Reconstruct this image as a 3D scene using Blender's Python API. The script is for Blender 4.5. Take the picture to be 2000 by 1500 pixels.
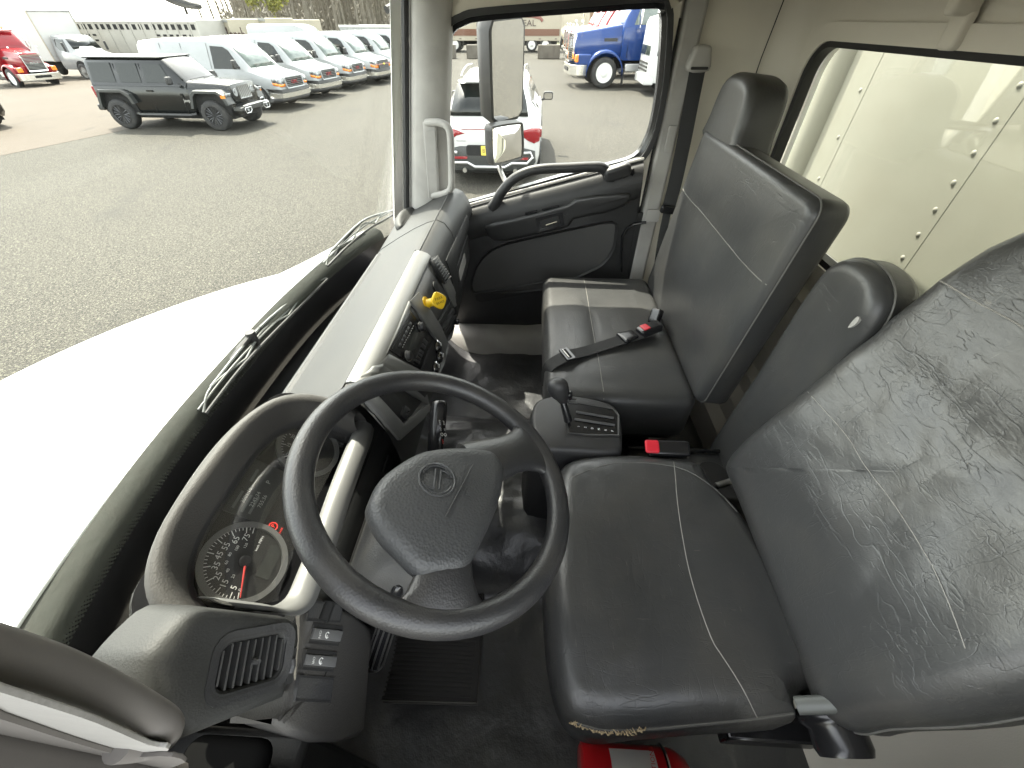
import bpy, bmesh, math, random
from mathutils import Vector, Matrix, noise
from math import radians, sin, cos, pi, tan, atan2, sqrt
random.seed(7)
for o in list(bpy.data.objects): bpy.data.objects.remove(o)
SC = bpy.context.scene
COL = SC.collection
V = Vector
# ---------------------------------------------------------------- camera, sky, sun, exposure
H = 2.42                                     # camera height above the yard
FPX = 790.0; TH = math.atan(715/FPX); DE = math.atan(50*cos(TH)/FPX)
cd = bpy.data.cameras.new("camera"); cam = bpy.data.objects.new("camera", cd); COL.objects.link(cam)
cd.sensor_width = 36; cd.lens = 36*FPX/2000; cd.clip_start = .02; cd.clip_end = 2000
AF = V((cos(TH)*cos(DE), cos(TH)*sin(DE), -sin(TH)))
AR = V((sin(DE), -cos(DE), 0)); AU = AR.cross(AF)
cam.matrix_world = Matrix.Translation((0,0,H)) @ Matrix((AR, AU, -AF)).transposed().to_4x4()
SC.camera = cam
SUNV = V((.645,.40,1.10)).normalized()
w = bpy.data.worlds.new("World"); SC.world = w; w.use_nodes = True
nt = w.node_tree; bg = nt.nodes['Background']; sk = nt.nodes.new('ShaderNodeTexSky')
sk.sky_type = 'NISHITA'; sk.sun_disc = False
sk.sun_elevation = math.asin(SUNV.z); sk.sun_rotation = atan2(SUNV.x, SUNV.y)
sk.air_density = 1.0; sk.dust_density = 1.5; sk.ozone_density = 1.0
hs = nt.nodes.new('ShaderNodeHueSaturation'); hs.inputs['Saturation'].default_value = .30
nt.links.new(sk.outputs[0], hs.inputs['Color'])
wm = nt.nodes.new('ShaderNodeMix'); wm.data_type = 'RGBA'; wm.blend_type = 'MULTIPLY'; wm.inputs['Factor'].default_value = 1; wm.inputs['B'].default_value = (1.0,.975,.90,1)
nt.links.new(hs.outputs[0], wm.inputs['A']); nt.links.new(wm.outputs['Result'], bg.inputs[0]); bg.inputs[1].default_value = .195
sd = bpy.data.lights.new("sun", 'SUN'); so = bpy.data.objects.new("sun", sd); COL.objects.link(so)
sd.energy = 2.15; sd.angle = radians(.5); sd.color = (1,.945,.83)
so.rotation_euler = SUNV.to_track_quat('Z','Y').to_euler()
so.location = (0,0,30)
SC.view_settings.view_transform = 'Standard'; SC.view_settings.look = 'None'
SC.view_settings.exposure = 2.93; SC.view_settings.gamma = 1; SC.view_settings.use_curve_mapping = False
SC.render.engine = 'CYCLES'
SC.cycles.max_bounces = 10; SC.cycles.diffuse_bounces = 5; SC.cycles.transparent_max_bounces = 16
SC.cycles.sample_clamp_indirect = 8

# ---------------------------------------------------------------- helpers
def ray(x, y): return AF + AR*((x-1000)/FPX) + AU*((750-y)/FPX)
def P(x, y, X=None, Y=None, Z=None, pl=None):
    d = ray(x, y)
    if X is not None: return d*(X/d.x)
    if Y is not None: return d*(Y/d.y)
    if Z is not None: return d*(Z/d.z)
    A, n = pl; return d*(A.dot(n)/d.dot(n))
class Fr:
    def __init__(s, O, U, Vv=None, N=None):
        s.O = V(O); s.U = V(U).normalized()
        if Vv is not None: s.N = s.U.cross(V(Vv)).normalized(); s.V = s.N.cross(s.U)
        else: s.N = V(N).normalized(); s.V = s.N.cross(s.U).normalized(); s.U = s.V.cross(s.N)
    def __call__(s, u, v, n=0): return s.O + s.U*u + s.V*v + s.N*n
    def uv(s, p): q = V(p)-s.O; return (q.dot(s.U), q.dot(s.V))
    def px(s, x, y, n=0):            # where the line of sight through a photo pixel meets this frame's plane
        O = s.O + s.N*n; return s.uv(P(x, y, pl=(O, s.N)))
    def at(s, u, v, n=0): f = Fr.__new__(Fr); f.O = s(u,v,n); f.U, f.V, f.N = s.U, s.V, s.N; return f
def smooth(pts, n=6, closed=True):
    pts = [V(p) for p in pts]; L = len(pts); out = []
    for i in range(L if closed else L-1):
        if closed: a,b,c,d = pts[i-1],pts[i],pts[(i+1)%L],pts[(i+2)%L]
        else: a,b,c,d = pts[max(i-1,0)],pts[i],pts[i+1],pts[min(i+2,L-1)]
        for k in range(n):
            t = k/n; t2=t*t; t3=t2*t
            out.append(.5*((2*b)+(c-a)*t+(2*a-5*b+4*c-d)*t2+(3*b-a-3*c+d)*t3))
    if not closed: out.append(pts[-1])
    return out
def rrect(cx, cy, w, h, r, n=5):
    r = min(r, w/2-1e-5, h/2-1e-5); o = []
    for sx,sy,a0 in ((1,1,0),(-1,1,90),(-1,-1,180),(1,-1,270)):
        for k in range(n+1):
            a = radians(a0+90*k/n); o.append(V((cx+sx*(w/2-r)+r*cos(a), cy+sy*(h/2-r)+r*sin(a))))
    return o
def circ(cx, cy, r, n=20, ry=None): return [V((cx+r*cos(2*pi*k/n), cy+(ry or r)*sin(2*pi*k/n))) for k in range(n)]
def ccw(o):
    a = sum(o[i-1][0]*o[i][1]-o[i][0]*o[i-1][1] for i in range(len(o)))
    return list(o) if a > 0 else list(o)[::-1]
def inset(o, d):
    out = []
    L = len(o)
    for i in range(L):
        e = (V(o[(i+1)%L][:2])-V(o[i-1][:2])); e = e.normalized() if e.length > 1e-9 else V((1,0))
        out.append(V((o[i][0]-e.y*d, o[i][1]+e.x*d)))
    return out
def drape(mb, pts, lift=.0008):           # drop points (origin, direction) onto a built surface
    from mathutils.bvhtree import BVHTree
    t = BVHTree.FromPolygons([tuple(v) for v in mb.v], mb.f); out = []
    for o, d in pts:
        h = t.ray_cast(V(o), V(d).normalized())
        if h[0] is not None: n = h[1] if h[1].dot(V(d)) < 0 else -h[1]; out.append(h[0]+n*lift)
    return out
class MB:
    def __init__(s, off=None): s.v = []; s.f = []; s.off = V(off) if off else V((0,0,0))
    def quad(s, *p): b = len(s.v); s.v += [V(q) for q in p]; s.f.append(tuple(range(b, b+len(p)))); return s
    def grid(s, rows, closed=False):
        b = len(s.v); m = len(rows[0])
        for r in rows: s.v += [V(q) for q in r]
        for i in range(len(rows)-1):
            for j in range(m if closed else m-1):
                k = (j+1) % m; s.f.append((b+i*m+j, b+i*m+k, b+(i+1)*m+k, b+(i+1)*m+j))
        return s
    def loft(s, rings, cap=(1,1)):
        b = len(s.v); m = len(rings[0]); s.grid(rings, True)
        if cap[0]: s.f.append(tuple(b+j for j in range(m))[::-1])
        if cap[1]: s.f.append(tuple(b+(len(rings)-1)*m+j for j in range(m)))
        return s
    def box(s, a, b, fr=None):
        x0,x1 = sorted((a[0],b[0])); y0,y1 = sorted((a[1],b[1])); z0,z1 = sorted((a[2],b[2]))
        c = [(x0,y0,z0),(x1,y0,z0),(x1,y1,z0),(x0,y1,z0),(x0,y0,z1),(x1,y0,z1),(x1,y1,z1),(x0,y1,z1)]
        if fr: c = [fr(*q) for q in c]
        k = len(s.v); s.v += [V(q) for q in c]
        s.f += [tuple(k+i for i in q) for q in ((3,2,1,0),(4,5,6,7),(0,1,5,4),(1,2,6,5),(2,3,7,6),(3,0,4,7))]
        return s
    def tube(s, pts, r, n=8, closed=False, cap=True, flat=1.0, upv=None):
        pts = [V(p) for p in pts]; L = len(pts); rings = []; up = None
        for i in range(L):
            if closed: t = pts[(i+1)%L]-pts[i-1]
            else: t = pts[min(i+1,L-1)]-pts[max(i-1,0)]
            t.normalize()
            if up is None:
                up = V(upv) if upv else (V((0,0,1)) if abs(t.z) < .9 else V((0,1,0)))
            if upv: up = V(upv)
            side = t.cross(up).normalized(); up = side.cross(t).normalized()
            rr = r[i] if isinstance(r, (list,tuple)) else r
            rings.append([pts[i]+side*(rr*cos(2*pi*k/n))+up*(rr*flat*sin(2*pi*k/n)) for k in range(n)])
        if closed: rings.append(rings[0])
        return s.loft(rings, (0,0) if closed else ((1,1) if cap else (0,0)))
    def cyl(s, a, b, r, n=16, r2=None):
        a = V(a); b = V(b); return s.tube([a, b], [r, r if r2 is None else r2], n)
    def lathe(s, O, N, prof, n=24):
        O = V(O); N = V(N).normalized(); a = N.orthogonal().normalized(); b = N.cross(a)
        return s.loft([[O+N*h+(a*cos(2*pi*k/n)+b*sin(2*pi*k/n))*max(r,1e-5) for k in range(n)] for r,h in prof], (1,1))
    def torus(s, fr, R, r, n=48, m=10, a0=0, a1=360):
        full = abs(a1-a0) >= 360
        pts = [fr(R*cos(radians(a0+(a1-a0)*k/n)), R*sin(radians(a0+(a1-a0)*k/n))) for k in range(n if full else n+1)]
        return s.tube(pts, r, m, closed=full)
    def extr(s, fr, o, n0, n1, bev=0):
        o = ccw(o)
        if bev <= 0: return s.loft([[fr(p[0],p[1],n0) for p in o],[fr(p[0],p[1],n1) for p in o]])
        o2 = inset(o, bev); sg = 1 if n1 > n0 else -1
        o3 = inset(o, bev*.3)
        return s.loft([[fr(p[0],p[1],n0) for p in o],[fr(p[0],p[1],n1-sg*bev) for p in o],[fr(p[0],p[1],n1-sg*bev*.3) for p in o3],[fr(p[0],p[1],n1) for p in o2]])
    def pad(s, fr, o, th, r, top=None, under=True, steps=5, fill=(.85,.7,.55,.4,.25,.1), rb=None):
        o = ccw(o); rb = r*.5 if rb is None else rb; top = top or (lambda u,v: 0); rings = []
        def ring(o2, n, wgt): rings.append([fr(p[0],p[1],n+wgt*top(p[0],p[1])) for p in o2])
        if under:
            ring(inset(o, rb), 0, 0); ring(inset(o, rb*.3), rb*.3, 0); ring(o, rb, .05)
        else: ring(o, 0, 0)
        for k in range(steps+1):
            a = pi/2*k/steps; ring(inset(o, r*(1-cos(a))), th-r+r*sin(a), .3+.7*k/steps)
        oi = inset(o, r); c = V((sum(p[0] for p in oi)/len(oi), sum(p[1] for p in oi)/len(oi)))
        for q in fill: ring([c+(V(p)-c)*q for p in oi], th, 1)
        return s.loft(rings, (1,1))
    def hole(s, fr, outer, inner, n0, n1, n1i=None):
        outer = ccw(outer); inner = ccw(inner); n1i = n1 if n1i is None else n1i
        rings = [[fr(p[0],p[1],n0) for p in outer],[fr(p[0],p[1],n1) for p in outer],[fr(p[0],p[1],n1i) for p in inner],[fr(p[0],p[1],n0) for p in inner]]
        rings.append(rings[0]); return s.loft(rings, (0,0))
    def text(s, t, fr, size, align='CENTER', ext=0, rot=0, n=0, sx=1.0, shear=0):
        c = bpy.data.curves.new('t', 'FONT'); c.body = t; c.size = size; c.align_x = align; c.align_y = 'CENTER'; c.extrude = ext; c.resolution_u = 2; c.shear = shear
        o = bpy.data.objects.new('t', c); COL.objects.link(o)
        m = bpy.data.meshes.new_from_object(o.evaluated_get(bpy.context.evaluated_depsgraph_get())) if False else None
        bpy.context.view_layer.update()
        m = o.to_mesh(); b = len(s.v); cr, sr = cos(rot), sin(rot)
        for q in m.vertices:
            x, y = q.co.x*sx, q.co.y
            s.v.append(fr(x*cr-y*sr, x*sr+y*cr, n+q.co.z))
        for p in m.polygons: s.f.append(tuple(b+i for i in p.vertices))
        o.to_mesh_clear(); bpy.data.objects.remove(o); bpy.data.curves.remove(c); return s
    def build(s, name, mat, parent=None, ang=38, label=None, cat=None, group=None, kind=None, off=None, sub=0, bevel=0, solid=0):
        off = V(off) if off is not None else (CABOFF if MODE[0] == 'cab' else V((0,0,0)))
        v = [q+off for q in s.v]
        if parent is None:
            xs=[q.x for q in v]; ys=[q.y for q in v]; zs=[q.z for q in v]
            base = V(((min(xs)+max(xs))/2, (min(ys)+max(ys))/2, min(zs)))
        else: base = ABS.get(parent.name, V((0,0,0)))
        me = bpy.data.meshes.new(name); me.from_pydata([q-base for q in v], [], s.f); me.validate()
        bm = bmesh.new(); bm.from_mesh(me); bmesh.ops.recalc_face_normals(bm, faces=bm.faces); bm.to_mesh(me); bm.free()
        for p in me.polygons: p.use_smooth = True
        try: me.set_sharp_from_angle(angle=radians(ang))
        except Exception: pass
        if mat: me.materials.append(mat)
        o = bpy.data.objects.new(name, me); COL.objects.link(o)
        if parent is None: o.location = base
        else: o.parent = parent
        ABS[o.name] = base
        if solid: md = o.modifiers.new('solid','SOLIDIFY'); md.thickness = solid; md.offset = -1
        if bevel: md = o.modifiers.new('bevel','BEVEL'); md.width = bevel; md.segments = 2; md.limit_method = 'ANGLE'; md.angle_limit = radians(40)
        if sub: md = o.modifiers.new('sub','SUBSURF'); md.levels = md.render_levels = sub
        tag(o, label, cat, group, kind); return o
ABS = {}; MODE = ['cab']; CABOFF = V((0,0,H))
def tag(o, label=None, cat=None, group=None, kind=None):
    for k, x in (('label',label),('category',cat),('group',group),('kind',kind)):
        if x: o[k] = x
def thing(name, loc, label, cat, group=None, rz=0, cab=True):
    o = bpy.data.objects.new(name, None); COL.objects.link(o); o.empty_display_size = .1
    L = V(loc)+(CABOFF if (cab and MODE[0]=='cab') else V((0,0,0)))
    o.location = L; o.rotation_euler = (0,0,rz); tag(o, label, cat, group)
    ABS[o.name] = L if MODE[0]=='cab' else V((0,0,0)); return o
def copy_tree(o, parent=None):
    c = o.copy(); COL.objects.link(c)
    if parent: c.parent = parent
    for ch in list(o.children): copy_tree(ch, c)
    return c

# ---------------------------------------------------------------- materials
MATS = {}
def mat(name, col, rough=.5, metal=0, bump=(), var=None, spec=.5, coat=0, tint=None, emit=None, speck=None, rvar=0):
    m = bpy.data.materials.new(name); m.use_nodes = True; t = m.node_tree; N = t.nodes; L = t.links
    b = N['Principled BSDF']; col = tuple(col) if hasattr(col,'__len__') else (col,)*3
    b.inputs['Base Color'].default_value = (*col,1); b.inputs['Roughness'].default_value = rough
    b.inputs['Metallic'].default_value = metal; b.inputs['Specular IOR Level'].default_value = spec
    if coat: b.inputs['Coat Weight'].default_value = coat; b.inputs['Coat Roughness'].default_value = .08
    tc = N.new('ShaderNodeTexCoord'); src = tc.outputs['Object']
    cur = None
    def colnode(fac_socket, a, c2):
        mx = N.new('ShaderNodeMix'); mx.data_type = 'RGBA'
        L.new(fac_socket, mx.inputs['Factor'])
        if a is None: mx.inputs['A'].default_value = (*col,1)
        else: L.new(a, mx.inputs['A'])
        mx.inputs['B'].default_value = (*c2,1); return mx.outputs['Result']
    if var:                                   # (scale, colour2, lo, hi[, stretch])
        for vv in var:
            sc, c2, lo, hi = vv[:4]; st = vv[4] if len(vv) > 4 else (1,1,1)
            c2 = tuple(c2) if hasattr(c2,'__len__') else (c2,)*3
            mp = N.new('ShaderNodeMapping'); mp.inputs['Scale'].default_value = st; L.new(src, mp.inputs[0])
            nz = N.new('ShaderNodeTexNoise'); nz.inputs['Scale'].default_value = sc; nz.inputs['Detail'].default_value = 6
            nz.inputs['Distortion'].default_value = .4; L.new(mp.outputs[0], nz.inputs['Vector'])
            mr = N.new('ShaderNodeMapRange'); mr.inputs[1].default_value = lo; mr.inputs[2].default_value = hi; L.new(nz.outputs[0], mr.inputs[0])
            cur = colnode(mr.outputs[0], cur, c2)
            if rvar:
                r2 = N.new('ShaderNodeMapRange'); r2.inputs[3].default_value = rough-rvar; r2.inputs[4].default_value = rough+rvar
                L.new(nz.outputs[0], r2.inputs[0]); L.new(r2.outputs[0], b.inputs['Roughness'])
    if cur is not None: L.new(cur, b.inputs['Base Color'])
    nrm = None
    for bb in bump:                           # (type, scale, strength, distance[, stretch])
        ty, sc, stg, dist = bb[:4]; st = bb[4] if len(bb) > 4 else (1,1,1)
        mp = N.new('ShaderNodeMapping'); mp.inputs['Scale'].default_value = st; L.new(src, mp.inputs[0])
        if ty == 'noise' or ty == 'ridge':
            x = N.new('ShaderNodeTexNoise'); x.inputs['Scale'].default_value = sc; x.inputs['Detail'].default_value = 5
            if ty == 'ridge':
                x.noise_type = 'RIDGED_MULTIFRACTAL'; x.inputs['Distortion'].default_value = 1.2; x.inputs['Detail'].default_value = 3
            o = x.outputs[0]
        elif ty == 'vein':                    # thin winding crease lines, patchy
            x = N.new('ShaderNodeTexNoise'); x.inputs['Scale'].default_value = sc; x.inputs['Detail'].default_value = 2; x.inputs['Distortion'].default_value = .25
            a1 = N.new('ShaderNodeMath'); a1.operation = 'SUBTRACT'; a1.inputs[1].default_value = .5; L.new(x.outputs[0], a1.inputs[0])
            a2 = N.new('ShaderNodeMath'); a2.operation = 'ABSOLUTE'; L.new(a1.outputs[0], a2.inputs[0])
            q = N.new('ShaderNodeMapRange'); q.inputs[2].default_value = .016; L.new(a2.outputs[0], q.inputs[0])
            mk = N.new('ShaderNodeTexNoise'); mk.inputs['Scale'].default_value = sc*.45; L.new(mp.outputs[0], mk.inputs['Vector'])
            m2 = N.new('ShaderNodeMapRange'); m2.inputs[1].default_value = .42; m2.inputs[2].default_value = .62; L.new(mk.outputs[0], m2.inputs[0])
            mxx = N.new('ShaderNodeMix'); L.new(m2.outputs[0], mxx.inputs[0]); mxx.inputs[2].default_value = 1.0; L.new(q.outputs[0], mxx.inputs[3]); o = mxx.outputs[0]
        elif ty == 'cell':
            x = N.new('ShaderNodeTexVoronoi'); x.inputs['Scale'].default_value = sc; o = x.outputs['Distance']
        elif ty == 'crack':
            x = N.new('ShaderNodeTexVoronoi'); x.feature = 'DISTANCE_TO_EDGE'; x.inputs['Scale'].default_value = sc
            ns = N.new('ShaderNodeTexNoise'); ns.inputs['Scale'].default_value = sc*.6; ns.inputs['Detail'].default_value = 4
            L.new(mp.outputs[0], ns.inputs['Vector']); va = N.new('ShaderNodeVectorMath'); va.operation = 'MULTIPLY_ADD'
            L.new(ns.outputs['Color'], va.inputs[0]); va.inputs[1].default_value = (1.6/sc,)*3 if sc>0 else (0,0,0); L.new(mp.outputs[0], va.inputs[2])
            L.new(va.outputs[0], x.inputs['Vector'])
            q = N.new('ShaderNodeMapRange'); q.inputs[2].default_value = .12; L.new(x.outputs['Distance'], q.inputs[0]); o = q.outputs[0]
        elif ty == 'wave':
            x = N.new('ShaderNodeTexWave'); x.inputs['Scale'].default_value = sc; o = x.outputs[1]
        if ty != 'crack': L.new(mp.outputs[0], x.inputs['Vector'])
        bn = N.new('ShaderNodeBump'); bn.inputs['Strength'].default_value = stg; bn.inputs['Distance'].default_value = dist
        L.new(o, bn.inputs['Height'])
        if nrm is not None: L.new(nrm, bn.inputs['Normal'])
        nrm = bn.outputs[0]
    if nrm is not None:
        L.new(nrm, b.inputs['Normal'])
    if emit: b.inputs['Emission Color'].default_value = (*emit[0],1); b.inputs['Emission Strength'].default_value = emit[1]
    MATS[name] = m; return m
def glass(name, tint=(.93,.96,.94), refl=.06, k=.75, rough=0.0, dirt=0, dirtcol=(.5,.5,.45), dscale=9):
    m = bpy.data.materials.new(name); m.use_nodes = True; t = m.node_tree; N = t.nodes; L = t.links; N.remove(N['Principled BSDF'])
    out = N['Material Output']; tr = N.new('ShaderNodeBsdfTransparent'); tr.inputs[0].default_value = (*tint,1)
    gl = N.new('ShaderNodeBsdfGlossy'); gl.inputs['Roughness'].default_value = rough; gl.inputs[0].default_value = (1,1,1,1)
    lw = N.new('ShaderNodeLayerWeight'); lw.inputs[0].default_value = .5
    pw = N.new('ShaderNodeMath'); pw.operation = 'POWER'; pw.inputs[1].default_value = 3.5; L.new(lw.outputs['Facing'], pw.inputs[0])
    ma = N.new('ShaderNodeMath'); ma.operation = 'MULTIPLY_ADD'; ma.inputs[1].default_value = k; ma.inputs[2].default_value = refl; ma.use_clamp = True; L.new(pw.outputs[0], ma.inputs[0])
    mx = N.new('ShaderNodeMixShader'); L.new(ma.outputs[0], mx.inputs[0]); L.new(tr.outputs[0], mx.inputs[1]); L.new(gl.outputs[0], mx.inputs[2])
    last = mx.outputs[0]
    if dirt:
        df = N.new('ShaderNodeBsdfDiffuse'); df.inputs[0].default_value = (*dirtcol,1)
        tc = N.new('ShaderNodeTexCoord'); nz = N.new('ShaderNodeTexNoise'); nz.inputs['Scale'].default_value = dscale; nz.inputs['Detail'].default_value = 8; nz.inputs['Roughness'].default_value = .7
        L.new(tc.outputs['Object'], nz.inputs['Vector'])
        mr = N.new('ShaderNodeMapRange'); mr.inputs[1].default_value = .35; mr.inputs[2].default_value = .8; mr.inputs[3].default_value = dirt*.3; mr.inputs[4].default_value = dirt; L.new(nz.outputs[0], mr.inputs[0])
        m2 = N.new('ShaderNodeMixShader'); L.new(mr.outputs[0], m2.inputs[0]); L.new(last, m2.inputs[1]); L.new(df.outputs[0], m2.inputs[2]); last = m2.outputs[0]
    L.new(last, out.inputs[0]); MATS[name] = m; return m
M = MATS
mat('leather', (.035,.0355,.0355), .36, spec=.6, bump=(('vein',7,.24,.0009,(1,4.5,4.5)),('vein',12,.28,.0008,(4.5,1,1)),('vein',22,.34,.0006,(1.2,3.2,2.4)),('ridge',60,.18,.0010,(1,2,2)),('noise',6,.35,.012),('cell',420,.18,.0004)),
    var=[(7,(.050,.048,.044),.45,.8),(30,(.095,.09,.08),.70,.78,(7,1,1)),(26,(.095,.09,.08),.70,.78,(1,8,2))], rvar=.08)
mat('leather_smooth', (.035,.0355,.0355), .40, spec=.5, bump=(('vein',8,.28,.0009,(1,4,4)),('vein',16,.28,.0007,(3,1,1)),('ridge',60,.14,.0008),('noise',6,.3,.010),('cell',420,.18,.0004)),
    var=[(5,(.050,.048,.043),.45,.8)], rvar=.08)
mat('piping', (.10,.098,.09), .45)
mat('thread', (.26,.25,.23), .8)
mat('dash_grey', (.024,.0245,.024), .55, spec=.28, bump=(('cell',520,.35,.0006),('noise',60,.08,.001)), var=[(6,(.033,.033,.031),.4,.75)], rvar=.06)
mat('plastic_black', (.026,.026,.027), .48, spec=.45, bump=(('cell',480,.4,.0006),), var=[(9,(.032,.031,.029),.45,.8)])
mat('plastic_mid', (.042,.042,.043), .5, spec=.45, bump=(('cell',420,.5,.0007),), var=[(9,(.06,.058,.052),.45,.8)])
mat('gloss_black', (.012,.012,.013), .22, spec=.5)
mat('rim_black', (.02,.02,.021), .40, spec=.5, bump=(('cell',360,.45,.0007),('noise',40,.15,.001)), var=[(12,(.036,.034,.032),.45,.75)])
mat('silver_trim', (.16,.16,.155), .45, metal=.3, bump=(('noise',300,.05,.0005),), var=[(5,(.17,.17,.163),.4,.8)])
mat('beige_trim', (.60,.57,.50), .62, spec=.35, bump=(('cell',420,.25,.0006),), var=[(4,(.56,.53,.46),.4,.8)])
mat('grey_trim', (.34,.33,.31), .6, spec=.35, bump=(('cell',380,.35,.0007),), var=[(6,(.22,.213,.2),.4,.8)])
mat('shaded_taupe_trim', (.125,.116,.108), .6, spec=.3, bump=(('cell',500,.15,.0003),), var=[(6,(.15,.14,.13),.4,.8)])  # grey_trim darkened to carry the driver side's shade; plain own tone on the pedal
mat('headliner', (.58,.55,.46), .95, spec=.1, bump=(('noise',500,.3,.001),))
mat('rubber', (.012,.012,.012), .6, bump=(('noise',120,.1,.001),))
mat('vinyl_floor', (.046,.0465,.049), .36, spec=.6, bump=(('noise',9,.5,.02),('ridge',6,.35,.008),('cell',260,.3,.0008)), var=[(11,(.04,.039,.036),.5,.8)], rvar=.12)
mat('webbing', (.018,.018,.018), .8, bump=(('wave',300,.4,.0006),))
mat('red_plastic', (.55,.02,.035), .35)
mat('yellow_plastic', (.62,.40,.01), .38)
mat('white_print', (.75,.75,.72), .6)
mat('red_print', (.6,.03,.02), .6)
mat('chrome', (.75,.75,.74), .14, metal=1)
mat('brushed_metal', (.45,.44,.42), .35, metal=1)
mat('mirror', (.9,.9,.9), .015, metal=1)
mat('paint_white', (.78,.78,.77), .3, coat=.6, var=[(3,(.72,.71,.68),.45,.8)])
mat('exting_red', (.55,.015,.02), .28, coat=.5, bump=(('noise',80,.1,.001),))
mat('label_white', (.62,.60,.58), .5)
mat('label_pink', (.6,.2,.22), .5)
glass('windscreen_glass', (.96,.975,.955), .008, .10, dirt=.012)
glass('side_glass', (.96,.97,.95), .01, .15, dirt=.012)
glass('rear_glass', (.95,.96,.93), .06, .5, dirt=.03)
glass('lens_glass', (.92,.92,.92), .05, .5, dirt=.02, dirtcol=(.4,.4,.4))
# ================================================================ CAB SHELL (the room we sit in)
FL = -1.25                                    # cab floor
XC = .87                                      # centre line of the cab
def mir(x): return 2*XC-x
# floor: vinyl over the floor pan with a raised tunnel and wrinkles
rows = []
for i in range(61):
    y = -.84+1.42*i/60; r = []
    for j in range(95):
        x = -.04+1.84*j/94
        t = max(0, 1-abs((x-.80)/.34)**2.5); h = .16*(t**.7)*min(1,max(0,(y+.42)/.3+.35))
        rise = max(0, y-.30)**1.4*1.6
        nf = .012*noise.noise(V((x*9,y*9,1)))+.010*noise.noise(V((x*22,y*14,4)))*(t if t>0 else 0)*2
        if x < .45: nf *= .35
        r.append((x, y, FL+max(h, 0)+rise+nf))
    rows.append(r)
MB().grid(rows).build('cab_floor', M['vinyl_floor'], kind='structure', ang=80)
# rear wall with the window opening, rounded corners into the side walls
rw = Fr((XC, -.83, 0), (-1,0,0), (0,0,1))     # u = -x, v = z, n = +y
win = rrect(0, -.285, 1.50, .475, .09, 7)
outr = rrect(0, -.56, 1.60, 1.42, .005, 7)
mb = MB().hole(rw, outr, win, 0, .0, .0)
mb.f = mb.f[len(outr):2*len(outr)] ; mb.build('rear_wall', M['beige_trim'], kind='structure')
rp = rrect(0, -.285, 1.58, .555, .12, 7)      # raised surround of the window
mb = MB().hole(rw, rp, win, .002, .012, .010); mb.build('rear_window_surround', M['beige_trim'], kind='structure', ang=60)
for sgn, nm in ((1,'passenger'),(-1,'driver')):
    rows = []
    for k in range(9):
        a = pi/2*k/8
        x = XC+sgn*(.80+.115*sin(a)); y = -.83+.115*(1-cos(a))
        rows.append([(x,y,z) for z in (-1.28,-.9,-.5,-.1,.15)])
    y0 = -.43
    rows.append([(XC+sgn*.915, y0, z) for z in (-1.28,-.9,-.5,-.1,.15)])
    if sgn > 0: MB().grid(rows).build('side_wall', M['beige_trim'], kind='structure', ang=60)
    else: MB().grid(rows).build('side_wall', M['beige_trim'], kind='structure', ang=60)
# thin trim joint line in the corner
MB().tube([(1.755,-.765,.15),(1.768,-.75,-.1),(1.77,-.745,-.35)], .0018, 5).build('trim_joint', M['rubber'], kind='structure')
# ceiling, slightly crowned; header above the windscreen
rows = []
for i in range(13):
    x = -.06+1.86*i/12
    q = .05*(1-((x-XC)/.93)**2); rows.append([(x, y, .13+.05*(1-((x-XC)/.93)**2)*(1-((y+.2)/.8)**2)) for y in (-.84,-.6,-.3,0,.2,.33,.42+q)])
MB().grid(rows).build('cab_ceiling', M['headliner'], kind='structure', ang=60, solid=.03)
mb = MB(); q_ = lambda x: .05*(1-((x-XC)/.93)**2); mb.grid([[(x, .41+q_(x), .13),(x,.445+q_(x),.10),(x,.43+q_(x),.07),(x,.40+q_(x),.06)] for x in (-.03,.2,.4,.65,.87,1.1,1.3,1.55,1.77)]); mb.build('windscreen_header', M['headliner'], kind='structure', ang=60)
# roof skin outside
mb = MB(); mb.grid([[(x, -.86, .17),(x,-.5,.23),(x,0,.24),(x,.40+.05*(1-((x-XC)/.96)**2),.19),(x,.46+.05*(1-((x-XC)/.96)**2),.085)] for x in (-.09,.0,.2,.4,.65,.87,1.1,1.3,1.55,1.74,1.83)]); mb.build('cab_roof', M['paint_white'], kind='structure', ang=60)
for s, nm in ((1,''),(-1,'')):
    rx = XC+s*.93
    mb = MB(); mb.grid([[(rx-s*.04,y,.135),(rx-s*.09,y,.09),(rx-s*.112,y,.065),(rx-s*.10,y,.05),(rx,y,.045),(rx+s*.03,y,.08),(rx+s*.02,y,.17)] for y in (-.84,-.43,-.2,.1,.30,.42)])
    mb.build('roof_rail', M['beige_trim'], kind='structure', ang=70)
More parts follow.
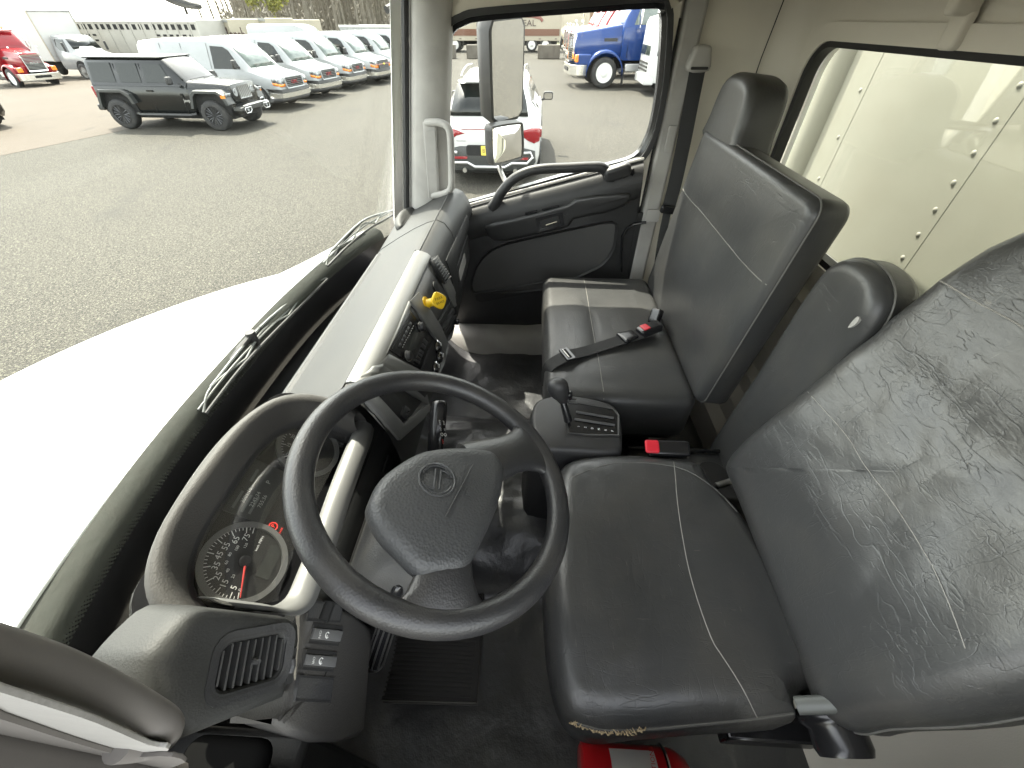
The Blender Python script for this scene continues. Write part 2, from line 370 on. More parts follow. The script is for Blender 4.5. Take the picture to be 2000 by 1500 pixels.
# A pillars (trim plus outer post)
def pillar(s):
    f = lambda x: x if s > 0 else mir(x)
    rows = []
    for t in [i/8 for i in range(9)]:
        z = .06-.70*t
        yo = .385+.115*t; yi = .270+.095*t
        rows.append([(f(1.795),yo+.05,z),(f(1.715),yo+.012,z),(f(1.697),yo,z),(f(1.685),yo-.02,z),(f(1.690),(yo+yi)/2,z),(f(1.705),yi+.012,z),(f(1.72),yi,z),(f(1.76),yi-.005,z)])
    return MB().grid(rows)
pillar(1).build('windscreen_pillar', M['grey_trim'], kind='structure', ang=60)
pillar(-1).build('windscreen_pillar', M['shaded_taupe_trim'], kind='structure', ang=60)
for s in (1,-1):
    f = lambda x: x if s > 0 else mir(x)
    MB().grid([[(f(1.80),.40+.12*t,.08-.74*t),(f(1.83),.45+.13*t,.08-.74*t),(f(1.79),.475+.135*t,.08-.74*t),(f(1.72),.455+.13*t,.08-.74*t)] for t in (0,.25,.5,.75,1)]).build('pillar_post', M['paint_white'], kind='structure')
    MB().tube([(f(1.70),.405+.117*t,.07-.70*t) for t in (0,.25,.5,.75,1)], .012, 8).build('windscreen_seal', M['rubber'], kind='structure')
# door jamb strip (light painted B post beside the belt) and sill
mb = MB(); mb.box((1.742,-.462,-1.25),(1.80,-.53,.10)); mb.build('door_post', M['grey_trim'], kind='structure', bevel=.012)
mb = MB(); mb.box((1.775,-.43,-1.25),(1.80,-.46,.0)); mb.build('door_post_seal', M['rubber'], kind='structure')
jf = Fr((1.728,0,0),(0,-1,0),(0,0,1))
mb = MB().extr(jf, rrect(.50,-.605,.055,.05,.006), 0,.004,.002).extr(jf, rrect(.50,-.33,.03,.085,.006),0,.004,.002); mb.build('post_cover_plate', M['grey_trim'], kind='structure')
mb = MB(); mb.loft([[ (1.60,y,-1.262),(1.64,y,-1.19+a),(1.70,y,-1.165+a),(1.80,y,-1.17+a),(1.80,y,-1.27)] for y,a in ((.62,.0),(.40,0),(.2,0),(0,.0),(-.15,.02),(-.25,.06),(-.33,.14),(-.42,.2))]); mb.build('door_sill', M['grey_trim'], kind='structure', ang=50)
MB().box((-.04,-.84,-1.262),(.02,-.50,-.5)).build('driver_door_post', M['grey_trim'], kind='structure', bevel=.01)
# stepped light trim along the foot of the rear wall
mb = MB(); prof = [(-.83,-.60),(-.80,-.62),(-.795,-.90),(-.775,-.93),(-.775,-.99),(-.74,-1.02),(-.735,-1.09),(-.70,-1.12),(-.70,-1.26)]
mb.grid([[(x,y,z) for y,z in prof] for x in (.56,1,1.5,1.76)]); mb.grid([[(x,y,z) for y,z in ((-.83,-.60),(-.80,-.64),(-.78,-.85),(-.74,-1.05),(-.66,-1.26))] for x in (-.03,.2,.56)]); mb.build('rear_wall_step', M['beige_trim'], kind='structure', ang=30)
# rear window pane + rubber
rt = thing('rear_window', (XC,-.84,-.53), 'fixed rear window of the cab with black rubber seal, looking onto the white cargo box', 'window')
mb = MB(); mb.hole(rw, win, inset(win,.014), -.03, .004, .0); mb.build('rubber_seal', M['rubber'], rt, ang=60)
MB().extr(rw, inset(win,.012), -.022, -.018).build('pane', M['rear_glass'], rt)
# outer skin behind so no light leaks
mb = MB().hole(rw, rrect(0,-.56,1.86,1.52,.02,7), inset(win,-.002), -.06,-.045,-.045); mb.build('cab_back_skin', M['paint_white'], kind='structure')

# ================================================================ WINDSCREEN, COWL, HOOD, WIPERS
def gy(x, z):                                  # windscreen surface
    t = (z+.62)/.68; t = t if t > 0 else t*1.15; b = .735-.115*abs((x-XC)/.86)**2.6; top = .495-.08*abs((x-XC)/.86)**2.6
    return b+(top-b)*t
zs = [-.90,-.80,-.72,-.64,-.58,-.5,-.4,-.3,-.2,-.1,0,.07]; xs = [-.03+1.80*i/28 for i in range(29)]
wt = thing('windscreen', (XC,.72,-.66), 'large curved windscreen with black dotted band along its lower edge', 'windscreen')
mb = MB(); mb.grid([[(x, gy(x,z), z) for z in zs] for x in xs]); mb.build('pane', M['windscreen_glass'], wt, solid=.004, ang=80)
mb = MB(); mb.grid([[(x, gy(x,z)-.006, z) for z in (-.90,-.84,-.78,-.722)] for x in xs]); mb.build('black_band', M['gloss_black'], wt, ang=80)
# dot fringe of the band
mb = MB()
for i in range(230):
    x = -.02+1.78*i/229
    for k in range(4):
        z = -.722+.0065*(k+.3); r = .0024*(1-k*.2); xx = x+(.0035 if k%2 else 0)
        b = len(mb.v); mb.v += [V((xx+r*cos(a), gy(xx,z)-.006, z+r*sin(a))) for a in [pi/3*q for q in range(6)]]; mb.f.append(tuple(range(b,b+6)))
mb.build('dot_fringe', M['gloss_black'], wt, kind='stuff')
# defroster trough between dash and glass
mb = MB(); mb.grid([[(x,.50,-.63),(x,.54,-.64),(x,.55,-.72),(x,.60,-.86),(x,gy(x,-.9)-.02,-.885)] for x in xs]); mb.build('defroster_trough', M['rubber'], kind='structure', ang=25)
MB().tube([(x,.552,-.640) for x in xs[1:-1]], .004, 6).tube([(x,.566,-.668) for x in xs[1:-1]], .003, 6).build('trough_rib', M['plastic_mid'], kind='structure')
# cowl panel outside
mat('cowl', (.034,.036,.030), .75, spec=.2, bump=(('noise',40,.5,.004),), var=[(30,(.034,.035,.029),.45,.7)])
mb = MB(); mb.grid([[(x,gy(x,-.76)+.004,-.765),(x,gy(x,-.74)+.015,-.745),(x,gy(x,-.70)+.03,-.725),(x,gy(x,-.66)+.05,-.705),(x,gy(x,-.66)+.078,-.690),(x,gy(x,-.66)+.085,-.72),(x,gy(x,-.66)+.12,-.80)] for x in xs]); mb.build('windscreen_cowl', M['cowl'], kind='structure', ang=60)
# hood: crowned, falls away forward and to the sides
rows = []
for i in range(29):
    q = (i/28)**1.1; r = []
    for j in range(45):
        t = -1+2*j/44; hw = .84-.16*q-.05*q*q; x = XC+hw*t
        yr = gy(XC+.84*t,-.66)+.078; yf = 2.30-.10*abs(t)**3
        y = yr+(yf-yr)*q; dy = y-.8
        z = -.684-.17*dy-.095*dy*dy*(1 if dy>0 else 0)-.11*abs(t)**2.2*min(1,q*5)-.9*max(0,abs(t)-.88)**1.5*2*min(1,.15+q*5)
        r.append((x,y,z))
    rows.append(r)
rows.append([(p[0]*.97+XC*.03,p[1]+.04,p[2]-.12) for p in rows[-1]]); rows.append([(p[0],p[1]+.01,p[2]-.6) for p in rows[-1]])
MB().grid(rows).build('truck_hood', M['paint_white'], ang=70, label='broad glossy white hood of the truck we sit in, seen through the windscreen', cat='hood', solid=.01)
def PG(px, off=0):                              # sight line met with the curved windscreen
    d = ray(*px); a, b = .3, 8.0; f = lambda t: (d*t).y-gy((d*t).x,(d*t).z)-off
    for _ in range(50):
        m = (a+b)/2
        if f(m) > 0: b = m
        else: a = m
    return d*((a+b)/2)
def wiper(bl, pivot, elbow, tip, label):
    t = thing('windscreen_wiper', PG(bl[0]), label, 'wiper', 'wipers parked along the foot of the windscreen')
    A = [PG(q,.010) for q in bl]; A = [V(p) for p in smooth(A, 4, False)]
    MB().tube(A, .0045, 6).build('rubber_blade', M['rubber'], t)
    up = V((0,-.1,.028)); L = len(A)
    B = [p+V((0,.012,.013)) for p in A]
    MB().tube(B, .003, 6).build('blade_spine', M['brushed_wiper'], t)
    mb = MB()
    for a, b, c in ((0,.17,.33),(.33,.5,.67),(.67,.83,1)):
        q = [A[min(L-1,int(a*(L-1)))]+V((0,.004,.004)), A[int(b*(L-1))]+V((0,.018,.019)), A[min(L-1,int(c*(L-1)))]+V((0,.004,.004))]
        mb.tube(smooth(q,5,False), .0032, 6)
    q = [A[int(.17*(L-1))]+V((0,.019,.019)), A[L//2]+V((0,.024,.028)), A[int(.83*(L-1))]+V((0,.019,.019))]
    mb.tube(smooth(q,5,False), .0042, 6); mb.build('blade_yoke', M['brushed_wiper'], t)
    p0 = PG(pivot,.045); e = PG(elbow,.055); tp = A[L//2]+V((0,.024,.028))
    MB().tube(smooth([p0,e,(e+tp)/2+V((0,.006,.006)),tp],5,False), [.008]*6+[.006]*6+[.005]*4, 8).build('wiper_arm', M['rubber'], t)
    MB().cyl(p0+V((0,0,-.03)), p0+V((0,0,.012)), .014).build('pivot_cap', M['rubber'], t)
mat('brushed_wiper', (.10,.105,.10), .45, metal=.3)
wiper([(402,808),(470,720),(530,655),(600,585),(640,545)], (490,655), (425,735), (520,650), 'black windscreen wiper nearest the driver side, parked low against the hood edge')
wiper([(640,520),(680,480),(720,447),(750,430),(780,412)], (620,600), (655,500), (700,460), 'black windscreen wiper at the passenger end of the windscreen')

# ================================================================ PASSENGER DOOR
DX = 1.74
dfm = Fr((DX,0,0), (0,-1,0), (0,0,1))          # u = -y, v = z, n = toward the cab (-x)
door = thing('passenger_door', (DX,0,-1.2), 'closed black passenger door with curved grab bar, armrest and side window', 'door')
WIN = [(905,49),(940,40),(1100,27),(1278,15),(1293,24),(1296,50),(1290,150),(1277,235),(1262,280),(1240,309),(1190,325),(1100,347),(1000,375),(900,402),(872,396),(868,330),(866,220),(865,140),(872,90),(884,62)]
wo = ccw([V(dfm.px(*q)) for q in smooth([V((a,b)) for a,b in WIN],3)])
FRM = inset(wo,-.03)
# outer limits of the upper frame
box_o = []
c = V((sum(p[0] for p in wo)/len(wo), sum(p[1] for p in wo)/len(wo)))
uL, uR, vB, vT = -.40, .448, -.63, .055
for p in FRM:
    d = V(p)-c; t = min([((uR-c.x)/d.x) if d.x>1e-6 else 9, ((uL-c.x)/d.x) if d.x<-1e-6 else 9, ((vT-c.y)/d.y) if d.y>1e-6 else 9, ((vB-c.y)/d.y) if d.y<-1e-6 else 9])
    box_o.append(c+d*max(t,1.0))
def ringplate(fr, a, b, n0, na, nb):
    L = len(a); return MB().grid([[fr(p[0],p[1],n0) for p in a]+[fr(a[0][0],a[0][1],n0)],[fr(p[0],p[1],na) for p in a]+[fr(a[0][0],a[0][1],na)],[fr(p[0],p[1],nb) for p in b]+[fr(b[0][0],b[0][1],nb)],[fr(p[0],p[1],n0) for p in b]+[fr(b[0][0],b[0][1],n0)]])
ringplate(dfm, [(p[0],p[1]) for p in box_o], FRM, -.055, -.012, -.004).build('window_frame', M['beige_trim'], door, ang=40)
ringplate(dfm, FRM, inset(wo,-.012), -.055, .004, .001).build('window_seal', M['rubber'], door, ang=40)
MB().hole(dfm, inset(wo,-.014), inset(wo,.002), -.055, -.012, -.02).build('glass_channel', M['gloss_black'], door, ang=40)
MB().extr(dfm, inset(wo,-.01), -.044, -.040).build('window_pane', M['side_glass'], door)
# moulded lower panel
PAN = [(900,405),(1000,378),(1100,350),(1190,328),(1245,309),(1259,312),(1257,350),(1243,450),(1226,530),(1226,640),(1000,652),(930,648),(893,630),(876,560),(872,500),(880,430)]
po = [V(dfm.px(*q)) for q in smooth([V(q) for q in PAN],2)]
MB().extr(dfm, po, -.05, .0, .012).build('door_panel', M['door_black'] if 'door_black' in M else mat('door_black', (.030,.030,.0305), .5, spec=.45, bump=(('cell',420,.4,.0007),), var=[(9,(.02,.02,.019),.45,.8)]), door, ang=40)
# upper sill swells inward
sill = [(905,409),(1000,383),(1100,357),(1190,333),(1256,316)]
A = [P(*q, X=DX) for q in sill]
mb = MB(); mb.grid([[p+V((.012,0,.006)), p+V((-.012,0,.003)), p+V((-.032,0,-.012)), p+V((-.046,0,-.04)), p+V((-.050,0,-.075)), p+V((-.035,0,-.115)), p+V((-.004,0,-.135))] for p in smooth(A,5,False)])
mb.build('sill_moulding', M['door_black'], door, ang=60)
MB().tube([p+V((-.004,0,.012)) for p in smooth(A,5,False)], .007, 6, flat=.8).build('belt_seal', M['grey_trim'], door)
# armrest / pull pod
pod = [(947,438),(1000,425),(1110,395),(1125,385),(1180,377),(1225,375),(1233,384),(1222,402),(1180,418),(1120,430),(1110,445),(1040,462),(990,472),(960,470),(948,455)]
fp = dfm.at(0,0,.045)
MB().pad(dfm, [V(dfm.px(*q, n=.05)) for q in smooth([V(q) for q in pod],2)], .055, .018, under=False, fill=(.7,.4,.15)).build('armrest', M['door_gloss'] if 'door_gloss' in M else mat('door_gloss',(.020,.020,.020),.33,spec=.5,bump=(('cell',420,.2,.0005),)), door)
cup = [(1050,428),(1090,418),(1096,422),(1094,440),(1060,449),(1050,444)]
MB().hole(dfm, inset(rrect(*(lambda a,b:( (a[0]+b[0])/2,(a[1]+b[1])/2,abs(a[0]-b[0])+.012,abs(a[1]-b[1])+.008))(dfm.px(1050,430,n=.055),dfm.px(1095,436,n=.055)),.006),0)if False else [V(dfm.px(*q,n=.056)) for q in ((1046,426),(1098,414),(1102,440),(1052,453))], [V(dfm.px(*q,n=.056)) for q in ((1054,431),(1091,421),(1094,436),(1058,446))], .05, .060, .057).build('handle_bezel', M['gloss_black'], door)
MB().extr(dfm,[V(dfm.px(*q,n=.057)) for q in ((1054,431),(1091,421),(1094,436),(1058,446))], .053,.0565).build('handle_recess', M['rubber'], door)
MB().tube([P(1066,440,pl=(dfm(0,0,.061),dfm.N)),P(1088,433,pl=(dfm(0,0,.061),dfm.N))],.004,6).build('inside_handle', M['chrome'], door)
# window switch on the pod top
q0 = P(1050,412,X=DX-.05); MB().pad(Fr(P(1037,412,X=DX-.045),(0,-1,.25),(-1,0,.1)), rrect(0,0,.05,.022,.006), .010,.004,under=False,fill=(.5,)).build('window_switch', M['gloss_black'], door)
MB().pad(Fr(P(1075,404,X=DX-.05),(0,-1,.25),(-1,0,.1)), rrect(0,0,.07,.02,.005), .006,.003,under=False,fill=(.5,)).build('lock_switch', M['gloss_black'], door)
# recessed lower insert with rim, map pocket slot
ins = [(1195,436),(1200,455),(1195,485),(1178,510),(1150,527),(1065,560),(960,568),(925,566),(930,530),(950,500),(985,480),(1060,462),(1130,447)]
io = [V(dfm.px(*q)) for q in smooth([V(q) for q in ins],3)]
ringplate(dfm, inset(ccw(io),-.010), ccw(io), -.002, .010, .001).build('insert_rim', M['door_black'], door, ang=70)
MB().extr(dfm, io, -.002, .003).build('door_insert', M['insert_cloth'] if 'insert_cloth' in M else mat('insert_cloth',(.06,.059,.057),.8,bump=(('noise',250,.3,.001),)), door)
pk = [(928,576),(1066,553),(1066,566),(940,590),(930,586)]
MB().extr(dfm, [V(dfm.px(*q)) for q in pk], -.002, .002).build('map_pocket', M['rubber'], door)
MB().tube([P(*q,X=DX-.006) for q in ((925,572),(1000,562),(1066,550))], .006,6).build('pocket_lip', M['door_black'], door)
MB().lathe(P(992,637,X=DX), (-1,0,0), ((.008,0),(.007,.003),(.003,.004)), 10).build('screw', M['gloss_black'], door)
# big curved grab bar
gb = smooth([P(*q,X=x) for q,x in (((963,404),1.72),((968,396),1.712),((980,375),1.705),((1003,350),1.70),((1030,336),1.70),((1062,330),1.70),((1110,328),1.70),((1155,326),1.70),((1176,328),1.70),((1190,342),1.71),((1194,352),1.72))],4,False)
L = len(gb); rr = [.021+.006*(abs(i-L/2)/(L/2))**4 for i in range(L)]
MB().tube(gb, rr, 12, flat=.85).build('grab_bar', M['plastic_black'], door, ang=60)
MB().pad(Fr(P(1205,333,X=DX-.04),(0,-1,.33),(-.2,.2,.9)), rrect(0,0,.10,.05,.02), .03,.012,fill=(.6,.3)).build('bar_foot', M['plastic_black'], door)
MB().tube([P(1233,330,X=DX-.03),P(1236,350,X=DX-.03)],.011,8).build('lock_post', M['gloss_black'], door)
MB().tube([P(*q,X=x) for q,x in (((1214,530),1.745),((1213,500),1.74),((1216,460),1.735),((1225,446),1.73),((1238,438),1.725),((1262,434),1.725))],.006,8).build('check_strap', M['gloss_black'], door)
MB().box((1.745,-.44,-1.2),(1.755,-.464,-.6)).build('edge_seal', M['rubber'], door)

# pillar grab handle
def grab(label, X0, pts, mt, plate, r=.0125):
    t = thing('pillar_grab_handle', pts[0][0], label, 'grab handle', 'grab handles on the windscreen pillars')
    MB().tube(smooth([p for p,_ in pts],5,False), r, 16).build('handle_bar', mt, t, ang=70)
    plate.build('backing_plate', M['grey_trim'], t, ang=50)
def pp(x,y,X): return (P(x,y,X=X), 0)
fr = Fr((1.683,0,0),(0,-1,0),(0,0,1))
pl_ = MB().pad(fr, [V(fr.px(*q)) for q in ((826,236),(852,240),(858,380),(838,386))], .012,.006,under=False,fill=(.5,))
for a,b in (((832,255),(850,268)),((836,328),(853,340))):
    f2 = fr.at(0,0,.0125); u0=f2.px(*a); u1=f2.px(*b); pl_.extr(f2, rrect((u0[0]+u1[0])/2,(u0[1]+u1[1])/2,abs(u0[0]-u1[0]),abs(u0[1]-u1[1]),.004),-.002,.0015)
grab('pale grey grab handle on the far windscreen pillar', 1.66, [pp(832,240,1.68),pp(856,239,1.665),pp(872,246,1.655),pp(879,262,1.65),pp(881,300,1.65),pp(882,345,1.652),pp(880,368,1.655),pp(868,378,1.665),pp(845,382,1.68)], M['grey_trim'], pl_)
DH = .07; HR = 39*P(100,1307,X=.047).dot(AF)/FPX
MB().box((-.04,.30,-1.25),(.085,.62,-.78)).build('kick_panel', M['door_black'], kind='structure', bevel=.01)
pl2 = MB().pad(Fr((.029,.0,0),(0,1,0),(0,0,1)), [V((p.y,p.z)) for p in smooth([P(a,b,X=.029) for a,b in ((-90,1325),(0,1352),(100,1383),(190,1413),(290,1455),(330,1463),(300,1480),(240,1474),(150,1450),(0,1402),(-90,1372))],3)], .003,.001,under=False,fill=(.5,))
MB().pad(Fr((.026,.0,0),(0,1,0),(0,0,1)), [V((p.y,p.z)) for p in smooth([P(a,b,X=.026) for a,b in ((-90,1378),(0,1404),(150,1452),(250,1478),(335,1478),(335,1500),(200,1530),(-90,1470))],3)], .003,.001,under=False,fill=(.5,)).build('pillar_foot_trim', M['shaded_taupe_trim'], kind='structure', ang=60)
grab('thick grab handle coloured taupe for its shade, in the lower left foreground on the driver pillar', DH, [pp(-120,1245,.045),pp(0,1277,.046),pp(100,1307,.047),pp(200,1348,.047),pp(280,1388,.045),pp(325,1418,.042),pp(318,1442,.038),pp(285,1455,.034),pp(230,1458,.030)], M['shaded_taupe_trim'], pl2, HR)

# outside mirrors on the passenger side
def mirror_at(px, py, X): return P(px,py,X=X)
mt_ = thing('passenger_mirror', P(975,380,X=2.05)+V((0,0,-.0)), 'tall black outside mirror above a small square convex one, outside the passenger window', 'mirror')
mN = V((-.55,-.80,-.12)).normalized()
cM = P(975,135,X=2.12); fm = Fr(cM, (V((0,0,1)).cross(mN)), N=mN)
def uvp(x,y,f=fm,n=0): return V(f.px(x,y,n=n))
gl_ = [(962,42),(1016,36),(1021,50),(1019,150),(1017,215),(1010,226),(972,237),(963,230),(960,150),(958,60)]
go = [uvp(*q) for q in gl_]
MB().pad(fm, [V(p) for p in inset(ccw(go),-.012)], .004,.004,under=False,fill=()).build('mirror_rim', M['rubber'], mt_)
MB().extr(fm, ccw(go), .003, .0055).build('mirror_glass', M['mirror'], mt_)
ho = inset(ccw(go),-.013)
MB().loft([[fm(p[0],p[1],.002) for p in ho],[fm(p[0],p[1],-.035) for p in inset(ho,-.004)],[fm(p[0],p[1],-.065) for p in inset(ho,.006)],[fm(p[0],p[1],-.085) for p in inset(ho,.03)]]).build('housing', M['plastic_mid'], mt_, ang=50)
mN2 = V((-.62,-.76,-.05)).normalized(); c2 = P(990,275,X=2.12); fm2 = Fr(c2, V((0,0,1)).cross(mN2), N=mN2)
g2 = smooth([V(fm2.px(*q)) for q in ((965,250),(1010,243),(1017,250),(1018,300),(1010,308),(972,318),(963,310),(961,258))],3); g2 = ccw(g2)
cc = V((sum(p[0] for p in g2)/len(g2),sum(p[1] for p in g2)/len(g2)))
MB().loft([[fm2(*(cc+(V(p)-cc)*q),.004+.012*(1-q*q)) for p in g2] for q in (1,.8,.6,.4,.2,.05)],(0,1)).build('convex_glass', M['mirror'], mt_, ang=80)
h2 = inset(g2,-.009)
MB().loft([[fm2(p[0],p[1],.006) for p in g2],[fm2(p[0],p[1],.009) for p in h2],[fm2(p[0],p[1],-.03) for p in inset(h2,-.004)],[fm2(p[0],p[1],-.055) for p in inset(h2,.02)]],(0,1)).build('convex_housing', M['plastic_mid'], mt_, ang=50)
MB().tube(smooth([P(962,20,X=2.16),P(962,150,X=2.20),P(968,240,X=2.20),P(972,300,X=2.18),P(975,325,X=2.12),P(985,350,X=2.0),P(1000,372,X=1.9),P(1010,395,X=1.83)],5,False),.011,8).build('mirror_arm', M['brushed_metal'], mt_)
MB().tube(smooth([(1.80,.50,.02),(1.95,.40,.07),(2.08,.25,.09),(2.18,.16,.07)],5,False),.011,8).build('upper_arm', M['rubber'], mt_)
# upper bracket seen at the top beside the pillar, and hood-side mirror at the top of the windscreen
t = thing('spotter_mirror', P(390,10,X=1.9), 'black spotter mirror hanging above the windscreen at the top edge', 'mirror')
MB().tube(smooth([P(250,-40,X=1.3),P(300,-20,X=1.3),P(340,-2,X=1.3),P(370,8,X=1.3),P(392,13,X=1.3)],4,False),[.012,.014,.016,.018,.018,.018,.018,.018,.018,.018,.017,.016,.015,.013,.012,.01,.006],10,flat=.6).build('housing', M['rubber'], t)
MB().tube([P(355,0,X=1.31),P(366,28,X=1.31)],.003,6).build('stem', M['rubber'], t)
t = MB().tube(smooth([P(768,-20,X=1.95),P(775,5,X=1.93),P(785,16,X=1.9),P(802,21,X=1.84)],4,False),.010,8).build('mirror_bracket', M['rubber'], label='bent black mirror bracket at the top of the far windscreen pillar', cat='bracket')
# coat hook
t = thing('coat_hook', P(1880,68,Y=-.81), 'beige coat hook above the rear window', 'hook')
fh = Fr(P(1880,50,Y=-.82),(-1,0,0),(0,0,1))
MB().pad(fh, rrect(0,-.005,.045,.065,.012), .016,.007,under=False,fill=(.5,)).build('hook_base', M['beige_trim'], t)
MB().pad(fh, rrect(.008,.028,.028,.03,.01), .05,.01,fill=(.5,)).build('hook_tongue', M['beige_trim'], t)
# ================================================================ DASHBOARD
PR = [(.60,-.70),(.56,-.66),(.535,-.618),(.52,-.606),(.46,-.565),(.40,-.532),(.355,-.512),(.322,-.502),(.297,-.512),(.277,-.54),(.262,-.59),(.255,-.64),(.252,-.70),(.258,-.77),(.285,-.85),(.33,-.92),(.42,-.98),(.55,-1.0)]
def dprof(x):
    k = max(0,(x-1.25)/.45); o = []
    for y,z in PR:
        y2 = y-.02*k if z > -.6 else y+.015*k
        if z < -.8 and x > 1.1: y2 += .05*k
        dz = 0
        if x < .56 and z > -.6: dz = 0
        o.append((x,y2,z+dz))
    return o
dash = thing('dashboard', (XC,.40,-1.0), 'grey moulded dashboard with silver centre bezel, gauges and vents', 'dashboard')
def dring(x, dy=0, dz=0): return [V(p)+V((0,dy,dz)) for p in dprof(x)]
fpt0 = lambda x: V((x,.335,-.5075))+V((0,.003,.002))
xs2 = [.50+ (1.70-.50)*i/24 for i in range(25)]
rows = [dring(x) for x in xs2]
rows.append([V(p)+V((.012,.01,-.012)) for p in dring(1.705)]); rows.append([V((1.72, p.y*.9+.04, p.z-.03)) for p in rows[-1]])
MB().grid(rows).build('dash_top', M['dash_grey'], dash, ang=60)
MB().tube([V((x,.322+.0,-.501)) for x in (1.12,1.3,1.5,1.66)], .0016,5).tube(dprof(1.36)[2:13], .0018,5).build('dash_seam', M['rubber'], dash)
MB().tube([(x,.512,-.600) for x in (.52,.75,1.0)], .0016, 5).tube([(x,.519,-.602) for x in (.52,.7,.88)], .0012, 5).build('defroster_edge', M['brushed_metal'], dash)
MB().tube([fpt0(x) for x in [.53+.6*i/12 for i in range(13)]], .0022, 5).build('trim_groove', M['rubber'], dash)
# grille patch and grey speaker pod at far end of the defroster
MB().pad(Fr((1.60,.50,-.60),(1,0,0),(0,.85,.5)), [V((.11*cos(a),.035*sin(a))) for a in [2*pi*k/24 for k in range(24)]], .028,.02,fill=(.7,.4,.15)).build('corner_cover', M['dash_grey'], dash)
MB().grid([[(x,.505,-.598),(x,.515,-.594),(x,.525,-.600),(x,.53,-.612)] for x in (.55,.9,1.3)]).build('defroster_strip', M['plastic_mid'], dash)
gq = [P(a,b,Z=-.585) for a,b in ((283,1150),(300,1262),(255,1325),(196,1310))]
gp = MB(); gp.quad(*gq); gp.build('speaker_grille', M['plastic_mid'], dash)
mb = MB()
for i in range(16):
    t_ = (i+.5)/16; mb.tube([gq[0].lerp(gq[3],t_)+V((0,0,.002)), gq[1].lerp(gq[2],t_)+V((0,0,.002))], .0011, 4)
mb.build('grille_rib', M['dash_grey'], dash)
# --- side vents (louvred) : helper
def vent(name, fr, w, h, n, vertical=True, frame=M['plastic_black'], r=.012, depth=.02, parent=None, slat=M['plastic_mid']):
    v = MB().hole(fr, rrect(0,0,w+.018,h+.018,r+.006,4), rrect(0,0,w,h,r,4), -depth, .003, .001).build(name, frame, parent or dash, ang=50)
    MB().extr(fr, rrect(0,0,w,h,r,4), -depth-.002, -depth).build('vent_back', M['rubber'], v)
    for k in range(n):
        if vertical:
            u = -w/2+w*(k+.5)/n; hh = h/2 - (.004 if 0<k<n-1 else .008); mb = MB(); mb.box((u-.001,-hh,-depth*.8),(u+.001,hh,-.001), fr)
        else:
            u = -h/2+h*(k+.5)/n; ww = w/2 - (.003 if 0<k<n-1 else .008); mb = MB(); mb.box((-ww,u-.001,-depth*.8),(ww,u+.001,-.001), fr)
        o = mb.build('louvre', slat, v)
    return v
# passenger end vent, centre upper vent
c = (P(877,398,X=1.62)+P(903,437,X=1.56))/2
fv = Fr(P(890,418,X=1.60),(1,.0,0),(0,.42,.9)); vent('end_vent', fv, .135, .052, 9)
# silver centre bezel wraps the face from x=.56 to x=1.10
def fpt(x, k, off=0):                          # point along the dash profile, k in index units
    p = dprof(x); i = min(len(p)-2,max(0,int(k))); t = k-i; a = V(p[i]); b = V(p[i+1]); q = a.lerp(b,t)
    a0 = V(p[max(0,i-1)]); b0 = V(p[min(len(p)-1,i+2)])
    n = (b0-a0).cross(V((1,0,0))).normalized(); n = n if n.y < 0 or n.z > 0 else -n
    if n.z < 0 and n.y > 0: n = -n
    return q+n*off
def strip(x0, x1, k0, k1, off=.010, nx=8, nk=10, slant=0):
    ks = [k0+(k1-k0)*i/nk for i in range(nk+1)]
    rings = []
    for i in range(nx+1):
        x = x0+(x1-x0)*i/nx
        e = min(i, nx-i); o = off if e > 0 else off*.35
        rings.append([fpt(x+slant*(k-k0)/(k1-k0), k, (off if 0<j<nk else off*.35) if e>0 else o) for j,k in enumerate(ks)])
    mb = MB(); mb.grid(rings)
    mb.grid([[p for p in rings[0]],[fpt(x0+slant*(k-k0)/(k1-k0),k,-.004) for k in ks]]); mb.grid([[p for p in rings[-1]],[fpt(x1+slant*(k-k0)/(k1-k0),k,-.004) for k in ks]])
    mb.grid([[r[0] for r in rings],[fpt(x0+(x1-x0)*i/nx,k0,-.004) for i in range(nx+1)]]); mb.grid([[r[-1] for r in rings],[fpt(x0+(x1-x0)*i/nx+slant,k1,-.004) for i in range(nx+1)]])
    return mb
def onprof(px, py, off=0):                      # sight line met with the dash face
    d = ray(px,py); best = None; x0 = 1.0
    for x_it in range(2):
        pr = dprof(x0); best = None; near = None
        for i in range(3, len(pr)-1):
            a = V((pr[i][1],pr[i][2])); b_ = V((pr[i+1][1],pr[i+1][2])); e = b_-a; den = d.y*e.y-d.z*e.x
            q_ = a.normalized(); ang = abs(q_.x*d.z-q_.y*d.y)
            if near is None or ang < near[0]: near = (ang, a.length/sqrt(d.y*d.y+d.z*d.z), i)
            if abs(den) < 1e-9: continue
            t = (a.x*e.y-a.y*e.x)/den; s_ = (a.x*d.z-a.y*d.y)/den
            if t > 0 and -.001 <= s_ <= 1.001 and (best is None or t < best[1]): best = (d.x*t, t, i+s_)
        if best is None: best = (d.x*near[1], near[1], near[2])
        x0 = best[0]
    return fpt(best[0], best[2], off)
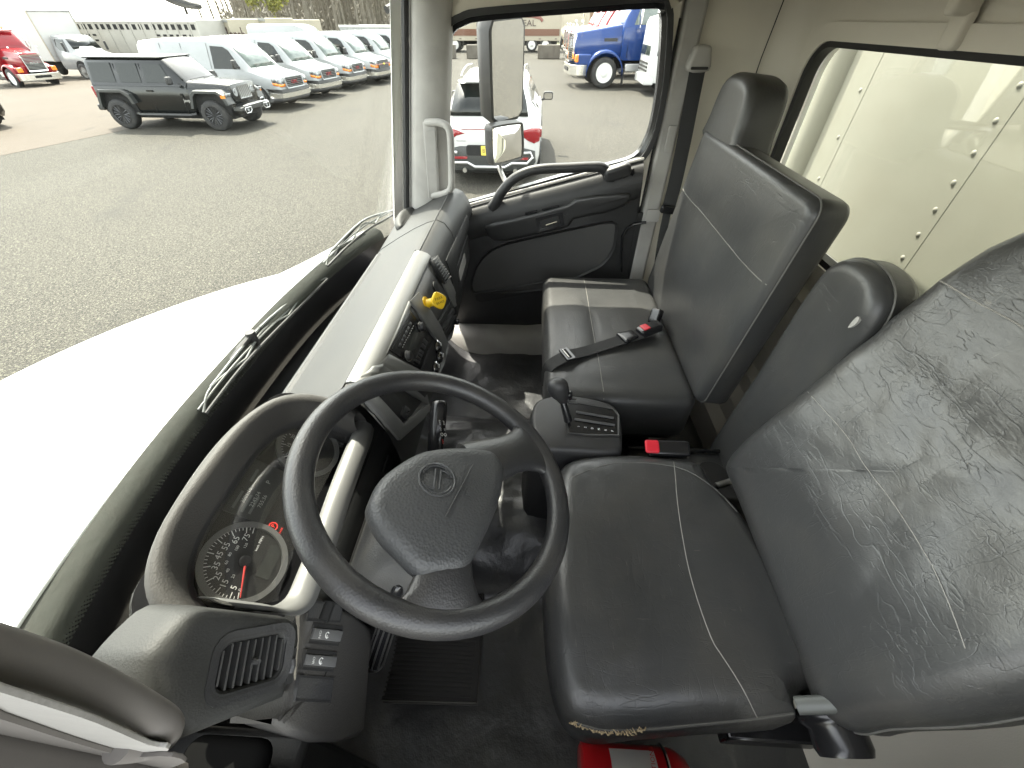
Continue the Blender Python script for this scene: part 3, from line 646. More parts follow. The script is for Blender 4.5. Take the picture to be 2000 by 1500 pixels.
def qpatch(q, off=.004, n=6, m=6, base=-.006):
    a,b,c,d = [V(p) for p in q]; top=[]; bot=[]
    for i in range(n+1):
        r1=[]; r2=[]
        for j in range(m+1):
            u=i/n; v=j/m; p=(a*(1-u)+b*u)*(1-v)+(d*(1-u)+c*u)*v
            e = off if 0<i<n and 0<j<m else off*.6
            r1.append(onprof(p.x,p.y,e)); r2.append(onprof(p.x,p.y,base))
        top.append(r1); bot.append(r2)
    mb = MB(); mb.grid(top); mb.grid([top[0],bot[0]]); mb.grid([top[-1],bot[-1]]); mb.grid([[r[0] for r in top],[r[0] for r in bot]]); mb.grid([[r[-1] for r in top],[r[-1] for r in bot]]); return mb
def pxframe(px, py, off, px2, py2):
    p = onprof(px,py,off); q = onprof(px2,py2,off); e = .002
    k = onprof(px+3,py+2,off)-p; l = onprof(px-2,py+3,off)-p; N = k.cross(l).normalized()
    if N.dot(p) > 0: N = -N
    return Fr(p, (q-p), N=N)
bz = strip(.545,1.115,6.6,8.2,.010,nx=16,nk=5).build('centre_bezel', M['silver_trim'], dash, ang=50)
sb = [((798,590),(815,572),(880,672),(864,688)),((737,715),(756,694),(823,727),(838,760)),((752,692),(757,680),(800,598),(795,590)),((838,506),(852,500),(897,590),(884,600)),((864,688),(880,668),(882,690),(862,735)),((838,757),(823,727),(862,733),(858,748)),((703,778),(728,768),(792,838),(776,860)),((776,860),(770,838),(833,788),(842,800)),((704,741),(722,722),(745,712),(742,735)),((742,735),(745,712),(823,775),(838,795))]
for q in sb: qpatch(q,.011,6,3).build('bezel_bar', M['silver_trim'], bz, ang=60)
qpatch(((775,842),(792,828),(834,770),(838,790)),.002,6,3).build('bezel_bar', M['silver_trim'], bz, ang=60)
# radio
ra = qpatch(((757,682),(797,603),(843,662),(820,722)),.003,8,6).build('radio', M['gloss_black'], dash, ang=60)
def rp(u,v): a,b,c,d = V((757,682)),V((797,603)),V((843,662)),V((820,722)); p=(a*(1-u)+b*u)*(1-v)+(d*(1-u)+c*u)*v; return p.x,p.y
def rpatch(u0,u1,v0,v1,off,nm,m_,par): return qpatch((rp(u0,v0),rp(u1,v0),rp(u1,v1),rp(u0,v1)),off,3,3).build(nm, M[m_], par, ang=60)
mat('screen_grey',(.035,.038,.035),.2); mat('white_dim',(.33,.33,.31),.6)
rpatch(.22,.80,.36,.66,.005,'radio_display','screen_grey',ra)
rpatch(.05,.95,.08,.12,.005,'disc_slot','rubber',ra)
for i in range(6): rpatch(.17+.11*i,.26+.11*i,.20,.27,.006,'radio_button','plastic_mid',ra)
for i in range(4): rpatch(.10+.10*i,.18+.10*i,.76,.90,.006,'radio_button','plastic_mid',ra)
for i in range(2): rpatch(.55+.14*i,.66+.14*i,.76,.90,.006,'radio_button','plastic_mid',ra)
mb = MB()
for i in range(10):
    a_ = rp(.18+.064*i,.305); b_ = rp(.205+.064*i,.305); mb.tube([onprof(*a_,.006),onprof(*b_,.006)],.0009,4)
mb.build('radio_print', M['white_dim'], ra)
for u_ in (.08,.90):
    f_ = pxframe(*rp(u_,.50),.004,*rp(u_+.05,.50)); k_ = MB().lathe(f_.O,f_.N,((.0115,0),(.011,.008),(.009,.012),(0,.0125)),18).build('radio_knob', M['plastic_black'], ra); MB().torus(f_.at(0,0,.003),.012,.0009,20,5).build('knob_ring', M['brushed_metal'], k_)
# climate strip with three dials beneath the radio
cl = qpatch(((822,724),(845,664),(862,690),(858,733)),.003,8,4).build('climate_panel', M['plastic_black'], dash, ang=60)
for px_,py_ in ((850,677),(853,697),(845,718)):
    f_ = pxframe(px_,py_,.004,px_+4,py_-8); d_ = MB().lathe(f_.O,f_.N,((.018,0),(.018,.004),(.013,.012),(0,.013)),20).build('climate_dial', M['gloss_black'], cl)
    MB().torus(f_.at(0,0,.005),.0185,.0014,24,6).build('dial_ring', M['chrome'], d_); MB().box((-.0012,.002,.0125),(.0012,.012,.0145), f_).build('dial_pointer', M['white_print'], d_)
# left bay cubby with rocker
cu = qpatch(((735,765),(757,755),(790,795),(775,822)),.004,5,5).build('cubby', M['rubber'], dash, ang=60)
sw0 = qpatch(((777,812),(785,792),(795,800),(787,822)),.013,3,3).build('rocker_switch', M['plastic_black'], dash); qpatch(((781,809),(786,799),(791,803),(786,813)),.017,2,2).build('rocker', M['gloss_black'], sw0)
# right bay
bp = qpatch(((808,578),(834,523),(876,580),(851,628)),.003,8,8).build('valve_panel', M['plastic_mid'], dash, ang=60)
f_ = pxframe(829,594,.004,838,576)
MB().lathe(f_.O, f_.N, ((.019,0),(.019,.003),(.011,.004),(.0105,.02),(.010,.032)),20).build('parking_brake_stem', M['yellow_plastic'], bp)
kN = (f_.N*.55-f_.O.normalized()*.8).normalized(); kf = Fr(f_(0,0,.034), AU*.35+AR, N=kN)
ko = smooth([V((.023*a,.023*b)) for a,b in ((1,0),(.60,.60),(0,1),(-.60,.60),(-1,0),(-.60,-.60),(0,-1),(.60,-.60))],3)
kn = MB().pad(kf, ko, .010,.004,fill=(.6,.3)).build('parking_brake_knob', M['yellow_plastic'], bp, label='yellow diamond-shaped knob')
MB().text('PARK', kf.at(0,.005), .0100, n=.0104).text('BRAKE', kf.at(0,-.006), .0085, n=.0104).build('knob_print', M['rubber'], kn)
f2_ = pxframe(848,562,.004,855,548); MB().lathe(f2_.O, f2_.N, ((.017,0),(.017,.003),(.013,.004),(0,.004)),20).build('round_blank', M['dash_grey'], bp)
# upper centre vent
vq = ((838,512),(846,504),(873,543),(864,556)); vn = qpatch(vq,.013,3,8).build('centre_vent', M['rubber'], dash, ang=60)
for i in range(9):
    t_ = (i+.5)/9; a_ = V(vq[0]).lerp(V(vq[3]),t_); b_ = V(vq[1]).lerp(V(vq[2]),t_); MB().tube([onprof(a_.x,a_.y,.015),onprof(b_.x,b_.y,.015)],.0022,5).build('louvre', M['plastic_mid'], vn)
for i in range(4):
    a0 = V((853,630)).lerp(V((880,670)),i/4+.04); a1 = V((853,630)).lerp(V((880,670)),i/4+.17); b0 = V((877,586)).lerp(V((897,640)),i/4+.04); b1 = V((877,586)).lerp(V((897,640)),i/4+.17)
    qpatch(((a0.x,a0.y),(b0.x,b0.y),(b1.x,b1.y),(a1.x,a1.y)),.012 if i%2 else .008,6,2).build('shelf_rib', M['dash_grey'], dash, ang=50)
f_ = pxframe(882,627,.010,888,615); MB().pad(f_, rrect(0,0,.022,.018,.005),.016,.006,fill=(.5,)).build('ashtray_catch', M['gloss_black'], dash)
# passenger side: long tray recess with light lining
tr = strip(1.20,1.60,9.6,14.2,.012,nx=8,nk=10).build('glove_shelf', M['dash_grey'], dash, ang=50)
f_ = Fr(fpt(1.40,11.4,.014),(1,0,0),(fpt(1.4,10.9)-fpt(1.4,11.9)))
MB().hole(f_, rrect(0,0,.30,.085,.02,4), rrect(0,0,.27,.06,.015,4), -.004,.004,.002).build('tray_rim', M['dash_grey'], tr)
MB().extr(f_, rrect(0,0,.27,.06,.015,4), -.004,.0005).build('tray_floor', M['plastic_black'], tr)
MB().extr(f_, rrect(-.04,-.004,.15,.04,.006,4), .0005,.002).build('tray_liner', M['grey_trim'], tr)
# knee panel below the dash
MB().grid([[(x,.60,-1.0),(x,.48,-.99),(x,.36,-.945),(x,.30,-.87)] for x in (1.05,1.3,1.6,1.7)]).build('knee_panel', M['dash_grey'], dash, ang=60)

# --- instrument side
LA = V((.3,.425,-.50)); LB = V((.3,.31,-.605)); lf = Fr((.335,(LA.y+LB.y)/2,(LA.z+LB.z)/2),(1,0,0),(LA-LB))   # u = x, v up the face
# cluster hood: thick arch around the lens, crest toward the glass
lens_px = [(405,1178),(385,1150),(378,1100),(400,1040),(445,960),(500,880),(545,835),(590,815),(625,812),(665,835),(672,860),(640,930),(590,1030),(545,1150),(530,1178)]
lo = ccw([V(lf.px(*q)) for q in lens_px])
lo = smooth([V((p[0],p[1])) for p in lo],3)
# hood arch by lofting cross sections along the upper rim from left end over the crest to right end
A_ = [(.115,.30,-.545),(.120,.37,-.500),(.150,.415,-.470),(.20,.437,-.455),(.27,.445,-.448),(.35,.445,-.446),(.42,.432,-.450),(.475,.405,-.462),(.505,.36,-.490),(.520,.31,-.545)]
A_ = smooth([V(p) for p in A_],4,False); cen = V((.32,.34,-.56)); rows = []
for p in A_:
    d = (p-cen); d.z = 0; d.normalize()
    outw = V((d.x,d.y,0))
    p = p-outw*.022; rows.append([p-outw*.009+V((0,0,-.045)), p-outw*.0085+V((0,0,-.026)), p-outw*.007+V((0,0,-.008)), p-outw*.002+V((0,0,.000)), p+outw*.008+V((0,0,.001)), p+outw*.017+V((0,0,-.006)), p+outw*.024+V((0,0,-.028)), p+outw*.030+V((0,0,-.08)), p+outw*.034+V((0,0,-.17))])
MB().grid(rows).build('cluster_hood', M['dash_hood'] if 'dash_hood' in M else mat('dash_hood',(.052,.050,.047),.6,spec=.28,bump=(('cell',420,.4,.0007),),var=[(8,(.054,.051,.046),.4,.8)]), dash, ang=70)
# black inner funnel and face
rows = [[r[0] for r in rows],[lf(*lf.uv(r[0]),0)*.35+r[0]*.65+V((0,-.004,-.01)) for r in rows],[lf(*(V(lf.uv(r[0]))*.93),-.012) for r in rows]]
MB().grid(rows).build('cluster_funnel', M['plastic_black'], dash, ang=70)
cg = MB().extr(lf, rrect(-.005,.0,.40,.20,.05,6), -.03,-.016).build('gauge_cluster', M['gloss_black'], dash)
# silver strip under the lens, turning up at the left end
sp = smooth([P(428,1176,Y=.325),P(470,1180,Y=.312),P(520,1186,Y=.304),P(560,1192,Y=.300),P(590,1175,Y=.298),P(610,1130,Y=.298),P(640,1050,Y=.298),P(670,960,Y=.298),P(700,880,Y=.300),P(712,850,Y=.305),P(716,830,Y=.312)],4,False)
MB().grid([[p+V((0,.020,.010)),p+V((0,.012,.015)),p+V((0,.0,.012)),p+V((0,-.010,.002)),p+V((0,-.012,-.012)),p+V((0,-.006,-.020))] for p in sp]).build('cluster_trim', M['silver_trim'], dash, ang=70)
# gauges
def arc(fr, cx, cy, R, a0, a1, w, n0, n1, n=40):
    mb = MB(); mb.grid([[fr(cx+(R-w)*cos(a),cy+(R-w)*sin(a),n0),fr(cx+(R-w)*cos(a),cy+(R-w)*sin(a),n1),fr(cx+R*cos(a),cy+R*sin(a),n1),fr(cx+R*cos(a),cy+R*sin(a),n0)] for a in [radians(a0+(a1-a0)*k/n) for k in range(n+1)]]); return mb
gf = lf.at(0,0,-.0155)
mat('gauge_ring',(.16,.16,.155),.35,metal=.3); mat('gauge_face',(.012,.012,.012),.5); mat('lcd',(.03,.032,.03),.35); mat('lcd_text',(.42,.43,.40),.6); mat('lcd_bar',(.13,.14,.13),.5)
def gauge(name, px, R, major, a_of, labels, minor, red=None):
    u, v = gf.px(*px); g = MB().extr(gf, circ(u,v,R-.004,40), 0,.001).build(name, M['gauge_face'], cg)
    # ring and marks are pieces of the gauge
    return u, v, g
def ticks(u, v, R, angs, l, w_, n=.0022):
    mb = MB()
    for a in angs:
        c_, s_ = cos(radians(a)), sin(radians(a)); t_ = V((-s_,c_))*w_/2
        a_ = V((u+c_*(R-l),v+s_*(R-l))); b_ = V((u+c_*R,v+s_*R))
        mb.quad(gf(*(a_-t_),n),gf(*(b_-t_),n),gf(*(b_+t_),n),gf(*(a_+t_),n))
    return mb
u, v = gf.px(477,1098); R = .051
MB().extr(gf, circ(u,v,R,48), 0,.001).build('speedometer', M['gauge_face'], cg)
arc(gf,u,v,R+.004,-40,320,.0075,0,.005,72).build('speedometer_ring', M['gauge_ring'], cg)
sa = lambda m: 198-(m)*185/80.
ticks(u,v,R-.001,[sa(m) for m in (0,5,15,25,35,45,55,65,75,80)],.009,.0013).v
mb = ticks(u,v,R-.0035,[sa(m) for m in (0,5,15,25,35,45,55,65,75,80)],.0085,.0012)
m2 = ticks(u,v,R-.0035,[sa(m*2.5) for m in range(33)],.004,.0009); b = len(mb.v); mb.v += m2.v; mb.f += [tuple(i+b for i in f) for f in m2.f]
for m in (5,15,25,35,45,55,65,75):
    a = radians(sa(m)); mb.text(str(m), gf.at(u+cos(a)*.0335, v+sin(a)*.0325), .0108, n=.0023)
for m,t in ((12.5,'20'),(25,'40'),(37.5,'60'),(50,'80'),(62.5,'100'),(75,'120')):
    a = radians(sa(m)); mb.text(t, gf.at(u+cos(a)*.0215, v+sin(a)*.0215), .0052, n=.0023)
mb.text('MPH', gf.at(u+.034,v-.006), .0055, n=.0023).text('km/h', gf.at(u+.022,v-.006), .0045, n=.0023).text('0', gf.at(u+cos(radians(200))*.036, v+sin(radians(200))*.036),.007,n=.0023)
mb.build('speedometer_print', M['white_print'], cg, ang=10)
a = radians(200); pa = gf(u+cos(a)*.046,v+sin(a)*.046,.006); pb = gf(u,v,.006)
MB().tube([pb,pa],[.0016,.0008],6).build('speedometer_needle', M['red_needle'] if 'red_needle' in M else mat('red_needle',(.6,.05,.04),.4), cg)
MB().lathe(gf(u,v,.002),gf.N,((.008,0),(.008,.004),(.006,.006),(0,.006)),20).build('needle_hub', M['gloss_black'], cg)
f_ = gf.at(u+.010,v-.030); MB().extr(f_, rrect(0,0,.045,.018,.001,2), .0,.0022).build('odometer_window', M['lcd'], cg)
u2, v2 = gf.px(602,877)
MB().extr(gf, circ(u2,v2,.049,48), 0,.001).build('tachometer', M['gauge_face'], cg)
arc(gf,u2,v2,.053,-40,320,.0075,0,.005,72).build('tachometer_ring', M['gauge_ring'], cg)
ta = lambda r: 205-r*225/35.
mb = ticks(u2,v2,.0455,[ta(m) for m in (0,5,10,15,20,25,30,35)],.0085,.0012); m2 = ticks(u2,v2,.0455,[ta(m) for m in range(30)],.004,.0009); b=len(mb.v); mb.v+=m2.v; mb.f+=[tuple(i+b for i in f) for f in m2.f]
for m in (0,5,10,15,20,25,30,35):
    a = radians(ta(m)); mb.text(str(m), gf.at(u2+cos(a)*.0325, v2+sin(a)*.0325), .0085, n=.0023)
mb.build('tachometer_print', M['white_print'], cg, ang=10)
ticks(u2,v2,.0455,[ta(m) for m in (30,31,32,33,34,35)],.0075,.0024,.0026).build('tachometer_red_zone', M['red_print'], cg)
u3, v3 = gf.px(597,955)
mb = ticks(u3,v3,.018,[150-12*i for i in range(8)],.004,.0007)
for i,t in enumerate(('0','5','10')): a = radians(150-30*i); mb.text(t, gf.at(u3+cos(a)*.0105,v3+sin(a)*.0105),.0045,n=.0023)
mb.build('air_gauge_print', M['white_print'], cg, ang=10)
u4, v4 = gf.px(503,958); MB().extr(gf, rrect(u4,v4+.0,.090,.060,.004,3), 0,.0012).build('info_display', M['lcd'], cg)
mb = MB(); bars = MB()
for i,(t,px_) in enumerate((('3001:10',(481,968)),('2245:34',(498,976)),('755:36',(512,980)))):
    a_ = gf.px(*px_); mb.text(t, gf.at(*a_), .0078, n=.0018); f_ = gf.at(a_[0]-.006,a_[1]+.0075); bars.box((-.018,-.0018,.0012),(.010,.0018,.0016), f_)
a_ = gf.px(497,928); bars.box((-.012,-.002,.0012),(.010,.002,.0016), gf.at(*a_))
mb.text('P', gf.at(*gf.px(524,943)), .010, n=.0018)
mb.build('display_print', M['lcd_text'], cg, ang=10); bars.build('display_bar', M['lcd_bar'], cg)
MB().text('P', gf.at(*gf.px(533,1028)), .0085, n=.0024).torus(gf.at(gf.px(533,1028)[0]-.001,gf.px(533,1028)[1],.0024),.0058,.0008,20,5).text('PARK', gf.at(gf.px(537,1033)[0],gf.px(537,1033)[1]-.0085),.004,n=.0024).build('park_lamp', mat('lamp_red',(.8,.03,.02),.4,emit=((1,.05,.03),.12)), cg)
# clear lens over the gauges
MB().extr(lf, lo, .004,.006).build('cluster_lens', M['lens_glass'], dash)
# driver-side dash body: outboard block with vent, switch panel
def dsec(x, pts): return [V((x,y,z)) for y,z in pts]
base = [(.57,-.66),(.54,-.62),(.50,-.60),(.45,-.585),(.40,-.58),(.345,-.600),(.318,-.618),(.300,-.640),(.285,-.70),(.28,-.76),(.285,-.82),(.32,-.90),(.42,-.96),(.55,-1.0)]
rows = [dsec(x,base) for x in (.12,.2,.3,.4,.5,.56)]
MB().grid(rows).build('driver_dash', M['dash_grey'], dash, ang=60)
# outboard vent pod
V1 = [V((.055+.0,.0,0))]
fvp = Fr(P(492,1290,pl=(V((.10,.27,-.51)),V((-.28,-.92,.28)).normalized())), P(545,1310,pl=(V((.10,.27,-.51)),V((-.28,-.92,.28)).normalized()))-P(437,1275,pl=(V((.10,.27,-.51)),V((-.28,-.92,.28)).normalized())), N=V((-.28,-.92,.28)).normalized()) if False else None
pn = V((-.10,-.90,.42)).normalized(); pA = V((.10,.272,-.515)); pod = (pA,pn)
fvp = Fr(P(491,1291,pl=pod), P(500,1230,pl=pod)-P(480,1345,pl=pod), N=pn)
pod_px = [(400,1183),(470,1192),(540,1200),(590,1215),(585,1290),(565,1350),(548,1400),(535,1450),(450,1470),(330,1440),(262,1335),(290,1270),(330,1225),(360,1195)]
po_ = [V(fvp.px(*q)) for q in pod_px]
vx = [fvp.px(*q) for q in ((428,1322),(452,1226),(556,1262),(530,1356))]
vcx = sum(p[0] for p in vx)/4; vcy = sum(p[1] for p in vx)/4; vw = (abs(V(vx[0])-V(vx[1]))if False else (V(vx[0])-V(vx[1])).length); vh = (V(vx[1])-V(vx[2])).length
vo = rrect(vcx,vcy,vw,vh,.014,6)
po_ = smooth([V(p) for p in ccw(po_)],2)
vc = V((vcx,vcy)); n28 = len(vo)
def rayhit(poly, c, d):
    best = None
    for i in range(len(poly)):
        a = V(poly[i-1][:2])-c; b = V(poly[i][:2])-c; e = b-a; den = d.x*e.y-d.y*e.x
        if abs(den) < 1e-12: continue
        t = (a.x*e.y-a.y*e.x)/den; s_ = (a.x*d.y-a.y*d.x)/den
        if t > 0 and -1e-6 <= s_ <= 1+1e-6 and (best is None or t > best): best = t
    return c+d*(best or .05)
outer = [rayhit(po_, vc, (V(p)-vc).normalized()) for p in vo]
rr_ = []
for q,n_ in ((1.04,-.075),(1.01,-.025),(.97,-.010),(.90,-.001),(.78,.001)): rr_.append([fvp(*(vc+(o-vc)*q), n_) for o in outer])
rr_.append([fvp(*(V(p)*1.0+ (V(p)-vc).normalized()*.006), .002) for p in vo]); rr_.append([fvp(*V(p),-.002) for p in vo]); rr_.append([fvp(*V(p),-.03) for p in vo])
MB().loft(rr_,(0,0)).build('driver_vent_pod', M['dash_grey'], dash, ang=60)
vent('driver_vent', fvp.at(vcx,vcy,.0), vw+.004, vh+.002, 9, vertical=False, r=.012, depth=.026, slat=mat('louvre_grey',(.045,.045,.044),.35))
MB().tube([fvp(vcx,vcy,.002),fvp(vcx,vcy,.010)],[.0035,.0022],8).build('vent_tab', M['plastic_mid'], dash)
f_ = Fr(P(568,1300,pl=pod),fvp.U,N=pn)
MB().extr(f_, rrect(0,0,.034,.008,.002,3),-.002,.0015).build('vent_wheel_slot', M['rubber'], dash)
MB().tube([f_(-.006,0,.002),f_(.0,0,.004),f_(.006,0,.002)],.003,8).build('vent_wheel', M['plastic_mid'], dash)
# switch panel under the cluster, outboard end
sn = V((.0,-.96,.28)).normalized(); spl = (V((.15,.276,-.70)), sn); fs = Fr(P(625,1290,pl=spl), (0,-.28,-.96), N=sn)
sp_px = [(600,1165),(640,1180),(715,1225),(712,1300),(705,1395),(690,1440),(600,1450),(530,1415),(545,1390),(565,1340),(588,1250),(592,1200)]
so_ = smooth([V(fs.px(*q)) for q in sp_px],2)
MB().pad(fs, so_, .012,.010,under=False,fill=(.7,.4,.15)).loft([[fs(p[0],p[1],0) for p in ccw(so_)],[fs(p[0],p[1],-.07) for p in inset(ccw(so_),.01)]],(0,0)).build('switch_panel', M['dash_hood'], dash, ang=60)
def swt(px4, name, content):
    q = [V(fs.px(*p, n=.0125)) for p in px4]; q = ccw(q)
    b = MB().hole(fs, inset(q,-.003), q, .008, .0135,.0132).build(name, M['plastic_black'], dash)
    MB().extr(fs, q, .008,.0128).build('switch_face', M['plastic_mid'], b)
    if content == 'blank': return b
    cx = sum(p[0] for p in q)/4; cy = sum(p[1] for p in q)/4
    if content == 'wheel':
        c_ = fs(cx,cy,.011); MB().tube([c_+fs.U*-.0+fs.V*(-.012),c_+fs.V*.012],.010,16).build('dimmer_wheel', M['rubber'], b); return b
    d = inset(q,.003); cxy = V((cx,cy))
    MB().extr(fs, d, .0125,.0165,.001).build('rocker', M['switch_grey'], b)
    f_ = Fr(fs(cx,cy,.0), V((.35,-.25,-.9)), N=sn); 
    f_ = Fr(P(sum(p[0] for p in px4)/4, sum(p[1] for p in px4)/4, pl=(fs(0,0,.0172),sn)), P(px4[1][0],px4[1][1],pl=(fs(0,0,.0172),sn))-P(px4[0][0],px4[0][1],pl=(fs(0,0,.0172),sn)), N=sn)
    mb = MB().text(content, f_.at(-.012,0), .0062, rot=radians(-90), n=.0002)
    mb.torus(f_.at(.004,0),.0036,.0006,14,4,40,320).tube([f_(.004,-.0045),f_(.004,.0)],.0006,4)
    mb.build('switch_print', M['white_print'], b); return b
mat('switch_grey',(.12,.12,.118),.5)
swt([(606,1178),(668,1182),(664,1212),(600,1208)], 'dimmer_switch', 'wheel')
swt([(612,1222),(668,1228),(660,1258),(603,1252)], 'rocker_switch', 'ON')
swt([(598,1273),(656,1278),(650,1308),(590,1303)], 'rocker_switch', 'OR')
swt([(584,1323),(650,1328),(645,1368),(578,1364)], 'switch_blank', 'blank')
# low trim box inboard of the column (dark lower dash)
MB().grid([[(x,.30,-.63),(x,.29,-.70),(x,.30,-.78),(x,.36,-.86),(x,.5,-.92)] for x in (.40,.48,.56)]).build('lower_dash', M['plastic_black'], dash, ang=60)
f_ = Fr((.50,.287,-.70),(1,0,0),(0,.1,1)); MB().extr(f_, rrect(0,0,.045,.03,.004),0,.004).build('rocker_switch', M['plastic_black'], dash)
# open space past the column where a sunlit patch falls; nothing modelled
# ================================================================ STEERING
WC = V((.367,.123,-.535)); wN = V((0,-cos(radians(65)),sin(radians(65)))); wf = Fr(WC,(1,0,0),N=wN)
sw = thing('steering_wheel', WC-wN*.05, 'large black two-spoke steering wheel with embossed round emblem on its hub', 'steering wheel')
MB().torus(wf,.2035,.0188,96,16).build('rim', M['rim_black'], sw, ang=80)
hub_px = [(722,990),(728,960),(748,925),(790,893),(835,872),(900,866),(962,872),(985,895),(991,920),(978,985),(952,1045),(925,1095),(900,1112),(860,1116),(822,1112),(785,1078),(745,1036)]
hf = wf.at(0,0,-.012)
ho_ = smooth([V(hf.px(*q, n=.045)) for q in hub_px],3)
hc = V((sum(p[0] for p in ho_)/len(ho_), sum(p[1] for p in ho_)/len(ho_)))
MB().pad(hf, ho_, .045,.020,fill=(.9,.75,.6,.45,.3,.15),rb=.015,top=lambda a,b: .006*(1-min(1,((a-hc.x)**2+(b-hc.y)**2)/.006))).build('hub_pad', M['hub'] if 'hub' in M else mat('hub',(.038,.039,.040),.5,spec=.45,bump=(('cell',260,.7,.001),),var=[(9,(.046,.046,.045),.45,.8)]), sw, ang=60)
# emblem: ring with embossed letter strokes
ef = Fr(wf(*wf.px(855,935,n=.040),.0385), V((-.1,.9,.4)), N=wN)
em = MB().torus(ef,.0265,.0020,36,6).build('emblem_ring', M['hub'], sw)
e2 = MB().torus(ef,.0225,.0016,30,6,20,160); e2b = MB().torus(ef,.0225,.0016,30,6,200,340)
mb = MB()
for m_ in (e2,e2b): b=len(mb.v); mb.v+=m_.v; mb.f+=[tuple(i+b for i in f) for f in m_.f]
for s_ in (-1,1): mb.tube([ef(.004*s_-.012*s_*0, -.0155,0.0005),ef(.004*s_,.0155,.0005)],.0018,6)
mb.tube(smooth([ef(-.017,-.012,.0005),ef(-.010,-.0155,.0005),ef(-.004,-.0155,.0005)],3,False),.0016,6).tube(smooth([ef(.017,.012,.0005),ef(.010,.0155,.0005),ef(.004,.0155,.0005)],3,False),.0016,6)
mb.build('emblem', M['hub'], sw)
f_ = wf.at(0,0,.0385); a_ = f_.px(924,908); b_ = f_.px(870,1010); MB().tube([f_(*a_,.001),f_(*b_,.001)],.0013,6).build('hub_line', M['plastic_black'], sw)
MB().text('SRS', f_.at(*f_.px(916,962)), .006, n=.0012, rot=radians(0)).build('hub_print', M['plastic_black'], sw) if False else MB().extr(f_.at(*f_.px(914,963)), rrect(0,0,.008,.006,.001), .0,.002).build('hub_mark', M['hub'], sw)
# spokes: from hub to rim, wide with flare
def spoke(deg):
    sect = []; SU = wf.U*cos(radians(deg))+wf.V*sin(radians(deg)); SV = wN.cross(SU)
    for t_,hw,dz,th in ((.045,.046,.008,.022),(.085,.042,.010,.020),(.12,.038,.010,.019),(.150,.039,.008,.018),(.172,.048,.005,.017),(.190,.066,.001,.015),(.203,.090,-.002,.012)):
        c_ = WC+SU*t_+wN*dz
        sect.append([c_+SV*(hw*cos(2*pi*k/16))+wN*(th*sin(2*pi*k/16)) for k in range(16)])
        if t_ > .15:
            for k in range(16):
                p = sect[-1][k]; uu,vv = wf.uv(p); rad = sqrt(uu*uu+vv*vv)
                if rad > .207: q_ = .207/rad; sect[-1][k] = p+wf.U*(uu*q_-uu)+wf.V*(vv*q_-vv)
    return MB().loft(sect)
spoke(-171).build('spoke', M['rim_black'], sw, ang=70); spoke(-53).build('spoke', M['rim_black'], sw, ang=70)
MB().pad(wf.at(0,0,-.03), circ(-.0,.0,.05,24,), .03,.01,fill=(.5,)).build('hub_base', M['plastic_black'], sw)
# column shroud
axd = -wN
col_ = thing('steering_column', WC+axd*.40, 'dark moulded steering column shroud between wheel and dash', 'steering column')
sec = []
for d_,w_,h_,oy in ((.045,.060,.050,0),(.065,.095,.070,.0),(.13,.110,.085,.0),(.20,.108,.088,.0),(.32,.095,.080,-.01),(.42,.08,.07,0)):
    c_ = WC+axd*d_; o_ = rrect(-.035,oy+.0,w_*2,h_*2,.035,6); sec.append([c_+wf.U*p[0]+wf.V*p[1] for p in o_])
MB().loft(sec).build('shroud', M['plastic_mid'], col_, ang=60)
def stalk(name, pts, r, label, prints=None, mt='gloss_black', cap=None):
    t = thing(name, pts[0], label, 'stalk')
    MB().tube(pts, r, 14, flat=.72).build('stalk_lever', M[mt], t, ang=60)
    return t
pz = lambda x,y,X: P(x,y,X=X)
s1 = [pz(848,905,.50),pz(852,850,.53),pz(857,800,.57),pz(858,783,.585)]
t = stalk('wiper_stalk', smooth(s1,4,False), [.013,.0145,.016,.017,.0175,.018,.018,.018,.018,.0175,.017,.015,.010], 'black stalk with white printed symbols above the hub of the steering wheel')
fst = Fr(pz(850,842,.525)+V((-.001,-.0135,.008)), s1[2]-s1[1], N=V((-.15,-.8,.58)).normalized())
mb = MB().text('OFF', fst.at(.012,.006), .006, n=.004).text('INT', fst.at(.012,-.005), .0055, n=.004).text('LO', fst.at(-.002,.006), .0055, n=.004).text('HI', fst.at(-.002,-.005), .0055, n=.004).torus(fst.at(-.012,.004,.004),.003,.0005,12,4).torus(fst.at(-.012,-.005,.004),.003,.0005,12,4)
mb.build('stalk_print', M['white_print'], t); MB().text('OFF', fst.at(-.026,.003), .0055, n=.004).build('red_print', M['red_print'], t)
s2 = [pz(790,1112,.275),pz(782,1140,.262),pz(775,1165,.25),pz(762,1200,.235)]
t = stalk('turn_signal_stalk', smooth([pz(787,1098,.255),pz(782,1120,.245),pz(779,1140,.235)],3,False), .0045, 'black stalk marked with direction symbols in the lower left opening of the wheel', mt='plastic_mid')
MB().tube(smooth([pz(780,1135,.237),pz(775,1158,.230),pz(768,1185,.222),pz(758,1215,.214),pz(735,1290,.190)],4,False), [.006,.010,.012,.013,.0135,.014,.014,.014,.014,.015,.015,.015,.015,.0155,.016,.016,.0165], 14, flat=.8).build('stalk_grip', M['gloss_black'], t, ang=60)
tip = pz(733,1290,.190); tdir = (tip-pz(758,1215,.214)).normalized()
MB().lathe(tip-tdir*.002, tdir, ((.0165,0),(.017,.004),(.0165,.010),(.012,.013),(0,.0135)),20).build('stalk_end_cap', M['brushed_metal'], t)
for q in range(5):
    a = 2*pi*q/10-.3; o_ = tdir.orthogonal().normalized(); e_ = tdir.cross(o_)
    MB().tube([pz(758,1215,.214)+(o_*cos(a)+e_*sin(a))*.0145, tip+(o_*cos(a)+e_*sin(a))*.017-tdir*.004],.0018,5).build('grip_rib', M['plastic_mid'], t)
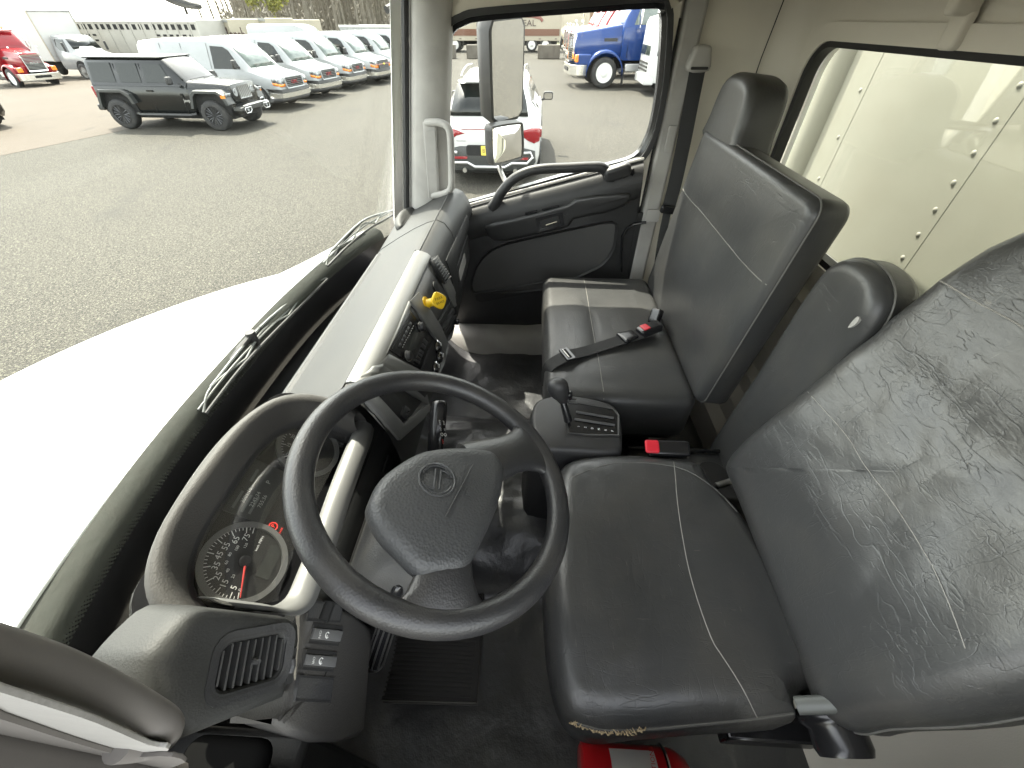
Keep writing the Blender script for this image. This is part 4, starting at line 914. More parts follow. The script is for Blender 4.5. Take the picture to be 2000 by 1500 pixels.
fs2 = Fr(pz(770,1175,.225)+V((-.003,-.0125,.008)), pz(775,1150,.231)-pz(762,1205,.217), N=V((-.2,-.8,.55)).normalized())
MB().text('PASS', fs2.at(.013,.002), .005, n=.002).text('<>', fs2.at(-.002,.002), .006, n=.002).text('<>', fs2.at(-.008,.002), .005, n=.002).build('stalk_print', M['white_print'], t)
# ================================================================ SEATS
zc = -.80
drv = thing('driver_chair', (.37,-.27,-1.2), 'cracked black leather driver seat with pale stitching and a torn front corner', 'seat')
cf = Fr((.37,-.27,-.92),(1,0,0),(0,1,0))
cpx = [(1078,960),(1095,912),(1130,893),(1200,885),(1320,893),(1372,910),(1394,948),(1436,988),(1474,1038),(1540,1150),(1610,1290),(1626,1330),(1600,1345),(1556,1360),(1562,1400),(1530,1412),(1400,1420),(1250,1432),(1170,1440),(1115,1415),(1085,1350),(1068,1240),(1064,1100)]
co = smooth([V(cf.px(*q, n=.105)) for q in cpx],3)
ctop = lambda a,b: .016*(1-min(1,(a/.26)**4))*(1-min(1,(b/.24)**4)) - .012*math.exp(-((a+.02)/.11)**2-((b+.02)/.12)**2) + .0035*noise.noise(V((a*22,b*14,3)))+.002*noise.noise(V((a*50,b*30,7)))
cm = MB().pad(cf, co, .125,.045,fill=(.95,.88,.8,.72,.64,.56,.48,.4,.32,.24,.16,.08),top=ctop,steps=7,rb=.03); cm.build('cushion', M['leather'], drv, ang=80)
def surf_line(mb, pxs, r, name, parent, mt='thread', n=4, lift=.0004):
    q = drape(mb, [((0,0,0), ray(a[0],a[1])) for a in smooth([V(a) for a in pxs],n,False)], lift)
    return MB().tube(q, r, 5).build(name, M[mt], parent)
surf_line(cm, [(1315,896),(1319,930),(1322,970),(1330,1030),(1345,1110),(1365,1180),(1390,1248),(1408,1278),(1428,1308),(1452,1348),(1472,1388),(1480,1404)], .0009, 'seam', drv)
surf_line(cm, [(1120,1410),(1180,1426),(1260,1424),(1350,1416),(1450,1406),(1550,1392)], .0022, 'piping', drv, 'piping')
surf_line(cm, [(1110,935),(1200,905),(1320,912),(1390,950),(1440,1000)], .0009, 'piping', drv, 'piping')
# torn edge with pale foam
tm = MB(); 
for i in range(46):
    q = P(1118+i*3.1+random.uniform(-3,3), 1412+18*sin(i/46*pi*.8)+random.uniform(-3,3), Z=-.815); d_ = V((random.uniform(-.006,.006),random.uniform(-.010,.010),random.uniform(-.002,.008)))
    tm.tube([q-d_*.5, q+V((-.003,0,.002)), q+d_*.7], [.0008,.0014,.0005], 4)
tm.build('torn_foam', mat('foam',(.32,.25,.15),.9), drv, kind='stuff', label='frayed pale foam at the torn front corner')
# backrest plane
bn = V((0,1,.33)).normalized(); bf = Fr((.37,-.48,-.75),(-1,0,0),N=bn)   # front face
bf = Fr((.37,-.48,-.75),(-1,0,0),(0,-.33,1)); 
bpx = [(1437,850),(1440,815),(1462,780),(1530,732),(1600,690),(1700,630),(1800,560),(1845,520),(1900,430),(1950,380),(2010,330),(2120,270),(2400,200)]
bpl = [V(bf.px(*q)) for q in bpx]
lowr = [V(bf.px(*q)) for q in ((1478,1000),(1500,1070),(1550,1200),(1600,1290),(1638,1355),(1690,1420),(1760,1446),(1850,1428))]
top_ = [V((-.16,.66)),V((-.10,.70)),V((.0,.71)),V((.10,.70)),V((.16,.66)),V((.20,.56)),V((.235,.44)),V((.25,.30)),V((.258,.15)),V((.25,.03))]
far = [V((-.253,.03)),V((-.252,.12)),V((-.25,.20)),V((-.25,.32)),V((-.247,.44)),V((-.235,.54))]
bo = smooth([V((-.235,-.045)),V((-.15,-.062)),V((0,-.07)),V((.15,-.075)),V((.225,-.065)),V((.252,-.02))]+[p for p in top_[::-1]][::1]+far[::-1],3) if False else None
pts_ = [V((-.232,-.04)),V((-.15,-.055)),V((0,-.062)),V((.15,-.066)),V((.225,-.06)),V((.25,-.02))]+list(reversed(top_))+list(reversed(far))
bo = smooth(pts_,3)
btop = lambda a,b: .022*(abs(a)/.25)**3*(1 if b<.5 else .5) + .004*noise.noise(V((a*16,b*10,9)))+.0025*noise.noise(V((a*40,b*24,2)))-.006*math.exp(-((b-.36)/.02)**2)+.012*math.exp(-((b-.12)/.12)**2)
bfb = bf.at(0,0,-.11)
bm_ = MB().pad(bfb, bo, .11,.05,fill=(.95,.88,.8,.72,.64,.56,.48,.4,.32,.24,.16,.08),top=btop,steps=7,rb=.035); bm_.build('backrest', M['leather'], drv, ang=80)
surf_line(bm_, [(1828,544),(1850,556),(1900,586),(1950,612),(2000,640),(2060,675)], .0011,'seam', drv)
surf_line(bm_, [(1560,745),(1600,790),(1639,833),(1664,866),(1689,909),(1750,990),(1810,1086),(1831,1126),(1861,1197),(1886,1267)], .0007,'seam', drv)
e_ = ccw(bo); MB().tube([bfb(p[0],p[1],.074) for p in inset(e_,-.0005)], .0016, 6, closed=True).build('piping', M['piping'], drv)
MB().box((.17,-.42,-1.0),(.57,-.10,-.93)).build('seat_frame', M['rubber'], drv, bevel=.01)
MB().box((.22,-.40,-1.24),(.52,-.12,-1.0)).build('seat_base', M['rubber'], drv, bevel=.01)
kb = MB().lathe(P(1625,1400,X=.145)+V((.03,0,0)), (-1,-.05,-.15), ((.030,0),(.036,.006),(.036,.016),(.048,.020),(.051,.028),(.047,.038),(.040,.044),(.040,.068),(.036,.077),(.0,.079)),28).build('recline_knob', M['gloss_black'], drv, ang=50)
mb = MB()
MB().tube([P(1555,1378,X=.15),P(1645,1374,X=.15)],.012,14).build('hinge_cover', M['brushed_wiper'], drv); MB().torus(Fr(P(1610,1400,X=.155),(0,1,0),(0,0,1)),.034,.004,30,6).build('rust_ring', mat('rust',(.10,.05,.025),.8), drv)
MB().box((.12,-.52,-.95),(.16,-.36,-.90)).build('hinge_bracket', M['gloss_black'], drv, bevel=.004)
# passenger bench
bench = thing('passenger_bench', (1.21,-.27,-1.15), 'dark leather passenger bench with single headrest and a lap belt lying across it', 'seat')
pf = Fr((1.21,-.27,-.97),(1,0,0),(0,1,0))
bco = rrect(0,-.01,.745,.44,.045,6)
bco = [V((p.x, p.y+.012*cos(p.x*4))) for p in bco]
ptop = lambda a,b: .010*(1-min(1,(a/.37)**6))*(1-min(1,(b/.22)**4))-.006*math.exp(-((b-.045)/.012)**2)-.005*math.exp(-((a+.05)/.16)**2-((b+.02)/.1)**2)+.0025*noise.noise(V((a*14,b*18,3)))+.0015*noise.noise(V((a*40,b*40,5)))
pm = MB().pad(pf, bco, .165,.030,fill=(.95,.88,.8,.72,.64,.56,.48,.4,.32,.24,.16,.08),top=ptop,steps=6,rb=.02); pm.build('cushion', M['leather_smooth'], bench, ang=80)
MB().tube(drape(pm,[(pf(x,.045,.3),-pf.N) for x in [-.365+.73*i/30 for i in range(31)]],.0004),.0012,5).build('seam', M['thread_dark'] if 'thread_dark' in M else mat('thread_dark',(.16,.155,.14),.8), bench)
sd_ = Fr((.845,0,0),(0,1,0),(0,0,1))           # wavy valance on the near side
vo_ = smooth([V(sd_.px(*q)) for q in ((1068,762),(1120,748),(1190,742),(1260,748),(1310,762),(1350,785),(1385,800),(1405,808),(1393,822),(1368,830),(1300,832),(1225,829),(1214,800),(1150,785),(1090,780))],3)
MB().extr(sd_, vo_, -.0,-.03,.004).build('side_valance', M['leather_smooth'], bench, ang=60) if False else None
MB().box((.88,-.47,-1.02),(1.54,-.10,-.965)).box((.95,-.44,-1.25),(1.48,-.14,-1.02)).build('seat_base', M['rubber'], bench, bevel=.01)
qf = Fr((1.21,-.49,-.83),(-1,0,0),(0,-.115,1)); qfb = qf.at(0,0,-.085)
qo = [V((p.x,p.y+.0)) for p in rrect(0,.285,.73,.57,.035,6)]
qtop = lambda a,b: -.003*math.exp(-((b-.385)/.03)**2)+.010*(1-min(1,abs(a/.36)**6))+.010*math.exp(-((b-.20)/.12)**2)+.0025*noise.noise(V((a*12,b*12,9)))
qm = MB().pad(qfb, qo, .085,.022,fill=(.95,.9,.85,.8,.72,.66,.6,.54,.48,.4,.32,.24,.16,.08),top=qtop,steps=5,rb=.015); qm.build('backrest', M['leather_smooth'], bench, ang=80)
MB().tube(drape(qm,[(qfb(x,.385,.3),-qfb.N) for x in [-.355+.71*i/30 for i in range(31)]],.0004),.0013,5).build('seam', M['thread_dark'], bench)
MB().tube([qfb(p[0],p[1],.068) for p in inset(ccw(qo),-.0008)],.0018,5,closed=True).build('piping', M['piping'], bench)
hff = Fr((1.468,-.60,-.283),(-1,0,0),(0,-.10,1)); 
hpts = [V(p) for p in ((-.125,-.02),(.135,-.02),(.135,.05),(.122,.115),(.095,.150),(.04,.166),(-.04,.166),(-.09,.150),(-.115,.115),(-.125,.05))]
MB().pad(hff.at(0,0,-.075), smooth(hpts,4), .115,.026,fill=(.85,.65,.45,.25,.1),rb=.02,top=lambda a,b:.004*(1-(a/.14)**2)).build('headrest', M['leather_smooth'], bench, ang=80)
# folded centre backrest between the seats
mf = Fr((.705,-.60,-.76),(-1,0,0),(0,-.06,1))
mo = smooth([V(p) for p in ((-.095,-.25),(.08,-.25),(.09,-.1),(.092,.15),(.09,.33),(.075,.40),(.03,.43),(-.03,.43),(-.08,.40),(-.095,.33),(-.098,.1))],4)
ms = thing('centre_backrest', (.745,-.60,-1.0), 'narrow worn black leather centre backrest wedged between bench and driver seat', 'seat back')
MB().pad(mf.at(0,0,-.05), mo, .085,.028,fill=(.9,.75,.6,.45,.3,.15),rb=.02,top=lambda a,b:.004*noise.noise(V((a*20,b*9,1)))).build('backrest', M['leather_smooth'], ms, ang=80)
MB().tube([mf(p[0],p[1],.004) for p in inset(ccw(mo),-.0008)],.002,5,closed=True).build('piping', M['piping'], ms)
MB().extr(mf.at(*mf.px(1668,632,n=.036),.036),smooth([V(p) for p in ((-.004,-.012),(.003,-.004),(.005,.010),(-.002,.014),(-.005,.0))],3),-.004,.0015).build('scuff', M['grey_trim'], ms)
# ================================================================ BELTS
lapfr = lambda x,y,dz=0: P(x,y,Z=-.795+dz)
lb = thing('lap_belt', lapfr(1180,680), 'black lap belt with red release buckle lying across the passenger bench', 'seat belt')
def ribbon(pts, w, side, th=.0012):
    pts = smooth([V(p) for p in pts],5,False); side = V(side); rows = []
    for i,p in enumerate(pts):
        s_ = side(p) if callable(side) else side
        rows.append([p-s_*w/2,p+s_*w/2])
    up = V((0,0,th))
    mb = MB(); rings = [[a+up,b+up,b-up,a-up] for a,b in rows]; mb.loft(rings); return mb
L0 = [lapfr(1250,652,.020),lapfr(1200,668,.012),lapfr(1150,684,.008),lapfr(1110,694,.016),lapfr(1085,706,.006),lapfr(1070,718,-.01),lapfr(1064,735,-.05),lapfr(1064,760,-.12)]
dirb = (L0[2]-L0[0]).normalized(); sdir = V((0,0,1)).cross(dirb).normalized()
ribbon(L0, .046, sdir).build('belt_webbing', M['webbing'], lb, ang=60)
fb = Fr(lapfr(1108,692,.018), dirb, N=V((0,0,1))); MB().hole(fb, rrect(0,0,.030,.058,.003), rrect(0,0,.010,.046,.002), -.003,.004,.004).build('slide_adjuster', M['gloss_black'], lb, bevel=.001)
MB().tube([fb(.006,-.022,.005),fb(.006,.022,.005)],.0022,6).build('adjuster_bar', M['brushed_metal'], lb)
fb = Fr(lapfr(1262,645,.024), dirb, N=V((.0,.15,1)).normalized())
bk = MB().pad(fb.at(-.012,0,-.012), rrect(0,0,.085,.042,.010,4), .026,.007,fill=(.5,)).build('buckle', M['gloss_black'], lb)
MB().pad(fb.at(.005,0,.012), rrect(0,0,.024,.030,.003,3), .005,.002,under=False,fill=(.5,)).build('release_button', M['red_plastic'], bk)
MB().pad(Fr(lapfr(1232,655,.020),dirb,N=V((0,.1,1)).normalized()).at(.012,0,-.006), [V(p) for p in ((-.028,-.020),(.022,-.030),(.026,-.026),(.026,.026),(.022,.030),(-.028,.020))], .013,.005,fill=(.5,)).build('latch_tongue', M['gloss_black'], lb)
b2 = thing('belt_buckle', P(1283,640,Z=-.79), 'small black belt buckle standing in the gap between bench cushion and backrest', 'buckle')
MB().pad(Fr(P(1281,618,Z=-.765),(.2,.2,1),N=V((-.4,.7,.5)).normalized()).at(0,0,-.01), rrect(0,0,.052,.038,.007), .024,.006,fill=(.5,)).build('buckle_body', M['gloss_black'], b2)
MB().tube([P(1284,632,Z=-.78),P(1290,650,Z=-.80),P(1300,662,Z=-.82)],[.009,.012,.012],8,flat=.4).build('buckle_stalk', M['brushed_wiper'], b2)
b3 = thing('driver_belt_buckle', P(1275,885,Z=-.83), 'black belt buckle with bright red press button beside the driver cushion', 'buckle')
f_ = Fr(P(1290,876,Z=-.80),(0,-1,-.10),N=V((-.3,0.1,.95)).normalized())
bk = MB().pad(f_.at(.0,0,-.018), rrect(.02,0,.10,.040,.010), .030,.008,fill=(.5,)).build('buckle_body', M['gloss_black'], b3)
MB().pad(f_.at(-.022,0,.008), rrect(0,0,.034,.034,.006), .008,.004,fill=(.5,)).text('PRESS', f_.at(-.022,0), .008, n=.0165).build('release_button', M['red_plastic'], bk)
# shoulder belt at far post
sb_ = thing('shoulder_belt', P(1300,480,X=1.70), 'black shoulder belt running down the door post from a beige guide', 'seat belt')
mb = MB(); W0 = [P(1364,128,X=1.72),P(1350,200,X=1.722),P(1335,280,X=1.722),P(1318,360,X=1.72),P(1303,415,X=1.70)]
ribbon([V(p) for p in W0], .050, V((.25,.95,0)).normalized()).build('belt_webbing', M['webbing'], sb_, ang=60)
ribbon([P(1303,415,X=1.70),P(1290,480,X=1.66),P(1280,560,X=1.65)], .03, V((.25,.95,0)).normalized()).build('belt_webbing', M['webbing'], sb_, ang=60)
f_ = Fr(P(1364,115,X=1.74),(0,-1,0),(0,0,1))
MB().pad(f_, smooth([V(p) for p in ((-.035,-.030),(.035,-.030),(.030,.015),(.020,.035),(-.020,.035),(-.030,.015))],3), .035,.012,under=False,fill=(.6,.3)).build('belt_guide', M['grey_trim'], sb_, ang=60)
MB().extr(f_, rrect(0,-.022,.056,.008,.003), .03,.037).build('guide_slot', M['rubber'], sb_)
MB().pad(Fr(P(1305,408,X=1.69),(0,-1,-.1),(0,-.1,1)), rrect(0,0,.065,.030,.008), .018,.006,fill=(.5,)).build('belt_tongue', M['gloss_black'], sb_)
# ================================================================ SHIFTER CONSOLE
sc = thing('gear_shift_console', (.715,-.13,-1.15), 'black plastic console with automatic gear lever and gate marked 1 2 D N R', 'console')
tf = Fr((.715,-.135,-.785),(0,-1,0),(1,0,0)); tf = Fr((.715,-.135,-.785),(1,0,0),(0,1,.06))
so2 = [V(tf.px(*q)) for q in ((1038,800),(1058,775),(1120,770),(1190,785),(1212,808),(1218,860),(1208,882),(1130,880),(1052,872),(1040,840))]
so2 = smooth(ccw(so2),3)
rg = []
for n_,ins_ in ((-.36,-.0),(-.10,-.004),(-.02,0),(-.008,.002),(-.002,.007),(0,.014)): rg.append([tf(p[0],p[1],n_) for p in inset(so2,ins_)])
MB().loft(rg,(1,1)).build('console_housing', M['plastic_black'], sc, ang=50)
slot = [V(tf.px(*q)) for q in ((1102,800),(1105,785),(1196,800),(1206,812),(1206,850),(1150,849),(1112,846))]
MB().hole(tf, inset(ccw(slot),-.004), ccw(slot), -.001,.004,.003).build('gate_rim', M['plastic_mid'], sc, ang=30)
MB().extr(tf, ccw(slot), -.001,.0012).build('gate_plate', M['gloss_black'], sc)
for a_,b_ in (((1125,806),(1198,818)),((1122,820),(1200,832))):
    p_ = V(tf.px(*a_)); q_ = V(tf.px(*b_)); MB().tube([tf(*p_,.003),tf(*q_,.003)],.0035,6).build('gate_rail', M['plastic_mid'], sc)
mb = MB(); pa_ = V(tf.px(1130,834)); pb_ = V(tf.px(1196,843)); d_ = (pb_-pa_)
fg = Fr(tf(0,0,0), tf.U*d_.x+tf.V*d_.y, N=tf.N)
for i,ch in enumerate('12DNRP'):
    q_ = pa_+d_*(i/5.); mb.text(ch, Fr(tf(*q_,.0026), -(tf.U*d_.x+tf.V*d_.y), N=tf.N) if False else Fr(tf(*q_,.0026), V((1,0,0)), N=tf.N), .0085, rot=radians(0))
mb.build('gate_letters', M['white_print'], sc)
f_ = tf.at(*tf.px(1119,784)); MB().hole(f_, rrect(0,0,.020,.024,.002), rrect(0,0,.014,.018,.001), 0,.003,.002).extr(f_, rrect(0,0,.006,.010,.001),0,.0015).build('release_cover', M['plastic_mid'], sc)
for q_ in ((1044,812),(1180,868)):
    p_ = P(*q_,pl=(tf(0,0,-.02),tf.N)); 
lv = [P(1110,822,Z=-.775),P(1104,800,Z=-.745),P(1098,780,Z=-.72)]
g_ = MB().tube(smooth(lv,3,False),[.011,.0105,.010,.0095,.009,.0085,.008],10).build('gear_lever', M['gloss_black'], sc)
kc = lv[2]; ku = V((.03,.10,1)).normalized()
fk = Fr(kc,(1,0,0),N=ku); sec=[]
for h_,w_,d2,oy in ((-.006,.011,.011,0),(.004,.014,.017,0),(.014,.019,.022,.004),(.026,.021,.026,.008),(.040,.0215,.027,.010),(.052,.020,.025,.010),(.060,.016,.020,.010),(.065,.008,.010,.010)):
    sec.append([fk(w_*cos(2*pi*k/20), oy+d2*sin(2*pi*k/20), h_) for k in range(20)])
MB().loft(sec).build('lever_knob', M['plastic_black'], g_, ang=70)
MB().lathe(fk(-.004,-.018,.016), V((-.25,-.85,.1)), ((.012,0),(.0125,.004),(.009,.007),(0,.008)),16).build('knob_button', M['gloss_black'], g_)
# tray with cup holders behind the console
ct = thing('cup_holder_tray', (.69,-.46,-1.1), 'black tray with round cup holder beside the driver backrest', 'tray')
MB().box((.600,-.66,-1.20),(.755,-.30,-.925)).build('tray_body', M['plastic_black'], ct, bevel=.008)
MB().tube([(.752,-.30,-.915),(.752,-.66,-.915)],.006,8).build('tray_edge', M['gloss_black'], ct)
f_ = Fr(P(1392,925,Z=-.922),(1,0,0),(0,1,0)); MB().extr(f_, circ(0,0,.040,28), -.002,.0015).build('cup_well', M['rubber'], ct)
MB().torus(f_.at(0,0,.001),.041,.0018,32,6).build('cup_rim', M['plastic_mid'], ct)
MB().tube([P(1400,948,Z=-.87),P(1425,940,Z=-.87),P(1452,932,Z=-.87)],.008,8,flat=.35).build('metal_strap', M['brushed_metal'], ct)
# fire extinguisher lying beneath the seat
ex = thing('fire_extinguisher', (.09,-.25,-1.2), 'red fire extinguisher with instruction label lying in front of the driver seat base', 'fire extinguisher')
EX = .078; EZ = -1.10
c1 = V((EX,-.130,EZ)); ax = V((0,-1,0))
MB().lathe(c1, ax, ((.0,0),(.046,.0),(.052,.004),(.052,.17),(.049,.185),(.038,.205),(.022,.215),(.016,.222),(.014,.235)),36).build('cylinder', M['exting_red'], ex, ang=50)
def cyl_patch(y0,y1,a0,a1,r,n=14): return MB().grid([[V((EX+r*cos(radians(a)),y,EZ+r*sin(radians(a)))) for y in (y0,y1)] for a in [a0+(a1-a0)*k/n for k in range(n+1)]])
lbx = cyl_patch(-.185,-.272,40,160,.0526).build('instruction_label', M['label_white'], ex, ang=80)
def onc(a, y): 
    p = V((EX+.0530*cos(radians(a)),y,EZ+.0530*sin(radians(a)))); n_ = V((cos(radians(a)),0,sin(radians(a)))); return Fr(p,(0,-1,0),N=n_) if False else Fr(p,V((sin(radians(a)),0,-cos(radians(a)))),N=n_)
onc(90,-.26)
mb = MB(); mb.text('INSTRUCTIONS', onc(85,-.264), .0115, n=.0003); mb.build('red_heading', M['red_print'], lbx) if True else None
mb = MB()
for i,(a,y) in enumerate(((116,-.204),(100,-.204),(84,-.204))): mb.extr(onc(a,y), rrect(0,0,.010,.011,.001), 0,.0004)
mb.build('pictogram_square', M['rubber'], lbx)
mb = MB()
for i in range(3): f_ = onc(118-17*i,-.226); mb.extr(f_, rrect(0,0,.013,.016,.004), 0,.0003)
mb.build('pictogram_oval', M['label_pink'], lbx)
mb = MB()
for i in range(3):
    f_ = onc(118-17*i,-.226); mb.extr(f_, circ(0,-.001,.004,10), .0004,.0007).extr(f_, rrect(0,.005,.003,.005,.0005), .0004,.0007)
    for k in range(4): mb.box((-.006,-.0005,0),(.006,.0005,.0005), onc(118-17*i,-.241-.003*k))
mb.build('pictogram_print', M['red_print'], lbx)
MB().torus(Fr((EX,-.292,EZ),(1,0,0),(0,0,1)),.0535,.004,40,6).build('strap', M['chrome'], ex)
MB().lathe(V((EX,-.362,EZ)),ax,((.014,0),(.016,.003),(.016,.02),(.012,.03),(0,.031)),14).build('valve', M['brushed_metal'], ex)
MB().tube([V((EX,-.375,EZ)),V((EX+.01,-.380,EZ+.035)),V((EX+.01,-.41,EZ+.045))],.006,8).build('valve_lever', M['brushed_metal'], ex)
# floor mat: ribbed rubber sheet
fm_ = Fr((.38,.2,FL+.006),(1,0,0),(0,1,0)); mo_ = [V(fm_.px(*q)) for q in ((770,1098),(948,1102),(944,1240),(932,1378),(722,1372),(716,1300))]
fmt = thing('floor_mat', fm_.O, 'ribbed black rubber floor mat under the steering wheel', 'floor mat')
mo_ = ccw(mo_); MB().extr(fm_, mo_, -.004,.003,.001).build('mat_sheet', M['mat_rubber'] if 'mat_rubber' in M else mat('mat_rubber',(.03,.028,.027),.6), fmt)
xs_ = [p[0] for p in mo_]; ys_ = [p[1] for p in mo_]
for i in range(34):
    x_ = min(xs_)+.012+(max(xs_)-min(xs_)-.024)*i/33
    y0_,y1_ = min(ys_)+.018, max(ys_)-.022
    MB().box((x_-.002,y0_,.003),(x_+.002,y1_,.0055), fm_).build('mat_rib', M['mat_rubber'], fmt)
MB().tube([fm_(p[0],p[1],.003) for p in inset(mo_,.006)],.003,5,closed=True).build('mat_edge', M['mat_rubber'], fmt)
# pedals under the column
pt = thing('brake_pedal', (.40,.42,-1.1), 'worn rubber brake pedal pad below the steering column', 'pedal')
f_ = Fr(P(820,1165,Z=-1.12),(1,0,0),(0,.6,.5)); MB().pad(f_, rrect(0,0,.075,.06,.012), .012,.005,fill=(.5,)).build('pedal_pad', M['shaded_taupe_trim'], pt)
MB().tube([f_(0,0,0),f_(0,.02,-.05),f_(0,.12,-.10)],.010,8).build('pedal_arm', M['gloss_black'], pt)
# driver door panel at the lower left, seen edge on, with a light pillar foot
MB().grid([[(x,y,z) for x,z in ((-.03,-.66),(.0,-.655),(.012,-.67),(.018,-.72),(.018,-.9),(.0,-1.22))] for y in (-.40,-.1,.2,.35,.46)]).build('driver_door', M['door_black'], label='black inner panel of the driver door low at the left edge', cat='door', ang=50)
MB().pad(Fr((.035,.30,-.74),(0,1,0),(0,0,1)) if False else Fr(P(450,1490,Z=-.72),(0,-1,0),(1,0,0)), rrect(0,0,.11,.05,.02), .03,.015,fill=(.6,.3)).build('door_hinge_boot', mat('black_cloth',(.006,.006,.006),1,spec=0), label='black rubber boot at the foot of the driver pillar', cat='boot')
# cargo box wall right behind the cab
cb = thing('cargo_box', (XC,-1.6,-1.4), 'white riveted front wall of the cargo box directly behind the rear window', 'cargo box')
cw = Fr((XC,-1.18,0),(-1,0,0),(0,0,1))
rb_ = rrect(0,.05,2.50,3.0,.03,6)
mat('box_white',(.235,.235,.195),.6,var=[(3,(.21,.205,.165),.4,.75),(1.2,(.175,.19,.155),.45,.75),(12,(.15,.12,.07),.68,.85,(1,1,.25))],bump=(('noise',6,.1,.01),)); mat('rivet',(.24,.235,.20),.6)
MB().loft([[cw(p[0],p[1],-.6) for p in ccw(rb_)],[cw(p[0],p[1],-.06) for p in ccw(rb_)],[cw(p[0],p[1],-.02) for p in inset(ccw(rb_),.005)],[cw(p[0],p[1],0) for p in inset(ccw(rb_),.01)]]).build('box_front', M['box_white'], cb, ang=50)
for s_ in (-1,1): MB().tube([cw(s_*1.18,-1.45,-.02),cw(s_*1.18,1.5,-.02)],.07,20).build('corner_post', M['box_white'], cb, ang=80)
for a_,b_,k0,k1 in (((1638,268),(1602,350),-3,7),((1903,299),(1867,358),-4,9)):
    A_ = P(*a_,Y=-1.18); B_ = P(*b_,Y=-1.18); dz = B_.z-A_.z
    for k in range(k0,k1):
        MB().lathe(V((A_.x,-1.18,A_.z+dz*k)), (0,1,0), ((.008,0),(.007,.003),(.004,.005),(0,.0055)),10).build('rivet', M['rivet'], cb)
    MB().box((-(A_.x-XC)-.03,-1.4,-.002),(-(A_.x-XC)+.03,1.5,.0012), cw).build('seam_strip', M['box_white'], cb)
MB().box((-1.12,-1.19,-.0),(1.12,-1.23,-.02), cw) if False else None
# ================================================================ THE YARD OUTSIDE
MODE[0] = 'world'
def gz(x, y): return -.030*max(0, y-20)**1.02 if y > 20 else 0.0
mat('asphalt', (.027,.0255,.0205), .9, spec=.25, bump=(('cell',60,.9,.008),('noise',14,.25,.01)), var=[(.35,(.034,.032,.0255),.4,.7),(46,(.095,.088,.069),.53,.60),(105,(.10,.092,.073),.56,.62),(62,(.006,.0058,.005),.55,.62),(30,(.022,.021,.018),.58,.70),(.5,(.027,.026,.023),.60,.85,(1,1.8,1))])
mat('asphalt_old', (.056,.045,.034), .9, spec=.25, bump=(('cell',60,.5,.005),), var=[(.5,(.064,.051,.039),.4,.7),(45,(.080,.068,.053),.52,.65),(.9,(.040,.034,.027),.6,.8,(1,3,1))])
def T(x, y, dz=0): return V((x, y, gz(x, y)+dz))
xs_g = [-60,-30,-15,-5,0,2,4,6,8,10,12,15,20,25,30,40,50,60,80,110,160,260,500,1200]
ys_g = [-900,-300,-100,-50,-30,-20,-10,-5,0,3,6,9,12,15,18,20,22,25,30,35,40,50,60,80,120,200,400,900]
MB().grid([[V((x,y,gz(x,min(y,90)))) for y in ys_g] for x in xs_g]).build('asphalt_ground', M['asphalt'], kind='structure', ang=80)
seam = [(3,13.6),(7,13.0),(10.1,12.6),(12.6,12.0),(16,11.4),(20,15),(26,19),(34,22),(60,30)]
MB().grid([[T(x,y,.004) for x,y in seam]]+[[T(x+dx*(.2+i*.1),max(y+0,yy),.004) for i,(x,y) in enumerate(seam)] for yy,dx in ((16,-1),(20,-2),(25,-3),(32,-4),(45,-5),(70,-5))]).build('old_asphalt', M['asphalt_old'], kind='structure', ang=80)
mat('grass_verge',(.05,.055,.025),.95,bump=(('noise',3,.6,.05),),var=[(1.5,(.09,.08,.045),.4,.7)])
MB().grid([[V((x,y,gz(x,min(y,90))+.004)) for y in (-250,-60,-20,0,20,40,80,90,400)] for x in (62,90,140,400)]).build('grass_verge', M['grass_verge'], kind='structure')
# paints
def paint(n, c, r=.25): return mat(n, c, r, coat=.25, spec=.35, var=[(2,tuple(q*.86 for q in c),.4,.8)])
paint('van_white',(.27,.28,.28)); paint('car_white',(.46,.46,.45)); paint('jeep_black',(.006,.007,.007),.22); paint('blue_paint',(.006,.032,.14),.22); paint('red_paint',(.17,.005,.009),.22)
mat('trim_black',(.02,.02,.02),.5); mat('tyre',(.018,.018,.018),.8,bump=(('noise',40,.3,.01),),var=[(8,(.035,.033,.03),.45,.7)]); mat('under',(.008,.008,.008),.9)
mat('car_glass',(.006,.008,.0075),.06,spec=.35); mat('glass_painted_pale',(.10,.12,.108),.08,spec=.6,var=[(3,(.06,.08,.07),.45,.65,(1,1,3))])  # second glass: pale colour painted in for sky reflections and a sunlit interior
mat('lamp_clear',(.25,.26,.26),.12,spec=.8,var=[(12,(.05,.05,.05),.45,.6)]); mat('lamp_orange',(.65,.17,.01),.25,spec=.7,var=[(20,(.8,.35,.05),.5,.7)]); mat('lamp_redc',(.20,.008,.012),.2,spec=.7,var=[(14,(.32,.09,.09),.55,.7)])
mat('alloy',(.55,.55,.54),.3,metal=.7); mat('dark_alloy',(.05,.05,.052),.25,metal=.6); mat('steel_grey',(.22,.22,.21),.5,metal=.4)
mat('cream',(.30,.27,.205),.6,var=[(.8,(.27,.245,.185),.4,.7)]); mat('brown_stripe',(.11,.045,.022),.6,bump=(('wave',6,.3,.02,(0,0,1)),)); mat('brown_print',(.16,.055,.04),.6); mat('dark_print',(.05,.03,.025),.6)
mat('concrete',(.12,.11,.09),.9,bump=(('noise',9,.5,.02),),var=[(3,(.085,.075,.06),.4,.7,(1,1,.3))]); mat('plate_yellow',(.62,.50,.08),.5); mat('box_grey',(.40,.395,.38),.5,var=[(.7,(.37,.365,.35),.4,.7)])
mat('stock_grey',(.30,.29,.26),.6,metal=.2,var=[(1.2,(.34,.33,.30),.4,.7)]); mat('hiviz',(.7,.75,.05),.5)
def sgn(y): return 1 if y > 0 else -1
